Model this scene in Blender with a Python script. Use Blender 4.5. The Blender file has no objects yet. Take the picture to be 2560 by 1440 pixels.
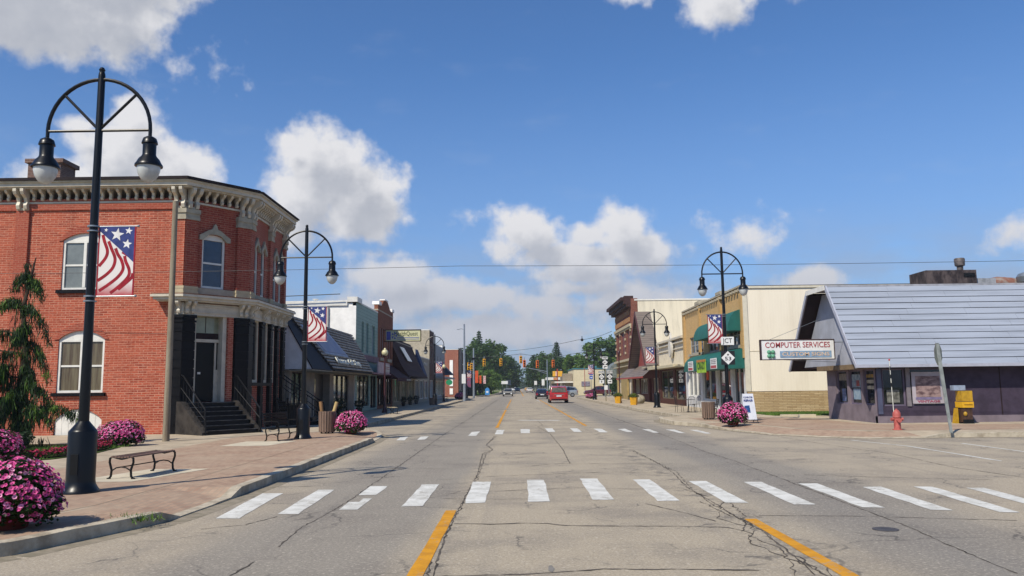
import bpy, math, random
from mathutils import Vector, Matrix
C = bpy.context.scene.collection
SC = bpy.context.scene
R = math.radians
# ---------------------------------------------------------------- camera
cam = bpy.data.cameras.new('camera'); co = bpy.data.objects.new('camera', cam); C.objects.link(co)
cam.sensor_width = 36; cam.lens = 36 * 2000 / 2560; cam.clip_start = .1; cam.clip_end = 5000
PITCH = math.atan(247/2000); ROLL = .012; YAW = .006
fw = Vector((-math.sin(YAW)*math.cos(PITCH), math.cos(YAW)*math.cos(PITCH), math.sin(PITCH)))
r0 = Vector((math.cos(YAW), math.sin(YAW), 0)); u0 = r0.cross(fw)
rr = math.cos(ROLL)*r0 - math.sin(ROLL)*u0; uu = math.sin(ROLL)*r0 + math.cos(ROLL)*u0
m = Matrix((rr, uu, -fw)).transposed().to_4x4(); m.translation = (0, 0, 1.75)
co.matrix_world = m; SC.camera = co
# ---------------------------------------------------------------- light
SUN_EL, SUN_AZ = 47, 38          # shadows run 38 degrees east of the street direction
sd = Vector((-math.sin(R(SUN_AZ))*math.cos(R(SUN_EL)), -math.cos(R(SUN_AZ))*math.cos(R(SUN_EL)), math.sin(R(SUN_EL))))
sl = bpy.data.lights.new('sun', 'SUN'); sl.energy = 4.8; sl.angle = R(.55); sl.color = (1, .92, .79)
so = bpy.data.objects.new('sun', sl); C.objects.link(so); so.rotation_euler = sd.to_track_quat('Z', 'Y').to_euler()
SC.view_settings.view_transform = 'Standard'; SC.view_settings.look = 'None'
SC.view_settings.exposure = 0.12; SC.view_settings.gamma = 1
SC.cycles.max_bounces = 6; SC.cycles.transparent_max_bounces = 8
def hexc(h):
    o = []
    for i in (0, 2, 4):
        v = int(h[i:i+2], 16)/255
        o.append(v/12.92 if v <= .04045 else ((v+.055)/1.055)**2.4)
    return (*o, 1)
# ---- sky with clouds
W = bpy.data.worlds.new('World'); SC.world = W; W.use_nodes = True
nt = W.node_tree; nt.nodes.clear()
def nd(t, typ, **kw):
    n = t.nodes.new(typ)
    for k, v in kw.items():
        if k[0] == '_': setattr(n, k[1:], v)
        else: n.inputs[int(k[1:]) if k[0] == 'i' and k[1:].isdigit() else k].default_value = v
    return n
def mth(t, op, a, b=None, clamp=False):
    n = t.nodes.new('ShaderNodeMath'); n.operation = op; n.use_clamp = clamp
    for i, x in enumerate((a, b)):
        if x is None: continue
        if isinstance(x, (int, float)): n.inputs[i].default_value = x
        else: t.links.new(x, n.inputs[i])
    return n.outputs[0]
def mrange(t, v, a, b, c=0, d=1, smooth=True):
    n = t.nodes.new('ShaderNodeMapRange'); n.interpolation_type = 'SMOOTHSTEP' if smooth else 'LINEAR'
    t.links.new(v, n.inputs[0])
    for i, x in enumerate((a, b, c, d)): n.inputs[i+1].default_value = x
    return n.outputs[0]
def mixc(t, f, a, b, blend='MIX'):
    n = t.nodes.new('ShaderNodeMix'); n.data_type = 'RGBA'; n.blend_type = blend
    for i, x in ((0, f), (6, a), (7, b)):
        if isinstance(x, (int, float, tuple)): n.inputs[i].default_value = x
        else: t.links.new(x, n.inputs[i])
    return n.outputs[2]
# blobs: azimuth, elevation, half-width, half-height (degrees), weight
BL = [(-27.2, 15.4, 3.0, 2.4, 1), (-24.2, 14.2, 3.2, 2.6, 1.05), (-29.6, 16.9, 1.3, .8, .7), (-26, 17.4, 2.0, 1.6, .9), (-30, 13.2, 3, 1.6, .8), (-19.4, 12.4, 3.0, 1.1, .5),
      (-13.8, 15.8, 3.4, 2.6, 1.1), (-11.2, 13.6, 3.4, 3.0, 1.15), (-15.2, 13.2, 2.8, 2.6, 1.05), (-16.2, 16.7, 1.3, 1.0, .8), (-11.4, 11.4, 2.8, 1.5, .75), (-16.0, 11.0, 2.4, 1.6, .8),
      (.9, 11.0, 2.5, 1.7, 1.05), (-.6, 9.9, 1.8, 1.1, .7), (7.7, 11.3, 1.9, 1.8, 1.05), (8.8, 9.4, 2.8, 1.6, 1), (4.6, 8.2, 3.6, 1.2, .85), (5.2, 10.6, 1.8, 1.0, .8),
      (16.0, 9.9, 3.2, 1.6, .36), (4.5, 6.9, 4.0, .9, .7), (-8.8, 7.7, 2.8, 1.3, 1), (-3.2, 6.2, 4.0, 1.2, .85), (-10.0, 9.3, 2.6, .6, .35),
      (-34, 23.6, 7.0, 3.2, 1.5), (-28.0, 23.6, 3.8, 2.6, 1.1), (-29, 26.4, 7, 2.4, 1.3), (-24, 21.4, 2.4, 1.2, .1),
      (15.4, 26.0, 2.8, 1.9, .85), (18.8, 26.8, 3.4, 1.3, .55), (8.6, 27.2, 2.6, 1.0, .4), (20.4, 6.8, 2.1, .8, .85), (32.8, 9.0, 2.4, 1.2, .45),
      (-34, 11.4, 2.4, 1.4, .9), (-2.4, 12.2, 1.6, .9, .26), (8.5, 4.8, 3, 1.0, .6), (6.2, 5.6, 2.0, .8, .7), (-1, 4.0, 8, 1.3, .8), (4, 9.3, 4.5, 1.1, .9), (-6.5, 6.6, 5, 1.4, .9), (9, 6.2, 5, 1.3, .7), (-11, 5.4, 4, 1.2, .8), (2, 5.6, 5, 1.2, .7)]
g = bpy.data.node_groups.new('cloud_field', 'ShaderNodeTree')
g.interface.new_socket('P', in_out='INPUT', socket_type='NodeSocketVector'); g.interface.new_socket('D', in_out='OUTPUT', socket_type='NodeSocketFloat')
gi = g.nodes.new('NodeGroupInput'); go = g.nodes.new('NodeGroupOutput')
nw = nd(g, 'ShaderNodeTexNoise', Scale=.18, Detail=3.0); g.links.new(gi.outputs[0], nw.inputs['Vector'])
wv = nd(g, 'ShaderNodeVectorMath', _operation='SUBTRACT', i1=(.5, .5, .5)); g.links.new(nw.outputs['Color'], wv.inputs[0])
ws = nd(g, 'ShaderNodeVectorMath', _operation='MULTIPLY', i1=(2.4, 1.8, 0)); g.links.new(wv.outputs[0], ws.inputs[0])
wa = nd(g, 'ShaderNodeVectorMath', _operation='ADD'); g.links.new(gi.outputs[0], wa.inputs[0]); g.links.new(ws.outputs[0], wa.inputs[1])
acc = None
for a_, e_, w_, h_, k_ in BL:
    s_ = nd(g, 'ShaderNodeVectorMath', _operation='SUBTRACT', i1=(a_, e_, 0)); g.links.new(wa.outputs[0], s_.inputs[0])
    d_ = nd(g, 'ShaderNodeVectorMath', _operation='MULTIPLY', i1=(1/w_, 1/h_, 0)); g.links.new(s_.outputs[0], d_.inputs[0])
    l_ = nd(g, 'ShaderNodeVectorMath', _operation='LENGTH'); g.links.new(d_.outputs[0], l_.inputs[0])
    v_ = mth(g, 'MULTIPLY', mth(g, 'SUBTRACT', 1.25, l_.outputs[1]), k_)
    if acc is None: acc = v_
    else:
        sm_ = g.nodes.new('ShaderNodeMath'); sm_.operation = 'SMOOTH_MAX'; sm_.inputs[2].default_value = .25
        g.links.new(acc, sm_.inputs[0]); g.links.new(v_, sm_.inputs[1]); acc = sm_.outputs[0]
n1 = nd(g, 'ShaderNodeTexNoise', Scale=.55, Detail=7.0, Roughness=.55); g.links.new(gi.outputs[0], n1.inputs['Vector'])
acc = mth(g, 'ADD', acc, mth(g, 'MULTIPLY', mth(g, 'SUBTRACT', n1.outputs['Fac'], .5), 1.45))
g.links.new(acc, go.inputs[0])
tc = nd(nt, 'ShaderNodeTexCoord'); sp = nd(nt, 'ShaderNodeSeparateXYZ'); nt.links.new(tc.outputs['Generated'], sp.inputs[0])
az = mth(nt, 'MULTIPLY', mth(nt, 'ARCTAN2', sp.outputs[0], sp.outputs[1]), 57.29578)
el = mth(nt, 'MULTIPLY', mth(nt, 'ARCSINE', sp.outputs[2]), 57.29578)
cb = nd(nt, 'ShaderNodeCombineXYZ'); nt.links.new(az, cb.inputs[0]); nt.links.new(el, cb.inputs[1])
def field(off):
    ad = nd(nt, 'ShaderNodeVectorMath', _operation='ADD', i1=off); nt.links.new(cb.outputs[0], ad.inputs[0])
    gg = nt.nodes.new('ShaderNodeGroup'); gg.node_tree = g; nt.links.new(ad.outputs[0], gg.inputs[0]); return gg.outputs[0]
f0, f1 = field((0, 0, 0)), field((-.9, 1.5, 0))
cover = mrange(nt, f0, .0, .62)
thick = mrange(nt, f1, .15, 1.2)
sky = nd(nt, 'ShaderNodeTexSky', _sky_type='NISHITA', _sun_disc=False)
sky.sun_elevation = R(SUN_EL); sky.sun_rotation = R(180 + SUN_AZ); sky.altitude = 200; sky.air_density = 1.0; sky.dust_density = .6; sky.ozone_density = 2.0
sky_s = mixc(nt, 1.0, sky.outputs[0], (.064, .094, .128, 1), 'MULTIPLY')
n2 = nd(nt, 'ShaderNodeTexNoise', Scale=.55, Detail=6.0, Roughness=.55); nt.links.new(cb.outputs[0], n2.inputs['Vector'])
lum = mth(nt, 'ADD', mth(nt, 'MULTIPLY', mth(nt, 'SUBTRACT', 1.0, thick), .8), mth(nt, 'MULTIPLY', n2.outputs['Fac'], .5), True)
ccol = mixc(nt, lum, (.34, .37, .44, 1), (.72, .72, .745, 1))
ccol = mixc(nt, mrange(nt, el, 13, 4, 0, .75), ccol, (.41, .44, .52, 1))
# low veil of grey cloud towards the horizon
n3 = nd(nt, 'ShaderNodeTexNoise', Scale=.16, Detail=5.0, Roughness=.55)
st = nd(nt, 'ShaderNodeVectorMath', _operation='MULTIPLY', i1=(1, 2.6, 1)); nt.links.new(cb.outputs[0], st.inputs[0]); nt.links.new(st.outputs[0], n3.inputs['Vector'])
veil = mth(nt, 'MULTIPLY', mrange(nt, el, 13, 2, 0, .95), mrange(nt, n3.outputs['Fac'], .3, .62))
c0 = mixc(nt, mrange(nt, el, 24, 4, 0, .45), sky_s, (.24, .34, .56, 1))
c1 = mixc(nt, veil, c0, (.31, .36, .47, 1))
wisp = mth(nt, 'MULTIPLY', mrange(nt, n3.outputs['Fac'], .55, .85), .12)
c1 = mixc(nt, wisp, c1, (.5, .54, .62, 1))
c2 = mixc(nt, cover, c1, ccol)
bg = nd(nt, 'ShaderNodeBackground', Strength=1.0); nt.links.new(c2, bg.inputs[0])
wo = nd(nt, 'ShaderNodeOutputWorld'); nt.links.new(bg.outputs[0], wo.inputs[0])
W.cycles.sampling_method = 'MANUAL'; W.cycles.sample_map_resolution = 512
# ---------------------------------------------------------------- materials
MATS = {}
def M(name, col, rough=.7, var=.12, scale=4.0, metal=0.0, spec=.5, bump=0.0, bscale=None, col2=None, streak=None, coat=0.0, ior=None, trans=0.0):
    """plain surface with irregular tone: two colours mixed by noise, a finer noise for wear and bump"""
    if name in MATS: return MATS[name]
    m = bpy.data.materials.new(name); m.use_nodes = True; t = m.node_tree; b = t.nodes['Principled BSDF']
    c = hexc(col); d = hexc(col2) if col2 else tuple(x*(1-var*2.2) for x in c[:3])+(1,)
    tc = nd(t, 'ShaderNodeTexCoord'); src = tc.outputs['Object']
    if streak:
        v = nd(t, 'ShaderNodeVectorMath', _operation='MULTIPLY', i1=streak); t.links.new(src, v.inputs[0]); src = v.outputs[0]
    n = nd(t, 'ShaderNodeTexNoise', Scale=scale, Detail=6.0, Roughness=.62); t.links.new(src, n.inputs['Vector'])
    f = mrange(t, n.outputs['Fac'], .36, .68)
    t.links.new(mixc(t, f, c, d), b.inputs['Base Color'])
    b.inputs['Roughness'].default_value = rough; b.inputs['Metallic'].default_value = metal
    b.inputs['Specular IOR Level'].default_value = min(spec, .18) if rough >= .7 else spec; b.inputs['Coat Weight'].default_value = coat
    if ior: b.inputs['IOR'].default_value = ior
    if trans: b.inputs['Transmission Weight'].default_value = trans
    if bump:
        bm = nd(t, 'ShaderNodeBump', Strength=bump, Distance=.02)
        n2 = nd(t, 'ShaderNodeTexNoise', Scale=bscale or scale*6, Detail=4.0); t.links.new(tc.outputs['Object'], n2.inputs['Vector'])
        t.links.new(n2.outputs['Fac'], bm.inputs['Height']); t.links.new(bm.outputs[0], b.inputs['Normal'])
    MATS[name] = m; return m
def brickM(name, c1, c2, mortar, stretch=1.0, bw=.22, rh=.078, ms=.012, floor=False, bump=.5, blotch=None):
    if name in MATS: return MATS[name]
    m = bpy.data.materials.new(name); m.use_nodes = True; t = m.node_tree; b = t.nodes['Principled BSDF']
    tc = nd(t, 'ShaderNodeTexCoord'); s = nd(t, 'ShaderNodeSeparateXYZ'); t.links.new(tc.outputs['Object'], s.inputs[0])
    cbn = nd(t, 'ShaderNodeCombineXYZ')
    if floor:
        t.links.new(s.outputs[1], cbn.inputs[0]); t.links.new(s.outputs[0], cbn.inputs[1])
    else:
        t.links.new(mth(t, 'MULTIPLY', mth(t, 'ADD', s.outputs[0], s.outputs[1]), stretch), cbn.inputs[0]); t.links.new(s.outputs[2], cbn.inputs[1])
    n0 = nd(t, 'ShaderNodeTexNoise', Scale=1.1, Detail=3.0); t.links.new(tc.outputs['Object'], n0.inputs['Vector'])
    wob = nd(t, 'ShaderNodeVectorMath', _operation='MULTIPLY', i1=(.03, .035, 0)); t.links.new(n0.outputs['Color'], wob.inputs[0])
    ad = nd(t, 'ShaderNodeVectorMath', _operation='ADD'); t.links.new(cbn.outputs[0], ad.inputs[0]); t.links.new(wob.outputs[0], ad.inputs[1])
    k = nd(t, 'ShaderNodeTexBrick', Scale=1.0); t.links.new(ad.outputs[0], k.inputs['Vector'])
    k.inputs['Brick Width'].default_value = bw; k.inputs['Row Height'].default_value = rh; k.inputs['Mortar Size'].default_value = ms
    k.inputs['Mortar Smooth'].default_value = .3; k.inputs['Bias'].default_value = -.1
    k.inputs['Color1'].default_value = hexc(c1); k.inputs['Color2'].default_value = hexc(c2); k.inputs['Mortar'].default_value = hexc(mortar)
    n = nd(t, 'ShaderNodeTexNoise', Scale=.9, Detail=7.0, Roughness=.65); t.links.new(tc.outputs['Object'], n.inputs['Vector'])
    f = mrange(t, n.outputs['Fac'], .35, .7, 0, .55)
    colr = mixc(t, f, k.outputs['Color'], hexc(blotch or c2))
    vs = nd(t, 'ShaderNodeVectorMath', _operation='MULTIPLY', i1=(2.2, 2.2, .16)); t.links.new(tc.outputs['Object'], vs.inputs[0]); n6 = nd(t, 'ShaderNodeTexNoise', Scale=1.2, Detail=6.0, Roughness=.7); t.links.new(vs.outputs[0], n6.inputs['Vector'])
    if not floor: colr = mixc(t, mrange(t, n6.outputs['Fac'], .5, .75, 0, .38), colr, tuple(x*.45 for x in hexc(c2)[:3])+(1,))
    n4 = nd(t, 'ShaderNodeTexNoise', Scale=14.0, Detail=3.0); t.links.new(tc.outputs['Object'], n4.inputs['Vector'])
    st_ = nd(t, 'ShaderNodeVectorMath', _operation='MULTIPLY', i1=(1, 1, 9)); t.links.new(tc.outputs['Object'], st_.inputs[0])
    n5 = nd(t, 'ShaderNodeTexNoise', Scale=1.6, Detail=5.0, Roughness=.7); t.links.new(st_.outputs[0], n5.inputs['Vector'])
    if not floor: colr = mixc(t, mrange(t, n5.outputs['Fac'], .45, .7, 0, .5), colr, hexc(c2))
    colr = mixc(t, mrange(t, n4.outputs['Fac'], .4, .75, 0, .35), colr, hexc(mortar))
    t.links.new(colr, b.inputs['Base Color']); b.inputs['Roughness'].default_value = .88; b.inputs['Specular IOR Level'].default_value = .2
    bm = nd(t, 'ShaderNodeBump', Strength=bump, Distance=.015, _invert=True); t.links.new(k.outputs['Fac'], bm.inputs['Height']); t.links.new(bm.outputs[0], b.inputs['Normal'])
    MATS[name] = m; return m
def sidingM(name, col, pitch, axis=2, depth=.3, dark=.5, col2=None, bump=.6):
    """boards or corrugation: a wave of narrow dark joints every pitch metres along an axis (2 = z, 0 = along the wall)"""
    if name in MATS: return MATS[name]
    m = bpy.data.materials.new(name); m.use_nodes = True; t = m.node_tree; b = t.nodes['Principled BSDF']
    tc = nd(t, 'ShaderNodeTexCoord'); s = nd(t, 'ShaderNodeSeparateXYZ'); t.links.new(tc.outputs['Object'], s.inputs[0])
    v = s.outputs[2] if axis == 2 else mth(t, 'ADD', s.outputs[0], s.outputs[1])
    fr = mth(t, 'FRACT', mth(t, 'DIVIDE', v, pitch))
    j = mrange(t, mth(t, 'ABSOLUTE', mth(t, 'SUBTRACT', fr, .5)), .5-depth/2, .5, 0, 1)
    n = nd(t, 'ShaderNodeTexNoise', Scale=.8, Detail=7.0, Roughness=.65)
    vv = nd(t, 'ShaderNodeVectorMath', _operation='MULTIPLY', i1=(2, 2, .35) if axis != 2 else (.6, .6, 3)); t.links.new(tc.outputs['Object'], vv.inputs[0]); t.links.new(vv.outputs[0], n.inputs['Vector'])
    c = hexc(col); d = hexc(col2) if col2 else tuple(x*.78 for x in c[:3])+(1,)
    base = mixc(t, mrange(t, n.outputs['Fac'], .4, .75), c, d)
    t.links.new(mixc(t, mth(t, 'MULTIPLY', j, dark), base, tuple(x*.25 for x in c[:3])+(1,)), b.inputs['Base Color'])
    b.inputs['Roughness'].default_value = .6
    bm = nd(t, 'ShaderNodeBump', Strength=bump, Distance=.02, _invert=True); t.links.new(j, bm.inputs['Height']); t.links.new(bm.outputs[0], b.inputs['Normal'])
    MATS[name] = m; return m
def leafM(name, c1, c2, tr=.25):
    if name in MATS: return MATS[name]
    m = bpy.data.materials.new(name); m.use_nodes = True; t = m.node_tree; b = t.nodes['Principled BSDF']
    tc = nd(t, 'ShaderNodeTexCoord'); n = nd(t, 'ShaderNodeTexNoise', Scale=1.6, Detail=5.0, Roughness=.7); t.links.new(tc.outputs['Object'], n.inputs['Vector'])
    cc = mixc(t, mrange(t, n.outputs['Fac'], .35, .65), hexc(c1), hexc(c2)); t.links.new(cc, b.inputs['Base Color'])
    b.inputs['Roughness'].default_value = .55; b.inputs['Specular IOR Level'].default_value = .25
    if tr:
        tl = nd(t, 'ShaderNodeBsdfTranslucent'); t.links.new(cc, tl.inputs[0]); mx = nd(t, 'ShaderNodeMixShader', Fac=tr)
        t.links.new(b.outputs[0], mx.inputs[1]); t.links.new(tl.outputs[0], mx.inputs[2]); t.links.new(mx.outputs[0], t.nodes['Material Output'].inputs[0])
    MATS[name] = m; return m
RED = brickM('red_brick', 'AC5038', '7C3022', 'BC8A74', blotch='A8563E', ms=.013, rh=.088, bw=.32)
REDC = brickM('red_brick_corner_shaded', '9A4536', '782C23', 'A5735F', stretch=.711, blotch='8A3A2C', ms=.014, rh=.088, bw=.32)  # chamfer: same brick with its shade put into a darker colour
REDF = brickM('red_brick_front_shaded', '9A4536', '782C23', 'B0826F', blotch='8A3A2C', ms=.016, rh=.088)  # street front: darker copy of the brick, shade included in the colour
YEL = brickM('yellow_brick', 'C4A068', 'AE8A56', 'BDA680', blotch='C09C66')
BRN = brickM('brown_brick', '8A5238', '6F3E2B', '84604E')
ORG = brickM('orange_brick', '9E5E48', '85493A', '9A7462')
STONE = brickM('stone_veneer', 'C6B08A', 'A68C66', '8A7352', bw=.5, rh=.09, ms=.014, blotch='B49C74')
PAVE = brickM('brick_pavers', 'A68A74', '8E7260', '8A7C6C', bw=.2, rh=.1, ms=.009, floor=True, bump=.3, blotch='AC9A84')
CREAMM = M('cream_paint', 'D9CDB4', .6, .08, 2, bump=.1)
TRIM = M('stone_trim', 'A79F8C', .8, .12, 3, bump=.2)
TRIMW = M('cream_trim', 'C4BBA8', .55, .1, 3, bump=.1)
WHITE = M('white_paint', 'DAD8D0', .5, .06, 3)
OFFW = M('offwhite_panel', 'F2F0EA', .6, .07, 1.2)
GLASS = M('dark_glass', '2A3036', .03, .3, .8, metal=.45, spec=.9, col2='14181C')
GLASSB = M('blue_glass', '24374F', .04, .2, 1.2, spec=.8)
BLIND = M('blind_behind_glass', '6E7264', .12, .12, 1.4, spec=.8, streak=(5, 5, .6), col2='5A5F55')
CURT = M('curtain_behind_glass', '69604A', .15, .2, 1.3, spec=.7, streak=(7, 7, .5), col2='4A3B2C')
BLACKP = M('black_paint', '060709', .34, .1, 4, spec=.35, bump=.03)
BLACKC = M('black_cast_iron', '0E0F11', .45, .1, 5, spec=.25, bump=.1)
CHAR = M('charcoal_paint', '0E0E12', .5, .2, 3, spec=.14, bump=.08)
CONC = M('concrete', 'B0A28C', .9, .12, 1.6, bump=.25, bscale=40)
CONCL = M('pale_concrete', 'C2B8A2', .9, .1, 1.6, bump=.2, bscale=40)
WOODG = M('grey_wood', '8B8378', .85, .18, 2, streak=(6, 6, .4), bump=.2)
WOODB = M('brown_slats', '7B675A', .75, .15, 3, streak=(3, 3, .5), bump=.1)
RUST = M('rusted_metal', '2C2628', .7, .3, 2.2, col2='5A504E', bump=.3, streak=(2, 2, .8))
GALV = M('galvanised_steel', '8E959A', .4, .1, 3, metal=.6)
SHING = sidingM('dark_shingles', '2E3038', .17, dark=.75, depth=.3, col2='3A3A40')
SHAKE = sidingM('brown_shakes', '75695F', .2, dark=.8, depth=.35, col2='5D534B')
SLATR = sidingM('slatted_grey_roof', '5A5856', .19, dark=.85, depth=.5, col2='4A4846')
MARO = M('maroon_roof', '3A1713', .8, .15, 2, bump=.3)
LAV = M('lavender_grey_panel', '9298A8', .55, .06, 1.0, bump=.1)
GREY = M('mid_grey_panel', '75777D', .6, .1, 1.0)
PURP = M('purple_block_shaded', '423948', .8, .15, 2, bump=.15)  # front wall: eave shade is painted in as a darker purple
PURPL = M('purple_block_lit', '7A6F76', .8, .12, 2, bump=.15)  # same block painted in its sunlit tone, for side wall and plinth
DKBRN = M('dark_brown_soffit', '2A1D1E', .8, .15, 2)
GREENC = M('green_canvas', '0F5C52', .6, .12, 2, bump=.1)
REDP = M('red_vehicle_paint', 'A81C18', .18, .05, 2, spec=.6, coat=.8)
# ---------------------------------------------------------------- mesh helpers
WL = {}
class Fr:
    """wall frame: s runs along the wall, d stands out of it, z is up"""
    def __init__(s, ox, oy, ang): s.o = (ox, oy); s.u = (math.cos(R(ang)), math.sin(R(ang))); s.n = (s.u[1], -s.u[0]); s.ang = ang
    def w(s, a, d, z): return (s.o[0]+s.u[0]*a+s.n[0]*d, s.o[1]+s.u[1]*a+s.n[1]*d, z)
class MB:
    def __init__(s, fr=None): s.v = []; s.f = []; s.mi = []; s.fr = fr; s.m = 0
    def pt(s, p):
        s.v.append(s.fr.w(*p) if s.fr else tuple(p)); return len(s.v)-1
    def face(s, pts): s.f.append([s.pt(p) for p in pts]); s.mi.append(s.m)
    def fi(s, idx): s.f.append(list(idx)); s.mi.append(s.m)
    def box(s, x0, x1, y0, y1, z0, z1):
        i = [s.pt(p) for p in ((x0,y0,z0),(x1,y0,z0),(x1,y1,z0),(x0,y1,z0),(x0,y0,z1),(x1,y0,z1),(x1,y1,z1),(x0,y1,z1))]
        for q in ((0,3,2,1),(4,5,6,7),(0,1,5,4),(1,2,6,5),(2,3,7,6),(3,0,4,7)): s.fi([i[k] for k in q])
        return s
    def hexa(s, P):
        i = [s.pt(p) for p in P]
        for q in ((0,3,2,1),(4,5,6,7),(0,1,5,4),(1,2,6,5),(2,3,7,6),(3,0,4,7)): s.fi([i[k] for k in q])
        return s
    def slab(s, poly, vec):
        """a polygon (any plane) pushed along vec"""
        a = [s.pt(p) for p in poly]; b = [s.pt(tuple(p[k]+vec[k] for k in range(3))) for p in poly]; n = len(a)
        s.fi(a[::-1]); s.fi(b)
        for k in range(n): s.fi((a[k], a[(k+1) % n], b[(k+1) % n], b[k]))
        return s
    def cyl(s, p0, p1, r0, r1=None, n=10):
        r1 = r0 if r1 is None else r1; p0, p1 = Vector(p0), Vector(p1); d = (p1-p0)
        q = d.to_track_quat('Z', 'Y'); A = []; B = []
        for k in range(n):
            a = 2*math.pi*k/n; e = q @ Vector((math.cos(a), math.sin(a), 0))
            A.append(s.pt(p0+e*r0)); B.append(s.pt(p1+e*r1))
        for k in range(n): s.fi((A[k], A[(k+1) % n], B[(k+1) % n], B[k]))
        s.fi(A[::-1]); s.fi(B); return s
    def tube(s, pts, r, n=8):
        P = [Vector(p) for p in pts]; rings = []
        rs = r if isinstance(r, (list, tuple)) else [r]*len(P); ref = None
        for i, p in enumerate(P):
            t = (P[min(i+1, len(P)-1)]-P[max(i-1, 0)]).normalized()
            if ref is None: ref = t.orthogonal().normalized()
            ref = (ref-t*ref.dot(t)).normalized(); b = t.cross(ref)
            rings.append([s.pt(p+(ref*math.cos(2*math.pi*k/n)+b*math.sin(2*math.pi*k/n))*rs[i]) for k in range(n)])
        for i in range(len(P)-1):
            for k in range(n): s.fi((rings[i][k], rings[i][(k+1) % n], rings[i+1][(k+1) % n], rings[i+1][k]))
        s.fi(rings[0][::-1]); s.fi(rings[-1]); return s
    def lathe(s, prof, c=(0, 0, 0), n=16):
        rings = [[s.pt((c[0]+r*math.cos(2*math.pi*k/n), c[1]+r*math.sin(2*math.pi*k/n), c[2]+z)) for k in range(n)] for r, z in prof]
        for i in range(len(prof)-1):
            for k in range(n): s.fi((rings[i][k], rings[i][(k+1) % n], rings[i+1][(k+1) % n], rings[i+1][k]))
        s.fi(rings[0][::-1]); s.fi(rings[-1]); return s
    def ball(s, c, r, n=10, sz=1.0):
        return s.lathe([(max(.001, r*math.sin(math.pi*i/n)), -r*sz*math.cos(math.pi*i/n)) for i in range(n+1)], c, n+2)
    def build(s, name, mats, parent=None, smooth=False, label=None):
        if not isinstance(mats, (list, tuple)): mats = [mats]
        b = WL.get(parent.name, Vector((0, 0, 0))) if parent else Vector((0, 0, 0))
        me = bpy.data.meshes.new(name)
        me.from_pydata([(x-b[0], y-b[1], z-b[2]) for x, y, z in s.v], [], s.f)
        for mt in mats: me.materials.append(mt)
        if len(mats) > 1: me.polygons.foreach_set('material_index', s.mi)
        import bmesh
        bm = bmesh.new(); bm.from_mesh(me); bmesh.ops.recalc_face_normals(bm, faces=bm.faces); bm.to_mesh(me); bm.free()
        if smooth: me.shade_smooth(); me.set_sharp_from_angle(angle=R(38))
        o = bpy.data.objects.new(name, me); C.objects.link(o)
        if parent: o.parent = parent; WL[o.name] = b
        if label: o['label'] = label
        return o
def tag(o, label, cat, group=None):
    o['label'] = label; o['category'] = cat
    if group: o['group'] = group
    return o
def thing(name, label, cat, loc=(0, 0, 0), group=None, rotz=0):
    o = bpy.data.objects.new(name, None); C.objects.link(o); o.location = loc; o.rotation_euler = (0, 0, rotz)
    o.empty_display_size = .2; WL[o.name] = Vector(loc); return tag(o, label, cat, group)
def proto(name, label, cat, group=None):
    o = bpy.data.objects.new(name, None); C.objects.link(o); WL[o.name] = Vector((0, 0, 0)); return tag(o, label, cat, group)
def kids(o): return [c for c in ALLK.get(o.name, [])] if False else list(o.children)
def dup(root, loc, rotz=0, label=None, scale=None):
    r = root.copy(); C.objects.link(r); r.location = loc; r.rotation_euler = (0, 0, rotz)
    if scale: r.scale = scale if isinstance(scale, tuple) else (scale,)*3
    if label: r['label'] = label
    for ch in list(root.children):
        c = ch.copy(); C.objects.link(c); c.parent = r
        for g_ in list(ch.children):
            d = g_.copy(); C.objects.link(d); d.parent = c
    WL[r.name] = Vector(loc); return r
def place(root, loc, rotz=0, label=None, scale=None):
    root.location = loc; root.rotation_euler = (0, 0, rotz)
    if scale: root.scale = scale if isinstance(scale, tuple) else (scale,)*3
    if label: root['label'] = label
    return root
def struct(o): o['kind'] = 'structure'; return o
def stuff(o): o['kind'] = 'stuff'; return o
def text(parent, body, loc, size, mat, rot=(90, 0, 0), width=None, name='lettering', ext=.004, bold=.0):
    cu = bpy.data.curves.new(name, 'FONT'); cu.body = body; cu.size = size; cu.extrude = ext; cu.align_x = 'CENTER'; cu.align_y = 'CENTER'; cu.offset = bold; cu.resolution_u = 3
    t_ = bpy.data.objects.new('temp_text', cu); C.objects.link(t_); bpy.context.view_layer.update()
    me = bpy.data.meshes.new_from_object(t_.evaluated_get(bpy.context.evaluated_depsgraph_get())); bpy.data.objects.remove(t_)
    me.materials.clear(); me.materials.append(mat); me.name = name
    xs = [v.co.x for v in me.vertices]; k = width/max(max(xs)-min(xs), .001) if width else 1
    for v in me.vertices: v.co.x *= k
    o = bpy.data.objects.new(name, me); C.objects.link(o)
    b = WL.get(parent.name, Vector((0, 0, 0))); o.parent = parent; o.location = Vector(loc)-b; o.rotation_euler = tuple(R(a) for a in rot)
    return o
def wall(mb, s0, s1, z0, z1, holes=(), d=0.0, t=.22):
    """outer skin of a wall with rectangular openings and their reveals"""
    S = sorted({s0, s1, *[h[0] for h in holes], *[h[1] for h in holes]}); Z = sorted({z0, z1, *[h[2] for h in holes], *[h[3] for h in holes]})
    for a, b in zip(S, S[1:]):
        for c_, e in zip(Z, Z[1:]):
            if not any(h[0] <= (a+b)/2 <= h[1] and h[2] <= (c_+e)/2 <= h[3] for h in holes):
                mb.face(((a, d, c_), (b, d, c_), (b, d, e), (a, d, e)))
    for h in holes:
        a, b, c_, e = h
        for p, q in (((a, c_), (a, e)), ((a, e), (b, e)), ((b, e), (b, c_)), ((b, c_), (a, c_))):
            mb.face(((p[0], d, p[1]), (q[0], d, q[1]), (q[0], d-t, q[1]), (p[0], d-t, p[1])))
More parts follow.
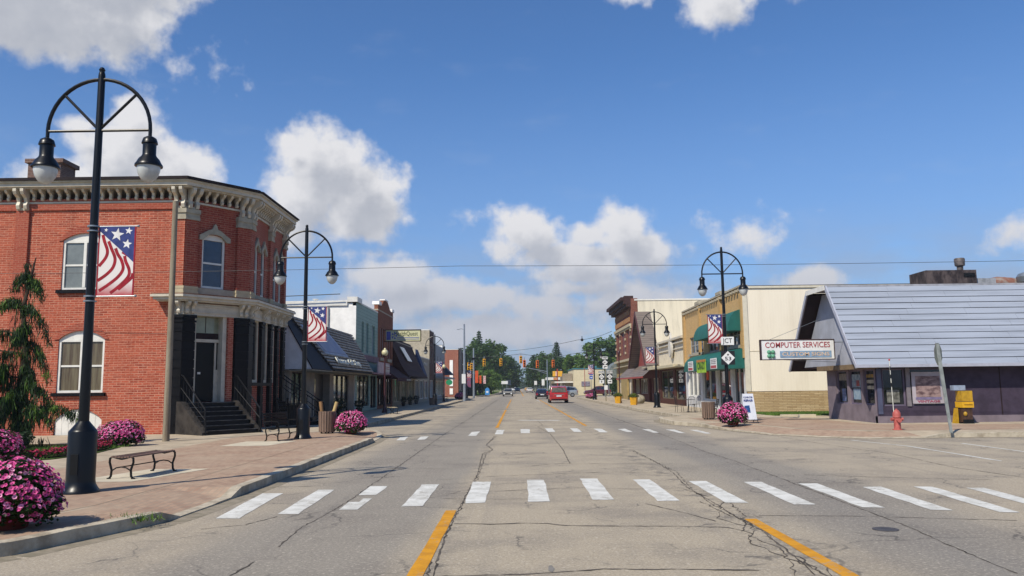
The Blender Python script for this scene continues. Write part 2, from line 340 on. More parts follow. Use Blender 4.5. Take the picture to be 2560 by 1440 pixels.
def arch_pts(s0, s1, zs, rise, n=8):
    w = (s1-s0)/2; r = (w*w+rise*rise)/(2*rise); a = math.asin(min(1, w/r)); cz = zs+rise-r; cx = (s0+s1)/2
    return [(cx+r*math.sin(-a+2*a*k/n), cz+r*math.cos(-a+2*a*k/n)) for k in range(n+1)]
def arch_fill(mb, s0, s1, zs, zt, d=0.0, t=.2):
    P = arch_pts(s0, s1, zs, zt-zs)
    for (a, b), (c_, e) in zip(P, P[1:]):
        mb.face(((a, d, b), (c_, d, e), (c_, d, zt), (a, d, zt))); mb.face(((a, d, b), (c_, d, e), (c_, d-t, e), (a, d-t, b)))
def window(root, F, s0, s1, z0, z1, pane=None, fm=None, nx=1, nz=2, fw_=.07, d=-.1, name='window', mid=None, arch=0, bar=.035, tymp=True):
    pane = pane or GLASS; fm = fm or WHITE
    m_ = MB(F); zt = z1-arch
    m_.box(s0, s0+fw_, d-.06, d+.02, z0, zt); m_.box(s1-fw_, s1, d-.06, d+.02, z0, zt)
    m_.box(s0+fw_, s1-fw_, d-.06, d+.02, z0, z0+fw_); m_.box(s0+fw_, s1-fw_, d-.06, d+.02, zt-fw_, zt)
    for k in range(1, nx):
        x = s0+(s1-s0)*k/nx; m_.box(x-fw_*.6, x+fw_*.6, d-.05, d+.03, z0+fw_, zt-fw_)
    for k in range(1, nz):
        z = z0+(zt-z0)*k/nz if mid is None else mid; m_.box(s0+fw_, s1-fw_, d-.045, d+.0, z-bar, z+bar)
    if arch:
        P = arch_pts(s0, s1, zt, arch); m_.slab([(a, d-.05, b) for a, b in P], (0, .06, 0))
    o = m_.build(name, fm, root)
    p = MB(F); p.face(((s0+.02, d-.035, z0+.02), (s1-.02, d-.035, z0+.02), (s1-.02, d-.035, zt-.02), (s0+.02, d-.035, zt-.02)))
    p.build('pane', pane, o); return o
# ---------------------------------------------------------------- ground, road, pavements
def roadM():
    m = bpy.data.materials.new('worn_asphalt'); m.use_nodes = True; t = m.node_tree; b = t.nodes['Principled BSDF']
    tc = nd(t, 'ShaderNodeTexCoord'); s = nd(t, 'ShaderNodeSeparateXYZ'); t.links.new(tc.outputs['Object'], s.inputs[0])
    st = nd(t, 'ShaderNodeVectorMath', _operation='MULTIPLY', i1=(1, .12, 1)); t.links.new(tc.outputs['Object'], st.inputs[0])
    nw = nd(t, 'ShaderNodeTexNoise', Scale=.7, Detail=5.0); t.links.new(st.outputs[0], nw.inputs['Vector'])
    x = mth(t, 'ADD', s.outputs[0], mth(t, 'MULTIPLY', mth(t, 'SUBTRACT', nw.outputs['Fac'], .5), 1.6))
    tan, grey, lite = hexc('A99D88'), hexc('8F887C'), hexc('A89C88')
    mid = mth(t, 'MULTIPLY', mrange(t, x, -1.35, -.8), mrange(t, x, 4.1, 2.9))
    c = mixc(t, mid, grey, tan)
    edge = mth(t, 'ADD', mrange(t, x, -3.2, -4.3), mrange(t, x, 5.4, 6.6), True)
    c = mixc(t, edge, c, lite)
    wheel = mth(t, 'MULTIPLY', mrange(t, mth(t, 'ABSOLUTE', mth(t, 'SUBTRACT', x, 4.6)), .9, .1), .35)
    c = mixc(t, wheel, c, hexc('716F6D'))
    n = nd(t, 'ShaderNodeTexNoise', Scale=.5, Detail=8.0, Roughness=.65); t.links.new(tc.outputs['Object'], n.inputs['Vector'])
    c = mixc(t, mrange(t, n.outputs['Fac'], .42, .68, 0, .6), c, hexc('7A736A'))
    sl2 = nd(t, 'ShaderNodeVectorMath', _operation='MULTIPLY', i1=(2.2, .05, 1)); t.links.new(tc.outputs['Object'], sl2.inputs[0]); ns = nd(t, 'ShaderNodeTexNoise', Scale=1.0, Detail=5.0, Roughness=.6); t.links.new(sl2.outputs[0], ns.inputs['Vector'])
    c = mixc(t, mrange(t, ns.outputs['Fac'], .5, .72, 0, .3), c, hexc('7C766E'))
    n2 = nd(t, 'ShaderNodeTexNoise', Scale=38.0, Detail=6.0, Roughness=.85); t.links.new(tc.outputs['Object'], n2.inputs['Vector'])
    c = mixc(t, mrange(t, n2.outputs['Fac'], .42, .66, 0, .6), c, hexc('504B46'))
    xx = s.outputs[0]
    nz_ = nd(t, 'ShaderNodeTexNoise', Scale=2.4, Detail=8.0, Roughness=.75); t.links.new(tc.outputs['Object'], nz_.inputs['Vector'])
    for cx_, w_, k_ in ((2.88, .55, .75), (-.87, .28, .5), (-2.72, .2, .4), (4.85, .22, .35)):
        st2 = mth(t, 'MULTIPLY', mrange(t, mth(t, 'ABSOLUTE', mth(t, 'SUBTRACT', xx, cx_)), w_, 0), mrange(t, nz_.outputs['Fac'], .46, .62, 0, k_)); c = mixc(t, st2, c, hexc('5A5652'))
    n3 = nd(t, 'ShaderNodeTexNoise', Scale=22.0, Detail=4.0, Roughness=.6); t.links.new(tc.outputs['Object'], n3.inputs['Vector'])
    c = mixc(t, mrange(t, n3.outputs['Fac'], .52, .7, 0, .45), c, hexc('C6BCAC'))
    v = nd(t, 'ShaderNodeTexVoronoi', _feature='DISTANCE_TO_EDGE', Scale=.55)
    wn = nd(t, 'ShaderNodeTexNoise', Scale=1.5, Detail=5.0); t.links.new(tc.outputs['Object'], wn.inputs['Vector'])
    wv = nd(t, 'ShaderNodeVectorMath', _operation='MULTIPLY_ADD', i1=(1.1, 1.1, 0)); t.links.new(wn.outputs['Color'], wv.inputs[0]); t.links.new(tc.outputs['Object'], wv.inputs[2]); t.links.new(wv.outputs[0], v.inputs['Vector'])
    crk = mth(t, 'MULTIPLY', mrange(t, v.outputs['Distance'], .014, .0), mrange(t, n.outputs['Fac'], .42, .6, 0, .75))
    c = mixc(t, crk, c, hexc('4A4744'))
    t.links.new(c, b.inputs['Base Color']); b.inputs['Roughness'].default_value = .9; b.inputs['Specular IOR Level'].default_value = .25
    bm = nd(t, 'ShaderNodeBump', Strength=.45, Distance=.008); t.links.new(n2.outputs['Fac'], bm.inputs['Height']); t.links.new(bm.outputs[0], b.inputs['Normal'])
    return m
ROAD = roadM()
GRASS = leafM('grass_green', '56702A', '3E5A22', 0)
def poly_obj(name, pts, z, mat, kind='structure'):
    from mathutils.geometry import tessellate_polygon
    mb = MB(); idx = [mb.pt((x, y, z)) for x, y in pts]
    for tri in tessellate_polygon([[Vector((x, y, 0)) for x, y in pts]]): mb.fi([idx[k] for k in tri])
    o = mb.build(name, mat); o['kind'] = kind; return o
gm = MB(); gm.box(-2500, 2500, -200, 3500, -1.0, -.03); struct(gm.build('ground', M('dry_grass_ground', '5E6A38', .95, .3, .05, col2='6E6A44')))
poly_obj('road', [(-30, -30), (90, -30), (90, 26.5), (9.9, 26.5), (9.9, 118), (90, 118), (90, 146), (7.6, 146), (6.2, 170), (6.2, 900), (-4.2, 900), (-4.2, 190), (-5.6, 170), (-6.4, 146), (-90, 146), (-90, 118), (-7.8, 118), (-7.8, 6), (-30, 6)], 0, ROAD)
def offset(pl, d):
    out = []
    for i, p in enumerate(pl):
        a, b = Vector(pl[max(i-1, 0)][:2]), Vector(pl[min(i+1, len(pl)-1)][:2]); t = (b-a).normalized()
        out.append((p[0]-t.y*d, p[1]+t.x*d))
    return out
def pavement(pl, rest, side, mats, inner_z=.15, bricks=(0, 0)):
    """pl: kerb line (x, y, height), rest: the remaining outline; side +1 when the pavement lies left of the line"""
    org = []; fine = []
    for i, (p, q) in enumerate(zip(pl, pl[1:])):
        L_ = math.hypot(q[0]-p[0], q[1]-p[1]); n = max(1, int(L_/(.35 if min(p[1], q[1]) < 40 and L_ < 20 else 3)))
        for j in range(n):
            u = j/n; jx = 0 if j == 0 else .012; fine.append((p[0]+(q[0]-p[0])*u+random.uniform(-jx, jx), p[1]+(q[1]-p[1])*u+random.uniform(-jx, jx), p[2]+(q[2]-p[2])*u+random.uniform(-jx, jx)*.7)); org.append(i)
    fine.append(pl[-1]); pl = fine
    a = pl; b = offset(pl, .17*side); c = offset(pl, 1.3*side)
    k = MB(); gut = MB()
    ribbon_ = [(p[0]-.0, p[1]) for p in pl]
    for i in range(len(pl)-1):
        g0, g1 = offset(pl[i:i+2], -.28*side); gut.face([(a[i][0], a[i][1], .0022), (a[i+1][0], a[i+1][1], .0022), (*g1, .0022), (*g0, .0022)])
        h0, h1 = a[i][2], a[i+1][2]
        k.hexa([(a[i][0], a[i][1], -.05), (a[i+1][0], a[i+1][1], -.05), (*b[i+1], -.05), (*b[i], -.05), (a[i][0], a[i][1], h0), (a[i+1][0], a[i+1][1], h1), (*b[i+1], h1+.006), (*b[i], h0+.006)])
    struct(k.build('kerb', M('kerb_concrete', 'B8AE9A', .9, .3, 2.5, bump=.6, bscale=30, col2='8F8472')))
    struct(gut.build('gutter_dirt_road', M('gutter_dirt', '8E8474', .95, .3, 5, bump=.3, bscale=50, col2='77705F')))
    s = MB(); s.m = 0
    for i in range(len(pl)-1):
        s.m = 1 if bricks[0] <= org[i] < bricks[1] else 0
        s.face([(*b[i], a[i][2]), (*b[i+1], a[i+1][2]), (*c[i+1], inner_z), (*c[i], inner_z)])
    s.m = 0
    from mathutils.geometry import tessellate_polygon
    P = c + rest; idx = [s.pt((x, y, inner_z)) for x, y in P]
    for tri in tessellate_polygon([[Vector((x, y, 0)) for x, y in P]]): s.fi([idx[q] for q in tri])
    return struct(s.build('pavement', mats))
LK = [(-12, 6.2, .15), (-8, 7.0, .15), (-6.3, 7.9, .15), (-5.5, 8.9, .15), (-5.1, 10.0, .15), (-4.78, 10.9, .15), (-4.72, 11.4, .02), (-4.68, 12.4, .02), (-4.66, 13.2, .03), (-4.66, 13.7, .14), (-4.7, 20, .15), (-4.75, 26.4, .15), (-4.8, 27.0, .02), (-4.9, 28.9, .02), (-4.95, 29.4, .14), (-5.4, 31, .15), (-6.9, 35, .15), (-6.95, 60, .15), (-7.0, 118, .15)]
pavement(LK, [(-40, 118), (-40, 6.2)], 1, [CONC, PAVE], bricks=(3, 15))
RK = [(8.5, 118, .15), (8.45, 101, .15), (8.27, 56, .15), (8.5, 45.4, .15), (8.5, 42, .15), (7.1, 41, .15), (6.72, 38.5, .15), (6.85, 35.9, .15), (7.6, 34.0, .14), (7.95, 31.4, .05), (8.7, 28.2, .02), (9.9, 26.6, .02), (11.05, 25.7, .02), (12.8, 25.6, .03), (13.5, 25.75, .13), (16, 25.6, .15), (60, 25.2, .15)]
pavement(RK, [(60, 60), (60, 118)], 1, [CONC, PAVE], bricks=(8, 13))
for side, xs in ((1, [(-7.6, 146.2, .15), (-5.6, 152, .15), (-5.4, 170, .15), (-4.4, 190, .15), (-4.4, 320, .15)]), (-1, [(9.5, 146.2, .15), (7.6, 152, .15), (6.5, 172, .15), (6.4, 320, .15)])):
    k = MB()
    for p, q in zip(xs, xs[1:]):
        k.slab([(p[0]-side*0, p[1], .12), (q[0], q[1], .12), (q[0]-side*2.2, q[1], .12), (p[0]-side*2.2, p[1], .12)], (0, 0, -.2))
    struct(k.build('pavement', CONC))
# brick paving and concrete pads laid in the pavements
poly_obj('pavement_bricks', [(-6.75, 8.9), (-6.25, 10.7), (-6.02, 11.6), (-5.97, 13.6), (-6.0, 20), (-6.05, 26.4), (-6.2, 28.9), (-6.4, 30.4), (-8.6, 30.4), (-9.6, 28.2), (-9.7, 14.2), (-7.6, 12.4), (-7.6, 8.4)], .154, PAVE)
poly_obj('pavement_bricks', [(10.2, 28.3), (12.8, 27.1), (60, 26.7), (60, 29.8), (16, 30.6), (13.6, 31.6), (13.3, 37), (11.6, 39.2), (8.2, 39.2), (8.2, 36), (9.3, 33.6)], .154, PAVE)
poly_obj('pavement_pad', [(-8.1, 14.5), (-6.9, 14.5), (-6.35, 16.7), (-7.6, 16.7)], .158, CONCL)
poly_obj('pavement_pad', [(-8.6, 23.3), (-7.2, 23.3), (-6.9, 25.3), (-8.5, 25.3)], .158, CONCL)
joint = MB()
for y in range(32, 118, 3):
    joint.box(-10.6, -7.15, y-.015, y+.015, .15, .1525)
    if y > 39: joint.box(8.75, 12.3, y-.015, y+.015, .15, .1525)
struct(joint.build('pavement_joints', M('joint_dirt', '6A6054', .95)))
# ---- markings
def paintM(name, c1, c2):
    m = M(name, c1, .75, .12, 3, bump=.3, col2=c2); t = m.node_tree; b = t.nodes['Principled BSDF']; src = b.inputs['Base Color'].links[0].from_socket
    tc = nd(t, 'ShaderNodeTexCoord'); n = nd(t, 'ShaderNodeTexNoise', Scale=7.0, Detail=10.0, Roughness=.8); t.links.new(tc.outputs['Object'], n.inputs['Vector'])
    n2 = nd(t, 'ShaderNodeTexNoise', Scale=.9, Detail=2.0); t.links.new(tc.outputs['Object'], n2.inputs['Vector'])
    w = mrange(t, mth(t, 'ADD', n.outputs['Fac'], mth(t, 'MULTIPLY', n2.outputs['Fac'], .35)), .72, .82, 0, .85)
    t.links.new(mixc(t, w, src, hexc('8F887C')), b.inputs['Base Color']); return m
PAINT = paintM('road_paint_white', 'CFCEC7', 'B4B2AA'); PAINTY = paintM('road_paint_yellow', 'C98E22', 'B07A20')
CR= [[(-1.51,15.6),(-0.82,16.0),(0.17,16.3),(1.18,16.54),(1.96,16.7),(3.02,16.23)],[(-1.31,13.53),(-0.71,13.79),(0.14,13.97),(1.01,14.18),(1.84,13.95),(2.78,13.87),(2.97,12.88)],[(-0.85,10.64),(-0.38,10.57),(0.1,10.63),(0.34,10.57),(0.57,10.41),(1.27,10.32),(1.97,10.28),(2.56,10.15),(2.74,9.72)],[(-1.1,7.72),(-0.1,7.77),(0.42,7.87),(0.79,7.96),(1.62,7.92),(2.26,7.84)],[(-0.8,29.07),(-0.99,24.77),(-0.74,22.79),(-0.96,21.56),(-0.84,16.4),(-0.87,13.12),(-0.89,11.15),(-0.87,8.97),(-0.82,7.76)],[(3.1,22.23),(3.14,19.22),(3.09,16.46),(2.88,14.06),(2.89,12.14),(2.88,10.79),(2.9,9.96),(2.84,8.9),(2.71,7.64)],[(0.98,41.88),(1.1,37.09),(0.83,35.43),(1.17,30.21),(1.23,22.95),(1.16,18.53)],[(0.02,17.81),(0.76,18.58),(2.99,18.31)],[(-0.88,24.75),(0.85,25.01)],[(-1.43,20.13),(-0.62,20.21),(0.34,20.43)],[(1.88,12.22),(2.32,11.19),(2.52,10.62)],[(-2.77,49.68),(-2.81,31.73),(-2.75,22.16),(-2.71,17.26),(-2.7,14.46),(-2.68,13.05),(-2.72,11.45),(-2.79,10.44),(-2.71,9.23)],[(-2.72,8.48),(-2.75,7.87)],[(-4.06,10.43),(-3.6,10.73),(-3.36,11.39)],[(-4.37,14.77),(-3.59,14.86)],[(5.13,29.42),(4.89,21.54),(4.94,18.68),(4.85,14.6),(4.77,11.75),(4.74,10.19),(4.61,8.81),(4.53,7.61)],[(8.58,28.73),(8.82,23.2),(9.19,20.15),(8.92,16.8),(9.19,14.95)],[(5.48,15.75),(6.49,15.33),(8.42,14.63)],[(3.19,11.02),(4.41,10.89),(6.26,10.42)],[(5.5,27.88),(6.87,25.11)]]
NS= [[(-4.17,11.26),(-3.85,11.24),(-4.01,13.85),(-4.37,13.89)],[(-3.43,11.59),(-3.13,11.57),(-3.22,14.26),(-3.52,14.29)],[(-2.64,11.94),(-2.36,11.92),(-2.36,14.69),(-2.69,14.72)],[(-1.75,12.18),(-1.44,12.24),(-1.46,14.9),(-1.77,14.87)],[(-0.83,12.44),(-0.52,12.5),(-0.53,15.19),(-0.86,15.22)],[(0.14,12.54),(0.47,12.55),(0.47,15.41),(0.14,15.44)],[(1.14,12.67),(1.47,12.65),(1.48,15.51),(1.15,15.54)],[(2.1,12.47),(2.44,12.48),(2.43,15.28),(2.12,15.31)],[(3.07,12.22),(3.38,12.16),(3.4,14.93),(3.1,14.96)],[(3.99,11.95),(4.29,11.93),(4.34,14.72),(4.03,14.75)],[(4.83,11.62),(5.12,11.56),(5.22,14.4),(4.91,14.43)],[(5.66,11.34),(5.91,11.25),(6.1,13.87),(5.78,13.84)],[(6.44,11.07),(6.69,11.02),(6.93,13.79),(6.63,13.82)],[(7.12,10.66),(7.37,10.58),(7.67,13.56),(7.39,13.59)]]
FS= [[(-4.14,27.42),(-3.84,27.37),(-4.0,29.35),(-4.23,28.94)],[(-3.44,27.5),(-3.2,27.67),(-3.26,29.45),(-3.53,29.27)],[(-1.84,29.41),(-1.54,29.36),(-1.53,32.22),(-1.84,32.0)],[(-0.89,30.21),(-0.59,30.15),(-0.58,33.19),(-0.88,33.26)],[(0.08,30.79),(0.42,30.72),(0.46,33.58),(0.08,33.67)],[(1.14,31.38),(1.41,31.32),(1.42,34.01),(1.1,34.08)],[(2.14,31.17),(2.43,31.11),(2.44,33.78),(2.13,33.85)],[(3.08,30.71),(3.37,30.65),(3.38,33.25),(3.08,33.31)],[(4.1,30.76),(4.32,30.72),(4.32,33.04),(4.0,32.8)],[(4.98,30.05),(5.19,30.01),(5.22,32.53),(4.95,32.59)],[(5.88,29.62),(6.07,29.58),(6.13,32.03),(5.81,32.1)],[(6.69,29.2),(6.92,29.16),(6.94,31.56),(6.65,31.62)]]
random.seed(4)
mk = MB()
for q in NS+FS:
    # a stripe is cut in cells, worn cells are left out, edges wander a little
    a, b, c_, d = [Vector(p) for p in q]; n = 7
    worn = .10 if q in (NS[0], NS[2], NS[11]) else .02
    e0 = [random.uniform(-.012, .012) for _ in range(n+1)]; e1 = [random.uniform(-.012, .012) for _ in range(n+1)]
    for i in range(n):
        if q == NS[2] and i in (2, 3): cells = ((.55, 1),) if i == 2 else ((.0, .0),)
        else: cells = ((0, 1),)
        for lo, hi in cells:
            if hi <= lo: continue
            t0, t1 = i/n, (i+1)/n
            L0, L1 = a.lerp(d, t0), a.lerp(d, t1); R0, R1 = b.lerp(c_, t0), b.lerp(c_, t1)
            x = [L0.lerp(R0, lo), L0.lerp(R0, hi), L1.lerp(R1, hi), L1.lerp(R1, lo)]
            x[0].x += e0[i]; x[3].x += e0[i+1]; x[1].x += e1[i]; x[2].x += e1[i+1]
            mk.face([(p.x, p.y, .005) for p in x])
struct(mk.build('crosswalk_markings', PAINT))
def ribbon(mb, pts, w, z, jit=0.0, step=.5, wj=0.0):
    P = []
    for p, q in zip(pts, pts[1:]):
        p, q = Vector(p), Vector(q); n = max(1, int((q-p).length/step))
        P += [p.lerp(q, i/n) for i in range(n)]
    P.append(Vector(pts[-1]))
    P = [p+Vector((random.uniform(-jit, jit), random.uniform(-jit, jit))) for p in P]; A = []
    for i, p in enumerate(P):
        t = (P[min(i+1, len(P)-1)]-P[max(i-1, 0)]).normalized(); ww = w/2*(1+random.uniform(-wj, wj)); n = Vector((-t.y, t.x))*ww
        A.append((mb.pt((p.x+n.x, p.y+n.y, z)), mb.pt((p.x-n.x, p.y-n.y, z))))
    for i in range(len(A)-1): mb.fi((A[i][0], A[i][1], A[i+1][1], A[i+1][0]))
yl = MB()
ribbon(yl, [(-1.0, 3), (-.98, 11.75)], .15, .005, .004, .4, .06); ribbon(yl, [(3.0, 3), (3.01, 10.75)], .15, .005, .004, .4, .06)
ribbon(yl, [(-.93, 34.9), (-.95, 62)], .13, .005, .01, .6, .2); ribbon(yl, [(-.95, 66), (-.96, 112)], .12, .005, .01, .8, .3)
ribbon(yl, [(2.97, 35.7), (2.95, 60)], .13, .005, .01, .6, .3); ribbon(yl, [(2.93, 60), (2.78, 108)], .12, .005, .01, .8, .3)
ribbon(yl, [(1.0, 150), (1.0, 500)], .2, .005, .01, 4, .2)
struct(yl.build('road_markings', PAINTY))
wl = MB()
ribbon(wl, [(10.2, 25.0), (10.7, 22.4), (10.6, 18.0)], .09, .005, .01, .6, .3); ribbon(wl, [(12.6, 23.2), (12.5, 19.5)], .09, .005, .01, .6, .3); ribbon(wl, [(0.0, 42.6), (2.1, 41.8)], .5, .005, .02, .5, .1)
ribbon(wl, [(5.2, 112), (-.6, 112)], .4, .005); ribbon(wl, [(2.6, 96), (2.4, 104)], .12, .005)
struct(wl.build('road_markings', PAINT))
ck = MB(); random.seed(9)
for i, l in enumerate(CR):
    ribbon(ck, l, .028 if i in (2, 3) else .017, .0035, .014, .1, .8)
    if i in (5, 4): ribbon(ck, [(x+random.uniform(-.1, .1), y) for x, y in l], .013, .0042, .03, .1, .9)
    if i == 5:
        for _ in range(3): ribbon(ck, [(x+random.uniform(-.3, .3), y+random.uniform(-.3, .3)) for x, y in l[4:]], .012, .0046, .035, .1, .9)
for _ in range(14):
    x, y = random.uniform(-4, 7), random.uniform(9, 60)
    ribbon(ck, [(x, y), (x+random.uniform(.4, 2.5), y+random.uniform(-.4, .4))], .018, .003, .03, .2, .6)
for y in range(34, 110, 7): ribbon(ck, [(-3.5+random.random(), y+random.random()*3), (3+random.random()*3, y+random.random()*3)], .03, .003, .05, .5, .5)
ribbon(ck, [(-2.8, 49), (-2.85, 110)], .05, .003, .03, 1, .5); ribbon(ck, [(5.1, 29), (5.6, 110)], .05, .003, .03, 1, .5)
struct(ck.build('road_cracks', M('crack_tar', '625B53', .9, .3, 3)))
# patches of repair and the small tar spots
pt = MB()
for cx, cy, rx, ry, a0 in ((.3, 8.0, .03, .15, 0),):
    P = [(cx+rx*math.cos(a)*random.uniform(.8, 1.15), cy+ry*math.sin(a)*random.uniform(.8, 1.15), .002) for a in [2*math.pi*k/14 for k in range(14)]]
    pt.face(P)
struct(pt.build('road_patches', M('patch_asphalt', '7F7B75', .92, .15, 6, bump=.4, bscale=60)))
mh = MB(); mh.lathe([(.001, 0), (.15, 0), (.15, .006), (.13, .008), (.12, .006), (.001, .006)], (4.38, 9.9, .001), 24)
o = mh.build('manhole_cover', M('manhole_iron', '4B4747', .6, .2, 8, bump=.5)); tag(o, 'small round dark iron cover set in the asphalt beyond the yellow line', 'manhole cover')
# ---- strip of lawn by the metal-clad wall, the planted bed on the left
def tuft_field(name, pts_fn, n, h, mat, w=.012, z=.15, spread=.5):
    mb = MB()
    for _ in range(n):
        x, y = pts_fn(); a = random.uniform(0, 6.28); hh = h*random.uniform(.5, 1.2); dx, dy = math.cos(a)*w, math.sin(a)*w; lx, ly = random.uniform(-spread, spread)*hh, random.uniform(-spread, spread)*hh
        mb.face([(x-dx, y-dy, z), (x+dx, y+dy, z), (x+lx, y+ly, z+hh)])
    return stuff(mb.build(name, mat))
# ---------------------------------------------------------------- street lamps and banners
LAMPG = M('frosted_lamp_glass', 'BFC3C2', .25, .08, 3, spec=.6, col2='9CA0A0')
def lamp_proto():
    r = proto('street_lamp', 'x', 'street lamp', 'double-armed black street lamps with half-wheel tops')
    MB().lathe([(.001, 0), (.29, 0), (.29, .03), (.26, .07), (.225, .13), (.214, .2), (.214, .96), (.205, .985), (.19, 1.0), (.11, 1.1), (.088, 1.13), (.001, 1.13)], n=24).build('base', BLACKP, r, True)
    k = MB(); k.box(-.06, .06, -.222, -.2, .3, .62); k.build('access_plate', BLACKP, r)
    MB().lathe([(.001, 1.12), (.083, 1.12), (.072, 2.8), (.062, 5.2), (.056, 6.94), (.052, 6.98), (.04, 7.02), (.052, 7.05), (.03, 7.09), (.001, 7.1)], n=16).build('pole', BLACKP, r, True)
    a = MB(); a.tube([(.87*math.cos(t), 0, 5.98+.9*math.sin(t)) for t in [math.pi*k/24 for k in range(25)]], .032); a.build('arch', BLACKP, r, True)
    MB().cyl((-.87, 0, 5.98), (.87, 0, 5.98), .024, n=8).build('crossbar', BLACKP, r, True)
    for s in (-1, 1):
        MB().cyl((s*.05, 0, 6.04), (s*.62, 0, 6.62), .024, n=8).build('brace', BLACKP, r, True)
        h = MB().lathe([(.001, 5.99), (.03, 5.98), (.03, 5.86), (.06, 5.86), (.105, 5.83), (.125, 5.77), (.13, 5.74), (.108, 5.73), (.108, 5.55), (.12, 5.52), (.165, 5.47), (.2, 5.4), (.222, 5.37), (.222, 5.345), (.185, 5.34), (.001, 5.34)], (s*.87, 0, 0), 20).build('lamp_head', BLACKP, r, True)
        MB().lathe([(.001, 5.35), (.186, 5.345), (.184, 5.29), (.16, 5.2), (.11, 5.12), (.05, 5.075), (.001, 5.07)], (s*.87, 0, 0), 20).build('globe', LAMPG, h, True)
    for z in (3.16, 4.33):
        b = MB(); b.cyl((0, 0, z), (.74, 0, z), .011, n=6); b.ball((.745, 0, z), .022, 6)
        b.lathe([(.10, z-.012), (.10, z+.012)], n=12); b.lathe([(.10, z-.09), (.10, z-.07)], n=12); b.build('banner_bracket', GALV, r, True)
    return r
def banner_proto():
    r = proto('street_banner', 'x', 'banner', 'stars and stripes banners hung from the street lamps')
    mw = bpy.data.materials.new('banner_cloth'); mw.use_nodes = True; t = mw.node_tree; b = t.nodes['Principled BSDF']
    tc = nd(t, 'ShaderNodeTexCoord'); s = nd(t, 'ShaderNodeSeparateXYZ'); t.links.new(tc.outputs['Object'], s.inputs[0])
    n = nd(t, 'ShaderNodeTexNoise', Scale=6.0, Detail=4.0); t.links.new(tc.outputs['Object'], n.inputs['Vector'])
    f = mrange(t, mth(t, 'ADD', s.outputs[2], mth(t, 'MULTIPLY', n.outputs['Fac'], .12)), .34, .02)
    t.links.new(mixc(t, f, hexc('D2CDC8'), hexc('A32230')), b.inputs['Base Color']); b.inputs['Roughness'].default_value = .7
    cloth = MB(); cloth.box(0, .6, -.003, .003, 0, 1.17); c_ = cloth.build('cloth', mw, r)
    m2 = MB(); m2.slab([(.6, -.005, 1.17), (.0, -.005, 1.17), (.0, -.005, 1.1), (.2, -.005, .92), (.38, -.005, .76), (.6, -.005, .55)], (0, .010, 0)); m2.build('blue_field', M('banner_blue', '39447A', .7, .15, 8), r)
    m3 = MB()
    LX = [[(820, 735), (835, 790), (862, 870), (850, 930), (800, 1000)], [(868, 790), (892, 850), (925, 935), (912, 1010), (862, 1070), (795, 1120)], [(925, 850), (945, 900), (978, 955), (992, 1025), (955, 1090), (880, 1155), (810, 1205)], [(1000, 915), (1010, 960), (1040, 1030), (1035, 1090), (970, 1165), (900, 1225)], [(980, 880), (1030, 912), (1068, 935)], [(1072, 1060), (1060, 1100), (1010, 1150), (960, 1195)]]
    for l in LX:
        P = [((x-792)/285*.6, (1250-z)/585*1.17) for x, z in l]; Q = []
        for i_ in range(len(P)-1):
            p0, p1, p2, p3 = P[max(i_-1, 0)], P[i_], P[i_+1], P[min(i_+2, len(P)-1)]
            for k in range(5):
                t_ = k/5; Q.append(tuple(.5*((2*p1[a])+(-p0[a]+p2[a])*t_+(2*p0[a]-5*p1[a]+4*p2[a]-p3[a])*t_*t_+(-p0[a]+3*p1[a]-3*p2[a]+p3[a])*t_**3) for a in (0, 1)))
        Q.append(P[-1]); E_ = []
        for i_, p in enumerate(Q):
            a, b = Q[max(i_-1, 0)], Q[min(i_+1, len(Q)-1)]; dx, dz = b[0]-a[0], b[1]-a[1]; ll = math.hypot(dx, dz); w = .026; E_.append(((p[0]-dz/ll*w, p[1]+dx/ll*w), (p[0]+dz/ll*w, p[1]-dx/ll*w)))
        cl_ = lambda p: (min(.6, max(0, p[0])), min(1.17, max(0, p[1])))
        for a, b in zip(E_, E_[1:]): m3.slab([(x, -.0045, z) for x, z in map(cl_, (a[0], b[0], b[1], a[1]))], (0, .009, 0))
    m3.box(-.012, .012, -.0048, .0048, 0, 1.17); m3.box(.588, .612, -.0062, .0062, 0, 1.17)
    m3.build('red_stripes', M('banner_red', '96222F', .7, .15, 8), r)
    m4 = MB()
    for cx, cz, rad in ((.11, 1.11, .035), (.3, 1.03, .115), (.49, 1.09, .065), (.47, .87, .085)):
        P = [(cx+(rad if k % 2 == 0 else rad*.42)*math.sin(math.pi*k/5+.15), -.007, cz+(rad if k % 2 == 0 else rad*.42)*math.cos(math.pi*k/5+.15)) for k in range(10)]
        m4.slab(P, (0, .014, 0))
    m4.build('stars', M('banner_star_white', 'DEDCDA', .7), r)
    return r
LAMPS = [(-7.03, 13.05, 1, 'tall black double street lamp in the brick paving beside the backless bench', 'flag-patterned banner in front of the big red brick wall'),
         (-7.03, 26.41, 1, 'black double street lamp standing beside the bench with a back', 'flag-patterned banner in front of the shop with the slatted grey roof'),
         (-7.88, 76.3, 1, 'distant double street lamp in front of the dark brown mansard shop', 'small flag banner beyond the dark brown mansard roof'),
         (-7.6, 119, 1, 'distant street lamp turned edge-on beside the steel signal poles', 'faded flag banner on the edge-on lamp by the steel poles'),
         (8.78, 33.9, -1, 'black double street lamp carrying the JCT and 53 route signs', 'flag banner hanging above the JCT plate'),
         (9.95, 57.95, -1, 'double street lamp in front of the cream shop with the oval ornament', 'flag banner in front of the red gabled shop'),
         (8.97, 94.49, -1, 'farthest double street lamp, before the cream side wall with the H sign', 'farthest flag banner, hanging near the blue H sign')]
lp, bp = lamp_proto(), banner_proto()
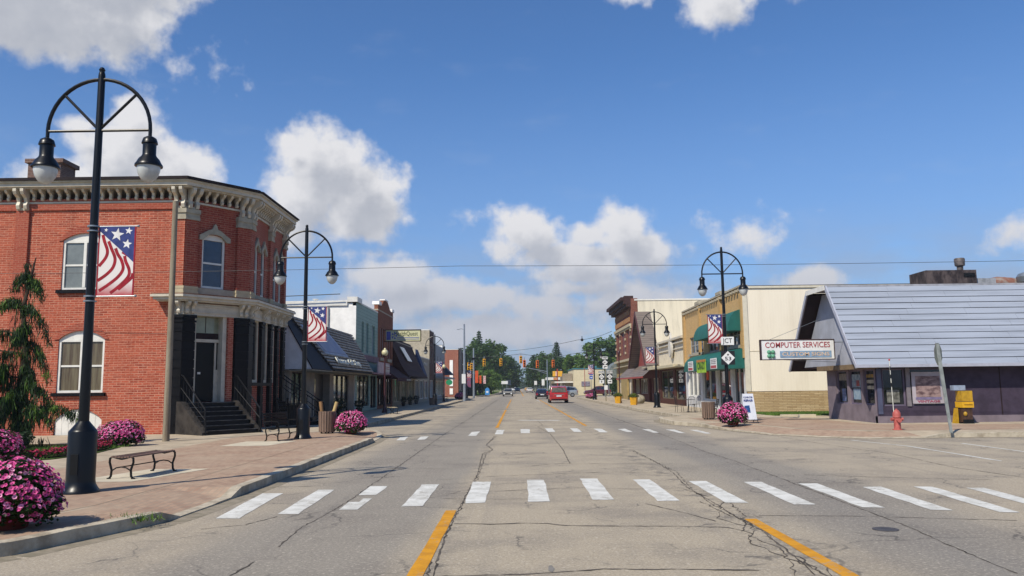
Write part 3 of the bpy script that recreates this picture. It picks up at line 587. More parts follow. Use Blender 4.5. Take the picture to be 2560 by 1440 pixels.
for i, (x, y, s, la, lb) in enumerate(LAMPS):
    rz = (1.15 if y == 119 else 0) if s == 1 else math.pi; hz = .94 if y > 70 else 1.05 if y == 33.9 else 1
    (place if i == 0 else dup)(lp, (x, y, .15), rz, la, (1, 1, hz))
    (place if i == 0 else dup)(bp, (x+.1 if s == 1 else x-.7, y, .15+3.16*hz), 0, lb, (1, 1, hz))
# ---- pole lamps with single globe
def potted(x, y, s, label):
    r = thing('potted_shrub', label, 'plant', (x, y, .15), 'shrubs in pots by the shop fronts'); k = MB(); k.lathe([(.001, 0), (.16*s, 0), (.22*s, .35*s), (.001, .33*s)], (x, y, .15), 12); k.build('pot', M('dark_pot', '2A2624', .6), r, True)
    f = MB(); leaf_blob(f, (x, y, .15+.62*s), .34*s, .34*s, .36*s, 500, .05*s, int(y)); f.build('foliage', leafM('pot_leaves', '2E4020', '2A1A24'), r)

def globe_lamp(x, y, h, label, mat, globe=True):
    r = proto('pole_lamp', label, 'street lamp', 'slim pole lamps along the pavements')
    MB().lathe([(.001, 0), (.2, 0), (.19, .08), (.12, .2), (.1, .5), (.06, .6), (.045, h-.62), (.07, h-.6), (.1, h-.52), (.1, h-.48), (.001, h-.48)], n=14).build('pole', mat, r, True)
    if globe:
        MB().ball((0, 0, h-.3), .22, 10).build('globe', M('cream_globe', 'C9C39A', .3, .05), r, True); MB().ball((0, 0, h-.06), .08, 6).build('finial', M('cream_globe', ''), r, True)
    else: MB().lathe([(.001, h-.48), (.1, h-.48), (.13, h-.2), (.06, h-.05), (.001, h)], n=10).build('cap', mat, r, True)
    return place(r, (x, y, .15))
BURG = M('burgundy_paint', '3C1215', .4, .1)
globe_lamp(-8.82, 53.26, 4.25, 'dark post lamp with a cream globe in front of the slatted grey shop', BURG)
globe_lamp(-8.55, 93, 4.3, 'farther post lamp with a small globe before the grey flat-fronted block', BURG)
globe_lamp(9.5, 75.4, 4.9, 'slim burgundy lamp post between the two yellow flower boxes', BURG, False)
# ---------------------------------------------------------------- benches
def bench_proto(back):
    r = proto('bench', 'x', 'bench', None)
    for k in range(5): pass
    s = MB()
    for k in range(7):
        x = -.2+k*.062; s.box(x, x+.05, -.72, .72, .375+.012*abs(3-k)/3, .40+.012*abs(3-k)/3)
    s.build('seat', M('bench_boards', '6A5348', .6, .2, 3, streak=(4, .5, 4)) if not back else BLACKP, r)
    for y in (-.7, .7):
        f = MB()
        for sg in (-1, 1):
            f.tube([(sg*.24, y, 0), (sg*.2, y, .05), (sg*.19, y, .16), (sg*.235, y, .3), (sg*.23, y, .37), (sg*.18, y, .40), (sg*.08, y, .375), (0, y, .36)], .021, 6); f.box(sg*.24-.03, sg*.24+.03, y-.02, y+.02, 0, .02)
        f.tube([(-.2, y, .14), (-.1, y, .2), (0, y, .215), (.1, y, .2), (.2, y, .14)], .013, 6); f.build('end_frame', BLACKC, r, True)
    MB().cyl((0, -.7, .215), (0, .7, .215), .011, n=6).build('stretcher', BLACKC, r)
    if back:
        b = MB()
        for k in range(5): b.box(-.30-.015*k, -.28-.015*k, -.72, .72, .48+k*.08, .54+k*.08)
        b.build('backrest', BLACKC, r)
        for y in (-.71, .71):
            a = MB(); a.tube([(-.2, y, .38), (-.28, y, .5), (-.36, y, .88)], .018, 6); a.tube([(-.28, y, .6), (-.1, y, .62), (.18, y, .6), (.24, y, .54), (.2, y, .42)], .016, 6); a.build('arm', BLACKC, r, True)
    return r
b0 = bench_proto(False); place(b0, (-7.22, 15.63, .158), R(-7), 'backless bench of brown slats on curved black iron legs by the near lamp')
del b0
b1_ = bench_proto(True); place(b1_, (-7.5, 25.9, .155), R(-14), 'black iron bench with a backrest left of the second lamp')
o = bench_proto(False); place(o, (-8.0, 51.2, .15), R(20), 'pale-topped backless bench in the shade just past the globe lamp')
for c_ in o.children:
    if c_.name.startswith('seat'): c_.data = c_.data.copy(); c_.data.materials[0] = M('weathered_boards', 'B2A68C', .8)
dup(b1_, (-8.2, 91.0, .15), 0, 'small dark bench near the farther globe lamp')
dup(b1_, (9.75, 41.0, .15), R(170), 'dark bench behind the slatted litter bin near the green awning')
# ---------------------------------------------------------------- litter bins with wooden slats
def bin_proto():
    r = proto('litter_bin', 'x', 'litter bin', None)
    s = MB(); n = 20
    for k in range(n):
        a = 2*math.pi*k/n; p = Vector((math.cos(a), math.sin(a), 0)); t = Vector((-p.y, p.x, 0)); q = [p*.27-t*.034, p*.27+t*.034, p*.292+t*.034, p*.292-t*.034]
        s.hexa([(v.x, v.y, .07) for v in q]+[(v.x*1.06, v.y*1.06, .8) for v in q])
    s.build('slats', WOODB, r)
    MB().lathe([(.001, .05), (.262, .05), (.275, .76), (.25, .76), (.24, .1), (.001, .1)], n=20).build('liner', BLACKC, r, True)
    f = MB()
    for k in range(4): f.cyl((.2*math.cos(k*1.57), .2*math.sin(k*1.57), 0), (.2*math.cos(k*1.57), .2*math.sin(k*1.57), .06), .03, n=6)
    f.build('feet', BLACKC, r); return r
tb = bin_proto(); place(tb, (-6.95, 29.4, .15), 0, 'brown slatted litter bin with cardboard tubes sticking out of it')
dup(tb, (8.75, 37.3, .15), 1, 'brown slatted litter bin beside the pink petunias near the folding board')
dup(tb, (-8.0, 74.8, .15), 1, 'small orange-brown bin at the foot of the far lamp', .85)
CARD = M('cardboard', '8A6A48', .85, .1)
t1 = MB(); t1.cyl((-7.08, 29.4, .4), (-7.2, 29.4, 1.3), .065, n=14); tag(t1.build('cardboard_tube', CARD, None, True), 'brown cardboard tube leaning left out of the litter bin', 'tube', 'cardboard tubes thrown in the bin')
t1 = MB(); t1.cyl((-6.86, 29.4, .4), (-6.62, 29.45, 1.28), .065, n=14); tag(t1.build('cardboard_tube', M('pale_card', 'B59E6C', .85, .1), None, True), 'paler yellow cardboard tube leaning right out of the litter bin', 'tube', 'cardboard tubes thrown in the bin')
# ---------------------------------------------------------------- planters with petunias
LEAFG = leafM('petunia_leaves', '2F4A1C', '1D3312')
def petal_mat(name, c1, c2, edge):
    m = leafM(name, c1, c2, .2); return m
PK = petal_mat('petunia_pink', 'DA5898', 'BC427E', 'E8B0C8'); PK2 = petal_mat('petunia_pale', 'EAB2CC', 'DA84AE', 'FFFFFF'); CEN = M('petunia_centre', '5A1238', .8)
def flower_dome(mb, c, rx, rz, n, seed, fr=.026, zlo=-.75):
    random.seed(seed)
    for _ in range(n):
        while True:
            v = Vector((random.gauss(0, 1), random.gauss(0, 1), random.gauss(0, 1))).normalized()
            if v.z > zlo and (v.z > .0 or random.random() < .38): break
        lump = 1+.09*math.sin(v.x*5+seed)*math.cos(v.y*6)+random.uniform(-.06, .05)
        p = Vector((c[0]+v.x*rx*lump, c[1]+v.y*rx*lump, c[2]+v.z*rz*lump)); nn = (v+Vector((random.uniform(-.5, .5), random.uniform(-.5, .5), random.uniform(-.2, .6)))).normalized()
        q = nn.to_track_quat('Z', 'Y'); f = fr*random.uniform(.75, 1.25); ci = mb.pt(p-nn*f*.45); ring = []; mb.m = 1 if random.random() < .3 else 0
        k_ = 10; base = random.uniform(0, 6)
        for k in range(k_):
            a = base+2*math.pi*k/k_; rr_ = f*(1.0 if k % 2 else .86); ring.append(mb.pt(p+q @ Vector((rr_*math.cos(a), rr_*math.sin(a), 0))))
        inner = [mb.pt(p-nn*f*.3+q @ Vector((f*.3*math.cos(base+2*math.pi*k/5), f*.3*math.sin(base+2*math.pi*k/5), 0))) for k in range(5)]
        for k in range(5): mb.fi((ring[2*k], ring[2*k+1], inner[k])); mb.fi((ring[2*k+1], ring[(2*k+2) % 10], inner[(k+1) % 5], inner[k]))
        mm = mb.m; mb.m = 2; mb.fi(inner); mb.m = mm
def leaf_blob(mb, c, rx, ry, rz, n, size, seed, shell=.55, flat=.0, zmin=-9):
    random.seed(seed)
    for _ in range(n):
        v = Vector((random.gauss(0, 1), random.gauss(0, 1), random.gauss(0, 1))).normalized()*(shell+(1-shell)*random.random())
        lump = 1+.12*math.sin(v.x*4+seed)*math.sin(v.y*5+seed*2)+.1*math.sin(v.z*6+seed)
        p = Vector((c[0]+v.x*rx*lump, c[1]+v.y*ry*lump, c[2]+v.z*rz*lump))
        if p.z < zmin: continue
        q = Vector((random.gauss(0, 1), random.gauss(0, 1), random.gauss(0, .8)+flat)).to_track_quat('Z', 'Y'); s = size*random.uniform(.6, 1.3); w = s*.55
        mb.face([p+q @ Vector(e) for e in ((-s, 0, 0), (0, -w, 0), (s, 0, 0), (0, w, 0))])
def planter_proto():
    r = proto('flower_planter', 'x', 'planter', None)
    f = MB(); leaf_blob(f, (0, 0, .42), .52, .52, .4, 4200, .036, 3, .6);
    for q in range(9):
        a = q*.7; leaf_blob(f, (.42*math.cos(a), .42*math.sin(a), .2+.05*(q % 3)), .17, .17, .15, 260, .034, q, .3)
    f.build('foliage', LEAFG, r)
    b = MB(); flower_dome(b, (0, 0, .42), .56, .42, 950, 5)
    for q in range(7):
        a = q*.9+.3; flower_dome(b, (.44*math.cos(a), .44*math.sin(a), .26+.06*(q % 2)), .17, .16, 56, 40+q)
    flower_dome(b, (.1, -.05, .68), .3, .2, 90, 77); b.build('blossoms', [PK, PK2, CEN], r)
    MB().lathe([(.001, 0), (.19, 0), (.2, .02), (.25, .3), (.28, .32), (.28, .36), (.22, .36), (.001, .34)], n=20).build('pot', M('terracotta', '6E2F26', .7, .15), r, True); return r
pp = planter_proto(); place(pp, (-6.08, 9.75, .15), 0, 'big globe of pink petunias standing by the near kerb, cut by the picture edge', (1.0, 1.0, .95))
dup(pp, (-6.03, 29.2, .15), 1, 'rounded pink petunia planter beside the bin with cardboard tubes')
dup(pp, (8.45, 32.0, .15), 2, 'rounded pink petunia planter beside the white folding board', (1.02, 1.02, 1.05))
dup(pp, (-11.75, 23.9, .15), .4, 'petunia pot at the end of the flower bed by the red brick wall', (1.15, .9, .88))
dup(pp, (-12.3, 18.9, .15), 4, 'petunia mound at the corner of the bed beneath the drooping conifer', (1.1, 1.1, .9))
dup(pp, (-7.6, 106, .15), 5, 'dark petunia planter at the foot of the tall steel signal pole', (1.3, 1.3, 1.1))
dup(pp, (9.2, 101.5, .15), .4, 'pink-flowered planter in front of the parked maroon car', (1.3, 1.3, .8))
# yellow flower boxes
def yellow_box():
    r = proto('flower_box', 'x', 'planter', 'yellow wooden flower boxes')
    m = MB()
    for k in range(6):
        a = k*math.pi/3; b = (k+1)*math.pi/3; P = [(math.cos(a)*.34, math.sin(a)*.34), (math.cos(b)*.34, math.sin(b)*.34)]
        m.hexa([(P[0][0]*.8, P[0][1]*.8, 0), (P[1][0]*.8, P[1][1]*.8, 0), (P[1][0]*.7, P[1][1]*.7, 0), (P[0][0]*.7, P[0][1]*.7, 0), (*P[0], .62), (*P[1], .62), (P[1][0]*.88, P[1][1]*.88, .62), (P[0][0]*.88, P[0][1]*.88, .62)])
    m.build('box', M('yellow_paint', 'D09A1C', .5, .1), r)
    f = MB(); leaf_blob(f, (0, 0, .72), .42, .42, .22, 700, .05, 8); f.build('foliage', leafM('mixed_leaves', '5A6A1E', '3A1D2E'), r); return r
yb = yellow_box(); place(yb, (9.55, 66.8, .15), 0, 'nearer yellow flower box with dark plants before the pent roof'); dup(yb, (9.1, 73.6, .15), 1, 'farther yellow flower box beside the burgundy lamp post')
# ---------------------------------------------------------------- hydrant, stop sign, newspaper boxes, folding board
r = thing('fire_hydrant', 'faded red fire hydrant with a tall striped marker rod', 'hydrant', (12.78, 27.45, .15)); HYD = M('hydrant_red', 'B05A52', .6, .2, 8, col2='96453F'); X, Y_, Z = 12.78, 27.45, .15
MB().lathe([(.001, 0), (.16, 0), (.16, .03), (.11, .04), (.105, .4), (.13, .42), (.13, .45), (.125, .46), (.13, .5), (.12, .58), (.08, .65), (.03, .68), (.03, .71), (.001, .71)], (X, Y_, Z), 18).build('body', HYD, r, True)
for s in (-1, 1): MB().cyl((X+s*.08, Y_, Z+.36), (X+s*.2, Y_, Z+.36), .05, .055, 12).build('outlet', HYD, r, True)
MB().cyl((X, Y_-.08, Z+.33), (X, Y_-.2, Z+.33), .07, .075, 14).build('outlet', HYD, r, True)
rod = MB(); rod.cyl((X-.09, Y_, Z+.55), (X-.12, Y_, Z+2.38), .013, n=6); ro = rod.build('marker_rod', M('rod_white', 'D0CFC4', .5), r)
rb = MB()
for k in range(3): rb.cyl((X-.107-.002*k, Y_, Z+1.45+k*.28), (X-.107-.002*k-.002, Y_, Z+1.58+k*.28), .016, n=6)
rb.build('dark_band', BLACKC, ro); rb = MB(); rb.ball((X-.12, Y_, Z+2.36), .035, 6); rb.build('tip', M('rod_red', 'B03038', .5), ro)
r = thing('stop_sign', 'back of a leaning octagonal stop sign on a galvanised post', 'road sign', (13.55, 25.55, .15)); lean = -.09
pst = MB(); pst.hexa([(13.52, 25.52, .15), (13.6, 25.52, .15), (13.6, 25.56, .15), (13.52, 25.56, .15), (13.22+.04, 25.52, 2.95), (13.34+.04, 25.52, 2.95), (13.34+.04, 25.56, 2.95), (13.22+.04, 25.56, 2.95)]); pst.build('post', M('post_steel', '8D9390', .5, .15, 4), r)
P = [(13.36+.33*math.cos(math.pi/8+k*math.pi/4)*.72, 25.58+.33*math.cos(math.pi/8+k*math.pi/4)*.62, 2.62+.38*math.sin(math.pi/8+k*math.pi/4)) for k in range(8)]
sg = MB(); sg.slab(P, (0, .006, 0)); sg.build('sign_plate', M('sign_back', '8C8F80', .5, .12, 3), r)
sg = MB(); sg.slab([(a+.003, b+.012, c_) for a, b, c_ in P], (0, .003, 0)); sg.build('sign_face', M('stop_red', '9A1420', .5), r)
r = thing('newspaper_box', 'yellow and black newspaper vending box against the purple wall', 'newspaper box', (17.15, 31.0, .15)); YB = M('newsbox_yellow', 'B8901E', .5, .15, 4); x0, y0 = 17.15, 31.2
MB().box(x0-.23, x0+.25, y0-.22, y0+.22, .95, 1.32).build('top_box', YB, r)
k = MB(); k.box(x0-.26, x0+.26, y0-.25, y0+.25, .72, .93); k.box(x0-.18, x0+.18, y0-.28, y0-.25, .84, .87); k.build('tray', M('newsbox_bright', 'D6A418', .45, .1), r)
k = MB(); k.box(x0-.22, x0+.2, y0-.2, y0+.22, .2, .70); k.build('cabinet', M('newsbox_brown', '4E3424', .6, .3, 5), r)
k = MB(); k.box(x0-.24, x0+.24, y0-.21, y0-.2, .03+.13, .3); k.box(x0-.28, x0+.28, y0-.05, y0+.2, .15, .2); k.build('base', BLACKC, r)
k = MB(); k.ball((x0-.12, y0-.2, .5), .08, 8); k.build('logo', YB, r)
k = MB(); k.box(x0-.42, x0+.1, y0+.0, y0+.26, 1.34, 1.52); k.build('sign_board', M('pale_blue_board', '8A98AC', .5), r)
k = MB(); k.slab([(x0-.42, y0, .15), (x0-.3, y0, .15), (x0-.3, y0, .7)], (0, .3, 0)); k.build('side_plate', YB, r); r.scale = (.86, 1, 1.06)
r = thing('folding_board', 'white folding pavement board advertising computer repair with a screen picture', 'a-board', (9.52, 33.4, .15)); x0, y0 = 9.52, 33.45; WP = M('board_white', 'CDD0D8', .5, .06)
k = MB(); k.hexa([(x0-.27, y0-.16, .3), (x0+.27, y0-.16, .3), (x0+.27, y0-.13, .3), (x0-.27, y0-.13, .3), (x0-.24, y0+.03, 1.35), (x0+.2, y0+.03, 1.35), (x0+.2, y0+.06, 1.35), (x0-.24, y0+.06, 1.35)]); k.build('panel', WP, r)
k = MB(); k.hexa([(x0-.27, y0+.3, .3), (x0+.27, y0+.3, .3), (x0+.27, y0+.32, .3), (x0-.27, y0+.32, .3), (x0-.24, y0+.07, 1.35), (x0+.2, y0+.07, 1.35), (x0+.2, y0+.09, 1.35), (x0-.24, y0+.09, 1.35)]); k.build('rear_panel', WP, r)
BLU = M('sign_blue', '2B3A78', .5)
text(r, 'COMPUTER', (x0-.03, y0-.013, 1.2), .1, BLU, (79.7, 0, 0), .38); text(r, 'REPAIR', (x0-.03, y0-.033, 1.07), .13, BLU, (79.7, 0, 0), .38, bold=.003)
k = MB(); k.hexa([(x0-.2, y0-.118, .62), (x0+.03, y0-.118, .58), (x0+.03, y0-.10, .58), (x0-.2, y0-.10, .62), (x0-.2, y0-.07, .86), (x0+.0, y0-.07, .88), (x0+.0, y0-.05, .88), (x0-.2, y0-.05, .86)]); k.build('screen_picture', M('screen_blue', '2E5C9A', .4, .3, 9), r)
k = MB()
for s in (-1, 1): k.tube([(x0+s*.27, y0-.3, .15), (x0+s*.26, y0-.2, .28), (x0+s*.26, y0+.3, .28), (x0+s*.27, y0+.4, .15)], .014, 6)
k.build('stand', BLACKC, r, True)
# café tables and chairs
IRON = M('dark_iron', '2A2422', .5, .1)
r = thing('cafe_table', 'small round iron café table in front of the green awning', 'table', (10.0, 47.6, .15)); MB().lathe([(.001, .72), (.38, .72), (.38, .74), (.001, .74)], (10.0, 47.6, .15), 18).build('tabletop', IRON, r)
k = MB(); k.cyl((10.0, 47.6, .15), (10.0, 47.6, .87), .025, n=8); k.lathe([(.001, 0), (.22, 0), (.05, .05), (.001, .06)], (10.0, 47.6, .15), 12); k.build('pedestal', IRON, r, True)
cp = proto('cafe_chair', 'x', 'chair', 'iron café chairs'); k = MB(); k.lathe([(.001, .44), (.2, .44), (.2, .46), (.001, .46)], n=14); k.build('seat', IRON, cp)
for sx in (-1, 1):
    for sy in (-1, 1): MB().cyl((sx*.2, sy*.2, 0), (sx*.15, sy*.15, .45), .012, n=6).build('leg', IRON, cp)
k = MB(); k.tube([(-.18, .17, .44), (-.19, .22, .8), (-.1, .24, .92), (.1, .24, .92), (.19, .22, .8), (.18, .17, .44)], .013, 6)
for x in (-.08, 0, .08): k.cyl((x, .19, .45), (x, .24, .91), .008, n=5)
k.build('backrest', IRON, cp); place(cp, (9.45, 47.5, .15), 1.7, 'iron café chair on the kerb side of the small table'); dup(cp, (10.5, 47.9, .15), -1.2, 'iron café chair between the small table and the shopfront'); dup(cp, (10.0, 46.8, .15), 3.1, 'iron café chair on the near side of the small table')
# ---------------------------------------------------------------- route signs
SW, SB = M('sign_white', 'DADBD8', .5, .05), M('sign_black', '17171A', .5)
def diamond(r, x, y, z, s, txt):
    k = MB(); k.box(x-s/2, x+s/2, y, y+.01, z-s/2, z+s/2); p = k.build('route_plate', SB, r)
    k = MB(); h = s*.49; k.slab([(x, y-.006, z-h), (x+h, y-.006, z), (x, y-.006, z+h), (x-h, y-.006, z)], (0, .005, 0)); k.build('diamond', SW, p)
    text(p, 'M', (x, y-.011, z+s*.22), s*.16, SB, bold=.004); text(p, txt, (x, y-.011, z-s*.07), s*.36, SB, width=s*.46, bold=.002)
r = thing('route_sign', 'JCT plate above a black square with a white 53 diamond on the lamp post', 'road sign', (8.84, 33.75, 2.5))
k = MB(); k.box(8.57, 9.11, 33.75, 33.76, 3.39, 3.73); k.build('plate', SW, r); text(r, 'JCT', (8.84, 33.745, 3.56), .28, SB, width=.4)
diamond(r, 8.83, 33.75, 2.85, .58, '53')
r = thing('route_sign_assembly', 'post with three black and white diamond route signs and arrow plates', 'road sign', (9.12, 84, .15)); x0, y0 = 9.14, 84
k = MB(); k.box(x0-.05, x0+.05, y0, y0+.08, .15, 5.0); k.build('post', M('post_wood', '7C7660', .8, .1), r)
def plate(x, z, w, h, txt=None, arrow=None):
    k = MB(); k.box(x-w/2, x+w/2, y0-.03, y0-.02, z-h/2, z+h/2); p = k.build('plate', SW, r)
    if txt: text(p, txt, (x, y0-.035, z), h*.7, SB, bold=.008)
    if arrow is not None:
        a = MB()
        if arrow == 0: a.box(x-w*.3, x+w*.15, y0-.037, y0-.031, z-.04, z+.04); a.slab([(x+w*.15, y0-.037, z-.11), (x+w*.35, y0-.037, z), (x+w*.15, y0-.037, z+.11)], (0, .006, 0))
        elif arrow == 1: a.box(x-.04, x+.04, y0-.037, y0-.031, z-.12, z+.03); a.slab([(x-.11, y0-.037, z+.03), (x+.11, y0-.037, z+.03), (x, y0-.037, z+.14)], (0, .006, 0))
        else: a.box(x-w*.25, x+w*.15, y0-.037, y0-.031, z-.02, z+.06); a.box(x-w*.25, x-w*.12, y0-.037, y0-.031, z-.13, z-.02); a.slab([(x+w*.15, y0-.037, z-.09), (x+w*.33, y0-.037, z+.02), (x+w*.15, y0-.037, z+.13)], (0, .006, 0))
        a.build('arrow', SB, p)
plate(x0-.02, 4.92, .6, .28, 'WEST'); diamond(r, x0-.02, y0-.03, 4.44, .62, '81'); plate(x0-.02, 3.94, .52, .4, arrow=2)
plate(x0-.46, 3.36, .64, .28, 'SOUTH'); diamond(r, x0-.44, y0-.03, 2.84, .62, '53'); plate(x0-.44, 2.3, .5, .4, arrow=1)
plate(x0+.46, 3.36, .64, .28, 'NORTH'); diamond(r, x0+.46, y0-.03, 2.84, .62, '53'); plate(x0+.46, 2.3, .5, .4, arrow=0)
plate(x0+.02, 1.65, .38, .5); r.scale = (.94, 1, .94)
# ---------------------------------------------------------------- wires, poles
r = thing('utility_pole', 'plain weathered grey wooden post standing in front of the brick corner', 'pole', (-11.28, 25.9, .15)); k = MB(); k.lathe([(.001, 0), (.11, 0), (.1, 2.5), (.085, 7.85), (.001, 7.85)], (-11.28, 25.9, .15), 14); k.build('post', M('weathered_post', '8F8674', .9, .25, 1.5, streak=(5, 5, .35), bump=.5, col2='6E6152'), r, True)
def wire(name, pts, rad, label, sag=0.0, group=None):
    P = []
    for p, q in zip(pts, pts[1:]):
        p, q = Vector(p), Vector(q)
        for i in range(12): t = i/12; v = p.lerp(q, t); v.z -= sag*4*t*(1-t); P.append(v)
    P.append(Vector(pts[-1])); k = MB(); k.tube(P, rad, 5); return tag(k.build(name, M('cable_black', '2A2C30', .6), None, True), label, 'wire', group)
wire('overhead_wire', [(-24, 28.8, 6.12), (-2, 28.4, 6.08), (22, 28.0, 5.98)], .008, 'thin dark wire crossing the whole street above the lamps', .07)

potted(-10.5, 47.6, 1.1, 'dark potted shrub by the shop door under the slatted roof'); potted(-10.4, 52.8, 1.0, 'potted shrub before the window at the far end of the slatted roof'); potted(-10.3, 72.5, .9, 'low dark planting under the near end of the dark mansard'); potted(-10.3, 77, .9, 'low dark planting under the middle of the dark mansard'); potted(-10.3, 81.5, .9, 'low dark planting under the far end of the dark mansard')
# ---------------------------------------------------------------- corner brick building (left)
bb = thing('corner_brick_building', 'two-storey red brick corner building with bracketed cream cornice and chamfered entrance', 'building', (-13, 31, .15))
FS_ = Fr(-26, 30.2, 0); FC = Fr(-12.75, 30.2, 50.9); FE = Fr(-11.0, 32.35, 90)     # south wall, chamfer, street front
TOP = 9.15
sx = lambda x: x+26
w1, w2 = (sx(-17.42), sx(-15.72)), (sx(-17.38), sx(-15.62))
s = MB(FS_); holes = [(w1[0], w1[1], 5.62, 7.82), (w2[0], w2[1], 1.72, 4.06), (w2[0]-.02, w2[1]+.02, .15, 1.12)]
wall(s, 0, sx(-12.75), 0, TOP, holes)
for h, rise in zip(holes, (.28, .33, .4)): arch_fill(s, h[0], h[1], h[3]-rise, h[3])
s.build('brick_wall', RED, bb)
s = MB(FS_)   # pilasters, frieze band, soldier arches
s.box(sx(-19.25), sx(-18.75), 0, .1, .15, 8.75); s.box(0, sx(-12.78), 0, .06, 8.72, 9.15)
for h, rise in zip(holes[:2], (.28, .33)):
    P = arch_pts(h[0], h[1], h[3]-rise, rise, 10); Q = arch_pts(h[0]-.16, h[1]+.16, h[3]-rise-.02, rise+.3, 10)
    for k in range(10): s.slab([(P[k][0], .0, P[k][1]), (P[k+1][0], .0, P[k+1][1]), (Q[k+1][0], .0, Q[k+1][1]), (Q[k][0], .0, Q[k][1])], (0, .035, 0))
s.build('brick_pilaster', brickM('red_brick_band', '9A4B38', '833629', 'A5705C', blotch='A2503E'), bb)
for (a, b), z0, z1, ar, pm in ((w1, 5.62, 7.82, .28, M('grey_blind', '767B78', .12, .1, 2, spec=.8)), (w2, 1.72, 4.06, .33, CURT)):
    o = window(bb, FS_, a, b, z0, z1, pm, WHITE, nx=2, nz=2, fw_=.09, d=-.06, arch=ar)
    k = MB(FS_); k.box(a-.13, b+.12, -.02, .12, z0-.13, z0); k.build('sill', CHAR, o)
k = MB(FS_); P = arch_pts(w2[0], w2[1], .72, .38); k.slab([(w2[0], -.12, .15)]+[(a, -.12, b) for a, b in P]+[(w2[1], -.12, .15)], (0, .05, 0))
for q in range(1, 7): k.box(w2[0]+q*.25-.008, w2[0]+q*.25+.008, -.07, -.062, .15, .98)
k.build('basement_hatch', WHITE, bb)
# chamfer
s = MB(FC); LC = 2.77
wall(s, 0, LC, 0, TOP, [(.55, 1.88, 1.3, 4.72), (.74, 1.73, 5.72, 7.86)]); arch_fill(s, .74, 1.73, 7.72, 7.86)
s.build('brick_wall', RED if False else REDC, bb)
s = MB(FE); LE = 5.0; ew = [(.7, 1.2), (1.62, 2.12), (3.35, 3.85), (4.2, 4.6)]
gw = [(.62, 1.5), (1.95, 2.75), (3.15, 3.7)]
wall(s, 0, LE, 0, TOP, [(a, b, 5.72, 7.8) for a, b in ew]+[(a, b, 2.05, 4.7) for a, b in gw])
for a, b in ew: arch_fill(s, a, b, 7.6, 7.8)
s.build('brick_wall', REDF, bb)
# rest of the body
k = MB(); k.m = 0; body = [(-26, 30.7), (-13.2, 30.7), (-11.7, 32.55), (-11.45, 37.34), (-26, 37.34)]
k.slab([(x, y, 0) for x, y in body], (0, 0, TOP)); k.face([(-26, 37.35, 0), (-11, 37.35, 0), (-11, 37.35, TOP), (-26, 37.35, TOP)]); k.build('body', REDF, bb)
# windows of the upper floor with stone hoods
def hood(F, a, b, zs, parent, wings=.2, hh=.5):
    c_ = (a+b)/2; w = (b-a)/2; k = MB(F)
    up = [(a-wings, zs-.12), (a-wings, zs+.06), (a-.02, zs+.14), (c_-w*.55, zs+.30), (c_-w*.22, zs+.36), (c_-w*.12, zs+hh), (c_, zs+hh+.07), (c_+w*.12, zs+hh), (c_+w*.22, zs+.36), (c_+w*.55, zs+.30), (b+.02, zs+.14), (b+wings, zs+.06), (b+wings, zs-.12)]
    P = arch_pts(a, b, zs, .15, 10); lo = [(P[10-i][0], P[10-i][1]) for i in range(11)]
    for i in range(len(up)-1):
        f0_, f1_ = i/(len(up)-1), (i+1)/(len(up)-1)
        def lowp(f):
            x = up[0][0]+(up[-1][0]-up[0][0])*f; x = min(max(x, a-wings), b+wings)
            if x <= a or x >= b: return (x, zs-.12)
            t = (x-c_)/w; return (x, zs+.15*(1-t*t))
        xa, xb = up[i][0], up[i+1][0]
        if abs(xb-xa) < 1e-4: continue
        def lx(x):
            if x <= a-.001 or x >= b+.001: return zs-.12
            t = (x-c_)/w; return zs+.15*(1-t*t)
        k.slab([(xa, 0, lx(xa)), (xb, 0, lx(xb)), (xb, 0, up[i+1][1]), (xa, 0, up[i][1])], (0, .09, 0))
    k.build('window_hood', TRIM, parent)
o = window(bb, FC, .74, 1.73, 5.72, 7.86, GLASSB, WHITE, nz=2, fw_=.085, d=-.08, arch=.14); hood(FC, .74, 1.73, 7.72, o, .17)
k = MB(FC); k.box(.5, 2.2, 0, .08, 5.47, 5.7); k.build('sill', TRIM, o)
for a, b in ew:
    o = window(bb, FE, a, b, 5.72, 7.8, GLASSB, WHITE, nz=2, fw_=.07, d=-.06, arch=.12); hood(FE, a, b, 7.66, o, .12, .42)
k = MB(FE); k.box(.42, LE, 0, .07, 5.5, 5.7); k.build('sill_course', TRIM, bb)
# brick pilasters at the two corners with stone caps and bases
for a, b in ((-.02, .5), (2.2, LC+.02)): P1 = MB(FC); P1.box(a, b, 0, .12, 5.4, 8.3); P1.build('brick_pilaster', REDC, bb)
P1 = MB(FS_); P1.box(sx(-13.12), sx(-12.7), 0, .12, 5.4, 8.3); P1.build('brick_pilaster', RED, bb)
for a, b in ((-.05, .42), (2.55, 2.95), (4.7, 5.02)): P1 = MB(FE); P1.box(a, b, 0, .12, 5.4, 8.3); P1.build('brick_pilaster', REDF, bb)
for F, a, b in ((FS_, sx(-13.12), sx(-12.68)), (FC, -.04, .5), (FC, 2.2, LC+.04), (FE, -.05, .42), (FE, 2.55, 2.95), (FE, 4.7, 5.02)):
    k = MB(F); k.box(a-.03, b+.03, 0, .17, 8.3, 8.42); k.box(a-.015, b+.015, 0, .15, 8.42, 8.55); k.box(a-.04, b+.04, 0, .19, 8.55, 8.72); k.build('pilaster_cap', TRIM, bb)
    k = MB(F); k.box(a-.04, b+.04, 0, .18, 5.42, 5.52); k.box(a-.02, b+.02, 0, .16, 5.52, 5.62); k.box(a-.035, b+.035, 0, .17, 5.62, 5.72); k.build('pilaster_base', M('pale_stone', 'B5A98C', .8, .1, 3), bb)
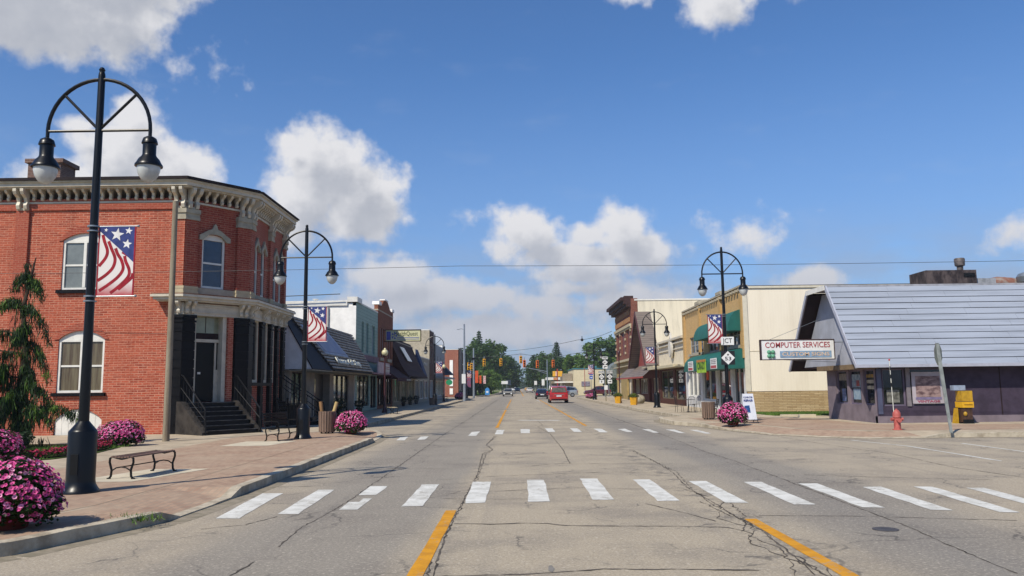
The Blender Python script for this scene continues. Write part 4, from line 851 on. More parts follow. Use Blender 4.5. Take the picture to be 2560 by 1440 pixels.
# console brackets and dentils under the cornice
def bracket(k, a, w, z0, z1, d0, d1):
    n = 6; h = z1-z0
    prof = [(d0, z0), (d0+(d1-d0)*.35, z0+h*.05), (d0+(d1-d0)*.45, z0+h*.22), (d0+(d1-d0)*.3, z0+h*.4), (d0+(d1-d0)*.45, z0+h*.6), (d0+(d1-d0)*.85, z0+h*.72), (d1, z0+h*.86), (d1, z1), (d0, z1)]
    k.slab([(a, d, z) for d, z in prof], (w, 0, 0))
def run(F, a, b, pairs, dent=.33, z=(8.98, 9.5)):
    k = MB(F); x = a+.1
    while x < b-.1:
        if not any(abs(x+.05-p) < .28 for p in pairs): bracket(k, x, .10, z[0]+.1, z[1], .02, .32)
        x += dent
    k.box(a, b, .0, .07, z[0]-.0, z[0]+.07); k.build('dentils', TRIMW, bb)
    for p in pairs:
        k = MB(F)
        for dx in (-.2, .08): bracket(k, p+dx, .13, 8.72, z[1], .04, .5)
        k.box(p-.22, p+.23, 0, .12, 8.72, 8.82); k.build('cornice_bracket', TRIMW, bb)
run(FS_, 0, sx(-12.72), [sx(-19), sx(-12.92)]); run(FC, 0, LC, [.24, 2.5]); run(FE, 0, LE, [.2, 2.75, 4.85], .24)
def ring(dd): return [(-26, 30.2-dd), (-12.75+dd*.475, 30.2-dd), (-11+dd, 32.35-dd*.35), (-11+dd, 37.35+dd*.3), (-26, 37.35+dd*.3)]
k = MB()
for d0_, z0, z1 in ((.40, 9.5, 9.55), (.50, 9.55, 9.7), (.57, 9.7, 9.76)): k.slab([(x, y, z0) for x, y in ring(d0_)], (0, 0, z1-z0))
k.build('cornice', TRIMW, bb)
k = MB(); k.slab([(x, y, 9.76) for x, y in ring(.64)], (0, 0, .07)); k.slab([(x, y, 9.83) for x, y in ring(.45)], (0, 0, .09)); k.build('roof', M('roof_felt', '2C2426', .85, .2, 2), bb)
k = MB(); k.box(-20.1, -18.75, 32, 33.1, 9.9, 11.15); k.box(-20.2, -18.62, 31.92, 33.18, 11.15, 11.32); k.box(-19.8, -19.4, 32.2, 32.7, 11.35, 11.5); ch = k.build('chimney', brickM('chimney_brick', '7A5A4E', '5F463E', '8A7A70'), bb)
k = MB(); k.box(-20.5, -18.0, 31.9, 33.2, 9.92, 10.08); k.build('flashing', OFFW, ch)
# storefront: black pilasters, entablature
def blackcol(F, a, b, z0=.15, z1=4.62, lines=True):
    k = MB(F); n = 12; hh = (z1-z0-.3)/n
    for i in range(n): k.box(a, b, 0, .15, z0+i*hh+.014, z0+(i+1)*hh-.014)
    k.box(a+.02, b-.02, 0, .12, z0, z1); k.box(a-.02, b+.02, 0, .18, z1-.28, z1-.2); k.box(a-.03, b+.03, 0, .19, z1-.12, z1); k.build('black_pilaster', CHAR, bb)
blackcol(FS_, sx(-13.12), sx(-12.64)); blackcol(FC, -.02, .5); blackcol(FC, 2.2, LC+.03); blackcol(FE, -.1, .45)
for a, b in ((1.55, 1.9), (2.78, 3.1), (3.75, 4.05), (4.65, 5.0)): blackcol(FE, a, b)
for F, a, b, prs in ((FS_, sx(-13.2), sx(-12.62), [sx(-12.9)]), (FC, -.0, LC, [.22, 2.5]), (FE, 0, LE, [.18, 1.72, 2.95, 3.9, 4.8])):
    k = MB(F); k.box(a, b, 0, .14, 4.62, 5.08); k.box(a, b, .14, .18, 4.72, 4.76); k.box(a, b, .14, .17, 4.95, 5.0); k.build('entablature', TRIMW, bb)
    for p in prs:
        k = MB(F)
        for dx in (-.18, .06): bracket(k, p+dx, .12, 4.66, 5.12, .14, .42)
        k.build('entablature_bracket', TRIMW, bb)
def ring2(dd, back=0): return [(-13.2-dd, 30.25), (-13.2-dd, 30.2-dd), (-12.75+dd*.475, 30.2-dd), (-11+dd, 32.35-dd*.35), (-11+dd, 37.35+dd*.5), (-11.05, 37.35+dd*.5), (-11.05, 32.4), (-12.8, 30.25)]
k = MB()
for d0_, z0, z1 in ((.36, 5.12, 5.17), (.46, 5.17, 5.27), (.54, 5.27, 5.36)): k.slab([(x, y, z0) for x, y in ring2(d0_)], (0, 0, z1-z0))
k.build('lower_cornice', TRIMW, bb)
k = MB(); k.slab([(x, y, 5.362) for x, y in ring2(.5)], (0, 0, .045)); k.build('lower_cornice_flashing', M('brown_flashing', '6A4A3C', .7, .3, 4, col2='8C6A54'), bb)
# entrance in the chamfer
k = MB(FC); k.box(.55, .62, -.4, -.02, 1.3, 4.7); k.box(1.72, 1.88, -.35, .02, 1.3, 4.7); k.box(.55, 1.88, -.3, -.0, 4.62, 4.72); k.box(.62, 1.72, -.34, -.22, 3.62, 3.74)
k.box(.70, .77, -.34, -.24, 1.3, 3.62); k.box(1.55, 1.62, -.34, -.24, 1.3, 3.62); k.box(1.62, 1.72, -.34, -.26, 1.3, 2.55); k.box(.62, .70, -.34, -.26, 1.3, 2.55)
df = k.build('door_surround', TRIMW, bb)
k = MB(FC); k.box(.62, 1.72, -.33, -.3, 3.74, 4.62); k.build('transom_window', M('transom_blind', '8A9078', .15, .1, 3, spec=.7), df)
k = MB(FC); k.box(1.155, 1.18, -.3, -.29, 4.0, 4.62); k.box(.62, 1.72, -.3, -.285, 3.74, 3.98); k.build('transom_bar', DKBRN, df)
k = MB(FC); k.box(.77, 1.55, -.33, -.28, 1.32, 3.6); dr = k.build('door', M('black_door', '08090A', .4, .1, 4, spec=.2), bb)
k = MB(FC); k.box(.88, 1.0, -.28, -.272, 2.38, 2.46); k.build('notice', WHITE, dr)
for a, b in ((1.62, 1.72), (.62, .70)): k = MB(FC); k.box(a, b, -.35, -.32, 2.55, 3.62); k.build('sidelight', GLASS, df)
k = MB(FC); k.box(1.92, 2.14, 0, .1, 1.3, 4.62); k.build('brick_strip', brickM('bright_brick_strip', 'A5503C', '8A3A2C', 'B98670', stretch=.711), bb)
# street-side shop windows, stall riser
for a, b in gw:
    o = window(bb, FE, a, b, 2.05, 4.7, GLASS, TRIMW, nz=1, fw_=.12, d=-.02)
k = MB(FE); k.box(.45, 2.9, .0, .16, 1.92, 2.05); k.build('sill_course', CHAR, bb)
# entrance steps
stp = MB(FC); n = 7
for i in range(n): stp.box(.15, 2.15, .0, .32+.27*(n-1-i), .15+i*.164, .15+(i+1)*.164-.022)
for i in range(n): stp.box(.12, 2.18, .0, .34+.27*(n-1-i), .15+(i+1)*.164-.022, .15+(i+1)*.164)
st_ = stp.build('entrance_steps', M('black_steps', '0D0D10', .45, .25, 4, spec=.25), bb)
k = MB(FC); L = .32+.27*6
for a, b in ((-.12, .12), (2.18, 2.3)): k.slab([(a, 0, .15), (a, L+.05, .15), (a, L+.05, .25), (a, .35, 1.35), (a, 0, 1.35)], (b-a, 0, 0))
k.build('stair_cheek', M('stained_cement', '3C3834', .9, .3, 2, col2='24211F'), st_)
for a in (.0, 2.24):
    k = MB(FC); k.tube([(a, .1, 2.35), (a, .3, 2.3), (a, L, 1.05), (a, L+.08, .15)], .028, 7); k.tube([(a, .1, 1.9), (a, L, .7)], .016, 6)
    for i in range(9): t = i/8; k.cyl((a, .15+(L-.2)*t, 1.2-1.0*t), (a, .15+(L-.2)*t, 2.25-1.18*t), .012, n=5)
    k.tube([(a, .08, 1.3), (a, .08, 2.5)], .03, 7); k.ball((a, .08, 2.55), .05, 6); k.build('handrail', BLACKC, st_, True)
k = MB(FC); k.slab([(-.02, L, .15), (-.02, L, 1.0), (-.02, .1, 2.1), (-.02, .1, 1.3)], (.03, 0, 0)); k.slab([(2.28, L, .15), (2.28, L, .95), (2.28, .1, 2.1), (2.28, .1, 1.3)], (.03, 0, 0)); 
k = MB(FC)
for i in range(n): k.box(.13, 2.17, .34+.27*(n-1-i), .345+.27*(n-1-i), .15+(i+1)*.164-.016, .15+(i+1)*.164-.002)
k.build('step_nosing', M('worn_nosing', '8A8884', .7, .3, 6), st_)
# side steps and iron railing along the street front
k = MB(FE)
for i in range(6): k.box(4.1, 5.0, 0, .5+.3*(5-i), .15+i*.18, .15+(i+1)*.18-.02)
sd_ = k.build('side_steps', M('black_steps', ''), bb)
for s_ in (4.1, 4.95):
    k = MB(FE); k.tube([(s_, .1, 2.45), (s_, .35, 2.25), (s_, 2.0, 1.12), (s_, 2.15, .15)], .025, 6); k.tube([(s_, .2, 1.95), (s_, 1.95, .7)], .018, 6)
    for i in range(8): t = i/7; k.cyl((s_, .25+1.7*t, 1.25-1.05*t), (s_, .25+1.7*t, 2.3-1.15*t), .012, n=5)
    k.build('handrail', BLACKC, sd_, True)
fn = thing('iron_fence', 'black iron fence panel with ball-topped posts before the shop windows', 'fence', (-9.6, 34.0, .15)); 
for x in (-10.15, -9.72, -8.95): k = MB(); k.cyl((x, 34, .15), (x, 34, 1.3), .04, n=8); k.ball((x, 34, 1.36), .06, 6); k.build('post', BLACKC, fn, True)
k = MB(); k.box(-10.15, -8.95, 33.98, 34.02, 1.12, 1.17); k.box(-10.15, -8.95, 33.98, 34.02, .25, .3)
for i in range(13): k.cyl((-10.1+i*.095, 34, .25), (-10.1+i*.095, 34, 1.15), .014, n=5)
k.box(-9.7, -8.97, 34.03, 34.06, .3, 1.1); k.build('railing', BLACKC, fn)
# ---------------------------------------------------------------- generic street building
def block(name, label, x0, x1, y0, y1, h, face, side, holes=(), facing='E', roofm=None, hside=None, base=.0):
    """box body with a street wall (holes cut in it) and a south side wall"""
    r = thing(name, label, 'building', (x0 if facing == 'E' else x1, (y0+y1)/2, .15))
    if facing == 'E': F = Fr(x1, y0, 90); L = y1-y0
    else: F = Fr(x0, y1, -90); L = y1-y0
    s = MB(F); wall(s, 0, L, base, h, holes); s.build('front_wall', face, r)
    k = MB()
    a, b = (x0, x1-.25) if facing == 'E' else (x0+.25, x1)
    k.box(a, b, y0+.02, y1-.02, 0, h-.05); k.build('body', side, r)
    k = MB(); hs = hside or h; k.box(x0+.003, x1-.003, y0-.0, y0+.018, 0, hs); k.build('side_wall', side, r)
    k = MB(); k.box(x0-.02, x1+.02, y0-.03, y1, h, h+.1); k.build('parapet', roofm or WHITE, r)
    return r, F
# gift shop with the slatted mansard
MS = thing('mansard_shop', 'single-storey shop with slatted grey mansard roof, white gable side and blue panel sign', 'building', (-11, 46, .15)); F = Fr(-11, 38.6, 90)
s = MB(F); hs = [(.5, 3.2, .6, 2.6), (4.9, 8.4, .25, 2.6), (9.4, 13.6, .35, 2.6)]; wall(s, 0, 15.4, 0, 2.75, hs, t=.5); s.build('front_wall', M('taupe_piers', '8E8377', .8, .1, 2), MS)
k = MB(); k.box(-20, -11.7, 38.65, 54, 0, 4.9); k.build('body', OFFW, MS)
k = MB(); k.box(-20, -11.0, 38.6, 38.64, 0, 2.7); k.build('side_wall', M('tan_panel', '9A9080', .7), MS)
PGL = M('glass_painted_reflection', '8F947E', .06, .5, 1.3, spec=.8, col2='2E3634', streak=(1, 1, 1.6))  # bright reflections are painted into the pane colour as pale patches
window(MS, F, .5, 3.2, .6, 2.6, PGL, DKBRN, nx=3, nz=1, d=-.1); window(MS, F, 9.4, 13.6, .35, 2.6, PGL, DKBRN, nx=3, nz=1, d=-.1)
k = MB(F); k.box(4.9, 8.4, -.5, -.4, .2, 2.6); k.build('recess', M('dark_recess', '120F10', .4), MS)
k = MB(F); k.box(5.6, 6.5, -.4, -.36, .2, 2.3); k.build('door', GLASS, MS)
k = MB(); k.slab([(-11.0, 38.5, 2.72), (-9.85, 38.5, 2.72), (-11.3, 38.5, 5.25), (-12.6, 38.5, 5.25), (-14.5, 38.5, 2.72)], (0, .06, 0)); k.build('gable', M('pale_gable', 'D4D6DA', .6, .08, 1.5), MS)
RF = lambda t, y: (-9.85-1.5*t, y, 2.7+2.6*t)
k = MB(); k.slab([RF(0, 38.45), RF(0, 42.6), RF(1, 39.4), RF(1, 38.45)], (.04, 0, .03)); k.build('shingle_slope', M('smooth_dark_roof', '23232A', .7, .1, 2), MS)
k = MB(); n = 16
for i in range(n):
    t0, t1 = i/n, (i+1)/n; ya = lambda t: 42.6-3.2*t; a, b = RF(t0, ya(t0)), RF(t1, ya(t1)); c_, d = RF(t1, 54.2), RF(t0, 54.2)
    k.slab([a, (b[0]+.05, b[1], b[2]-.02), (c_[0]+.05, c_[1], c_[2]-.02), d], (.05, 0, .03))
    k.slab([(a[0]+.06, a[1], a[2]+.0), (d[0]+.06, d[1], d[2]+.0), (d[0]+.06, d[1], d[2]+.06), (a[0]+.06, a[1], a[2]+.05)], (.085, 0, 0))
k.build('slatted_roof', M('slat_gap_painted_shade', '3A3634', .85, .2, 3), MS)  # deck colour carries the shade painted between the slats
k = MB(); n = 15
for i in range(n):
    t0 = (i+.45)/n; t1 = (i+.95)/n; ya = lambda t: 42.6-3.2*t; a, b = RF(t0, ya(t0)), RF(t1, ya(t1))
    k.slab([(a[0]+.13, a[1], a[2]+.06), (a[0]+.13, 54.2, a[2]+.06), (b[0]+.13, 54.2, b[2]+.06), (b[0]+.13, b[1], b[2]+.06)], (.02, 0, .035))
k.build('roof_slats', M('slats_painted_light', 'A59E94', .8, .2, 3, col2='7C756D'), MS)  # slats coloured pale to stand for sunlight grazing their edges
k = MB(); k.slab([RF(0, 38.45), RF(0, 54.2), (-11.1, 54.2, 2.68), (-11.1, 38.45, 2.68)], (0, 0, -.05)); k.build('soffit', M('tan_panel', ''), MS)
k = MB(); k.box(-20, -11.3, 38.5, 54, 4.95, 5.3); k.build('flat_roof', M('roof_felt', ''), MS)
def onroof(t, y, o=.12): p = RF(t, y); return (p[0]+o, p[1], p[2]+o*.55)
pn = MB(); pn.slab([onroof(.32, 42.4), onroof(.32, 48.3), onroof(.86, 46.0), onroof(.86, 40.2)], (.05, 0, .03)); pb = pn.build('panel_sign', M('pale_frame', '9AA0B0', .5), MS)
pn = MB(); pn.slab([onroof(.36, 42.6, .18), onroof(.36, 47.8, .18), onroof(.82, 45.7, .18), onroof(.82, 40.6, .18)], (.01, 0, .006)); pn.build('faded_print', M('faded_blue_print', '4A4E74', .4, .4, 1.2, col2='6B6478'), pb)
text(MS, 'Flowers Gift Shop', (onroof(.17, 46.9, .26)), .55, M('sign_cream', 'DCDAC8', .5), (60, 0, 90), 6.4, ext=.02, bold=.012)
# white and green two-storey building
GRN = sidingM('green_siding', '7F9C90', .24, dark=.55, depth=.2)
r, F = block('green_fronted_building', 'two-storey building with bright white side wall and pale green sided front', -34, -11, 54.4, 62.9, 7.65, GRN, OFFW, [(2.0, 2.75, 4.3, 6.5), (3.7, 4.6, 4.3, 6.5), (6.0, 7.2, 4.3, 6.5), (.6, 5.0, .5, 2.7), (5.6, 8.0, .3, 2.7)], hside=7.4)
PG = M('pale_green_shutter', '8FA3A6', .3, .15, 2)
for a, b in ((2.0, 2.75), (3.7, 4.6), (6.0, 7.2)): window(r, F, a, b, 4.3, 6.5, PG, M('green_frame', '7C9794', .6), nz=1)
window(r, F, .6, 5.0, .5, 2.7, PGL, DKBRN, nx=3, nz=1); window(r, F, 5.6, 8.0, .3, 2.7, GLASS, DKBRN, nx=2, nz=1)
k = MB(); k.box(-11.6, -10.9, 54.3, 56.0, 7.65, 8.0); k.box(-16, -11.6, 54.3, 54.7, 7.4, 7.72); k.box(-34, -16, 54.3, 54.5, 7.2, 7.5); k.build('parapet_step', WHITE, r)
k = MB(F); k.box(.0, 8.5, 0, .12, 3.7, 4.15); k.box(-.0, 8.5, 0, 1.1, 2.75, 2.85); k.build('band', M('dusty_pink', '8A6A70', .7), r)
sg = MB(F); sg.box(3.2, 8.3, .9, 1.0, 2.85, 3.65); sg.build('shop_fascia', M('faded_pink_sign', 'B49CA0', .6, .15, 2), r); sg = MB(F); sg.box(6, 8.1, 1.0, 1.02, 3.0, 3.5); sg.build('fascia_panel', M('white_fascia', 'B8B4B0', .5), r)
sg = MB(F); sg.box(6.15, 7.95, 1.02, 1.03, 3.18, 3.24); sg.box(6.15, 7.95, 1.02, 1.03, 3.32, 3.38); sg.build('fascia_stripes', M('sign_red', '8C2A30', .5), r)
k = MB(); k.cyl((-12.9, 54.33, 0), (-12.9, 54.33, 7.3), .06, n=6); k.build('downpipe', M('grey_pipe', '9A9A96', .6), r)
ds = thing('roof_dish', 'small white dish on a thin mast above the white side wall', 'satellite dish', (-14.2, 56, 7.4)); k = MB(); k.cyl((-14.2, 56, 7.3), (-14.2, 56, 8.0), .025, n=5); k.build('mast', GALV, ds); k = MB(); k.lathe([(.001, 0), (.14, .02), (.22, .08), (.2, .1), (.001, .03)], (-14.2, 56, 7.95), 12); k.build('dish', WHITE, ds, True)
wire('roof_cable', [(-30, 53.9, 7.95), (-12, 53.9, 8.15)], .03, 'cable strung just above the white side wall of the green building', .1)
# brown brick building with scrolled parapet
r, F = block('brown_brick_building', 'tall narrow brown brick building with scrolled parapet and paired upper windows', -30, -11, 62.95, 70.6, 7.9, BRN, BRN, [(1.2, 1.9, 4.3, 6.6), (2.1, 2.8, 4.3, 6.6), (4.8, 5.5, 4.3, 6.6), (5.7, 6.4, 4.3, 6.6), (.4, 3.4, .4, 2.8), (4.4, 7.2, .4, 2.8)], roofm=TRIM)
for a, b in ((1.2, 1.9), (2.1, 2.8), (4.8, 5.5), (5.7, 6.4)): window(r, F, a, b, 4.3, 6.6, GLASS, M('mauve_frame', '9A8A90', .6), nx=1, nz=2, fw_=.08)
window(r, F, .4, 3.4, .4, 2.8, GLASS, DKBRN, nx=3, nz=1); window(r, F, 4.4, 7.2, .4, 2.8, GLASS, DKBRN, nx=2, nz=1)
k = MB(F); k.slab([(0, -.3, 7.9), (7.65, -.3, 7.9), (7.65, -.3, 8.35), (6.6, -.3, 8.35), (5.9, -.3, 8.5), (4.9, -.3, 8.95), (3.8, -.3, 9.05), (2.8, -.3, 8.95), (1.8, -.3, 8.5), (1.0, -.3, 8.35), (0, -.3, 8.35)], (0, .3, 0)); k.build('scrolled_parapet', BRN, r)
k = MB(F); k.box(-.05, 1.1, -.45, .1, 8.36, 8.62); k.box(6.55, 7.7, -.45, .1, 8.36, 8.62); k.box(3.0, 4.7, -.4, .05, 9.0, 9.1); k.build('coping', OFFW, r)
k = MB(F); k.box(4.5, 6.7, 0, .08, 3.95, 4.2); k.box(.9, 3.1, 0, .08, 3.95, 4.2); k.build('window_sill', TRIM, r)
AW = M('maroon_canvas', '3E1018', .8, .15, 2)
k = MB(F); k.slab([(-.2, 1.6, 2.55), (-.2, 0, 3.7), (-.2, 0, 2.55)], (8, 0, 0)); k.box(-.2, 7.8, 1.55, 1.6, 2.3, 2.56); aw = k.build('awning', AW, r); text(aw, 'SPORTS', (-9.38, 69.2, 2.42), .24, M('sign_cream', ''), (90, 0, 90), 2.6)
# hanging sign
r = thing('hanging_sign', 'cream HealthQuest sign with a blue leaf emblem projecting over the pavement', 'shop sign', (-9.5, 66, 6)); k = MB()
k.box(-10.85, -8.0, 65.94, 66.06, 5.62, 6.5); k.build('panel', M('sign_pale_yellow', 'C6C49C', .5, .05), r)
k = MB(); k.box(-11, -7.97, 65.9, 66.1, 6.5, 6.55); k.box(-11, -7.97, 65.9, 66.1, 5.57, 5.62); k.box(-8.0, -7.95, 65.9, 66.1, 5.57, 6.55); k.build('frame', DKBRN, r)
text(r, 'HealthQuest', (-9.2, 65.93, 6.2), .5, M('olive_letters', '3E4A2A', .6), width=1.95, bold=.0)
k = MB(); k.box(-10.8, -10.45, 65.92, 65.935, 5.7, 6.4); k.build('blue_panel', M('sign_violet', '5058A8', .5), r); k = MB()
for a in range(5): k.slab([(-10.15+.05*math.cos(a*1.26), 65.925, 6.05+.07*math.sin(a*1.26)), (-10.15+.22*math.cos(a*1.26-.4), 65.925, 6.05+.28*math.sin(a*1.26-.4)), (-10.15+.26*math.cos(a*1.26+.3), 65.925, 6.05+.33*math.sin(a*1.26+.3))], (0, .01, 0))
k.build('leaf_emblem', M('emblem_blue', '3A4EB0', .5), r); k = MB(); k.box(-9.95, -8.1, 65.925, 65.935, 5.86, 5.9); k.box(-9.95, -8.1, 65.925, 65.935, 5.74, 5.77); k.build('text_lines', M('emblem_blue', ''), r)
# dark mansard shop
r = thing('dark_mansard_shop', 'shop under a big dark brown mansard roof with a single pale skylight', 'building', (-11, 78, .15)); F = Fr(-11, 70.65, 90); s = MB(F); wall(s, 0, 15.3, 0, 2.85, [(.5, 4.2, .5, 2.6), (5.6, 9.6, .5, 2.6), (10.6, 14.6, .5, 2.6)]); s.build('front_wall', M('pale_brick_piers', '9C8C70', .8), r)
for a in (.5, 5.6, 10.6): window(r, F, a, a+3.8, .5, 2.6, PGL, M('cream_frame', 'B0A486', .6), nx=3, nz=1)
k = MB(); k.box(-25, -11.25, 70.7, 85.9, 0, 6.1); k.build('body', M('tan_render', 'A39A88', .8), r)
RG = lambda t, y: (-9.55-1.85*(t**.72), y, 2.82+3.5*(1-(1-t)**1.1))
k = MB(); n = 7
for i in range(n): k.slab([RG(i/n, 70.6), RG(i/n, 85.2), RG((i+1)/n, 85.2-1.2*0), RG((i+1)/n, 70.6)], (-.12, 0, -.06))
for y in (70.6, 85.2): k.slab([RG(i/n, y) for i in range(n+1)]+[(-11.6, y, 2.82)], (0, -.06 if y < 80 else .06, 0))
k.build('mansard_roof', MARO, r); k = MB(); k.slab([(-9.55, 70.6, 2.8), (-9.55, 85.2, 2.8), (-11.2, 85.2, 2.8), (-11.2, 70.6, 2.8)], (0, 0, -.08)); k.build('soffit', DKBRN, r)
k = MB(); a, b = RG(.38, 0), RG(.74, 0); k.slab([(a[0]+.12, 75.4, a[2]), (a[0]+.12, 78.4, a[2]), (b[0]+.12, 76.7, b[2]), (b[0]+.12, 74.0, b[2])], (.05, 0, .04)); k.build('skylight', M('skylight_pale', '98A2A4', .2, .1), r)
# low link, tan building, grey block
r, F = block('low_tan_shop', 'low pale shop with a blue sloping canopy between two taller buildings', -25, -11.02, 86, 99.9, 5.2, M('tan_render', ''), M('tan_render', ''), [(.6, 3.5, .5, 2.6), (4.4, 8, .5, 2.6), (9, 13, .5, 2.6)])
for a, b in ((.6, 3.5), (4.4, 8), (9, 13)): window(r, F, a, b, .5, 2.6, GLASS, WHITE, nx=2, nz=1)
k = MB(F); k.slab([(.0, .05, 5.9), (.0, 1.1, 3.0), (.0, .05, 3.0)], (2.2, 0, 0)); k.build('blue_canopy', M('blue_canvas', '2C3A60', .7), r)
k = MB(F); k.box(5, 7.6, .3, .5, 4.3, 4.6); k.box(5, 7.6, .0, .3, 4.4, 4.5); k.build('shelf_sign', M('grey_board', 'A0A09C', .6), r)
r, F = block('tan_block', 'two-storey block with a plain tan side wall and dark brick street front', -30, -11, 100, 105.4, 8.9, M('dark_brick_front', '5A4038', .85, .2, 2), M('tan_render', ''), [(1, 2, 4.8, 6.9), (3.2, 4.2, 4.8, 6.9), (.6, 4.8, .5, 2.7)])
for q in ((1, 2, 4.8, 6.9, 2), (3.2, 4.2, 4.8, 6.9, 2), (.6, 4.8, .5, 2.7, 1)): window(r, F, *q[:4], GLASS, WHITE, nx=1 if q[4] == 2 else 3, nz=q[4])
r, F = block('grey_block', 'flat-topped grey sided two-storey block with a thin flat canopy', -30, -11, 105.45, 121, 7.45, sidingM('grey_siding', '8B8D92', .35, axis=0, dark=.4), GREY, [(4, 5.2, 4, 6), (8, 9.2, 4, 6), (12, 13.2, 4, 6), (1, 14.5, .6, 2.7)])
for a in (4, 8, 12): window(r, F, a, a+1.2, 4, 6, GLASS, WHITE)
window(r, F, 1, 14.5, .6, 2.7, BLIND, WHITE, nx=6, nz=1); k = MB(F); k.box(0, 15.5, 0, 1.5, 2.95, 3.2); k.build('canopy', M('grey_board', ''), r)
k = MB(F); k.slab([(12.5, 0, 5.0), (12.5, 1.4, 3.6), (12.5, 0, 3.6)], (3.5, 0, 0)); k.build('awning', M('slate_canvas', '4A5462', .7), r)
# beyond the cross street
r, F = block('orange_brick_building', 'orange brick building beyond the side street with a white strip on its side', -24, -11, 148.6, 166, 8.7, M('dark_brick_front', ''), ORG, [(1.5, 4, 1, 3), (6, 10, 1, 3), (2, 4, 5, 7), (7, 9, 5, 7)])
for q in ((1.5, 4, 1, 3), (6, 10, 1, 3), (2, 4, 5, 7), (7, 9, 5, 7)): window(r, F, *q, GLASS, WHITE)
k = MB(); k.box(-12.6, -12.0, 148.5, 148.59, 2.0, 6.8); k.box(-12.6, -12.0, 148.5, 148.59, .5, 1.6); k.build('white_strip', OFFW, r)
k = MB(); k.box(-19, -14, 148.9, 152, 8.8, 9.6); k.build('roof_box', OFFW, r)
k = MB(F); k.box(.2, 2.4, .15, .5, 1.2, 9.0); k.build('tall_dark_sign', M('dark_board', '2E2A30', .6), r); k = MB(F); k.box(3, 12, .1, .4, 3.2, 4.8); k.build('maroon_fascia', M('maroon_board', '5A1C24', .6), r)
r, F = block('black_fronted_shop', 'low black-fronted shop next to the steel signal pole', -22, -9.2, 166.2, 180, 4.6, M('black_front', '1E1C22', .7), M('black_front', ''), [(1, 5, .6, 3), (7, 12, .6, 3)])
for q in ((1, 5, .6, 3), (7, 12, .6, 3)): window(r, F, *q, GLASS, DKBRN)
# ---------------------------------------------------------------- purple corner shop (right)
pu = thing('purple_corner_shop', 'low purple corner shop under a huge lavender board-clad roof with open gable end', 'building', (14.2, 32.1, .15))
FW = Fr(14.2, 37.1, -90); FN = Fr(14.2, 32.1, 0); X1 = 46
s = MB(FW); ww = [(1.0, 2.2, .85, 2.28), (2.4, 3.6, .85, 2.28), (3.85, 4.85, .85, 2.28)]; wall(s, 0, 5.0, 0, 2.5, ww, t=.3); s.build('side_wall', PURPL, pu)
s = MB(FN); fw2 = [(.28, 1.18, .82, 2.28), (1.36, 2.75, .82, 2.28)]; wall(s, 0, X1-14.2, .42, 2.5, fw2, t=.3); s.build('front_wall', PURP, pu)
s = MB(FN); s.box(0, X1-14.2, -.2, .012, 0, .42); s.build('plinth', PURPL, pu)
k = MB(); k.box(14.55, X1, 32.45, 37.05, 0, 2.5); k.build('body', PURP, pu)
for x in (4.9, 8.9, 13): k = MB(FN); k.box(x, x+.04, 0, .012, .42, 2.4); k.build('wall_joint', DKBRN, pu)
PFR = M('purple_frame', '6A6072', .6, .1)
for a in ww: window(pu, FW, *a, GLASS, PFR, nz=1, d=-.1, fw_=.06)
window(pu, FN, *fw2[0], GLASS, PFR, nz=1, d=-.1, fw_=.05); window(pu, FN, *fw2[1], GLASS, PFR, nz=1, d=-.1, fw_=.05)
k = MB(FN); k.box(.04, .22, 0, .03, .5, 2.3); k.build('door_panel', M('slate_door', '4A4E66', .5), pu)
k = MB(FN); k.box(1.19, 1.35, -.02, .05, .8, 2.32); k.build('mullion', M('grey_mullion', '7A7478', .6), pu)
def sheetF(F, a, b, z0, z1, mat, name, d, root): k = MB(F); k.box(a, b, d-.012, d, z0, z1); return k.build(name, mat, root)
# things shown behind the glass, placed against the pane
GD = -.10
SIGNY = M('window_sign_cream', 'A7A08A', .6, .25, 6); 
for z0, z1, mt in ((1.95, 2.08, M('window_sign_ochre', '9A7A2C', .6, .3, 6)), (1.72, 1.86, SIGNY), (1.48, 1.62, SIGNY)): sheetF(FW, 3.95, 4.72, z0, z1, mt, 'window_card', GD, pu)
sheetF(FW, 2.5, 3.45, 1.55, 2.1, M('poster_mixed', '8E9A9C', .6, .6, 7, col2='4A6070'), 'window_poster', GD, pu); sheetF(FW, 2.95, 3.25, 1.6, 1.85, M('poster_red', 'A04038', .6, .3, 9), 'window_poster', GD+.006, pu); sheetF(FW, 2.6, 3.3, 1.05, 1.5, M('poster_blue', '8FA0A8', .6, .3, 8, col2='5E7A98'), 'window_poster', GD, pu)
sheetF(FW, 1.15, 2.05, 1.85, 2.15, M('open_sign_board', '8A8070', .6, .3, 5), 'window_card', GD, pu); sheetF(FW, 1.4, 1.8, .95, 1.5, M('blue_bag', '6E7FA6', .6, .4, 9), 'window_poster', GD, pu)
k = MB(FN); k.box(.45, .95, -.1, -.085, .95, 1.45); k.build('window_box', M('pale_box', '77776F', .7, .3, 5), pu)
po = thing('window_poster_board', 'large sepia picture poster with pale border leaning in the purple shop window', 'poster', (16.5, 32.1, 1.5)); k = MB(); k.box(15.6, 16.84, 32.03, 32.07, .9, 2.14); k.build('board', M('poster_border', 'A9A2A8', .5, .1, 2), po)
k = MB(); k.box(15.74, 16.7, 32.015, 32.027, 1.16, 1.98); k.build('picture', M('sepia_print', '96807C', .6, .8, 2.2, col2='4A3236', streak=(1.5, 1, 3.5)), po)
k = MB(); k.box(15.71, 16.73, 32.015, 32.027, 1.06, 1.15); k.build('caption_band', M('caption_violet', '7A7090', .6), po)
text(po, 'VINTAGE', (16.22, 32.02, .98), .12, M('poster_pink', '9A4A62', .6), width=.9, bold=.004)
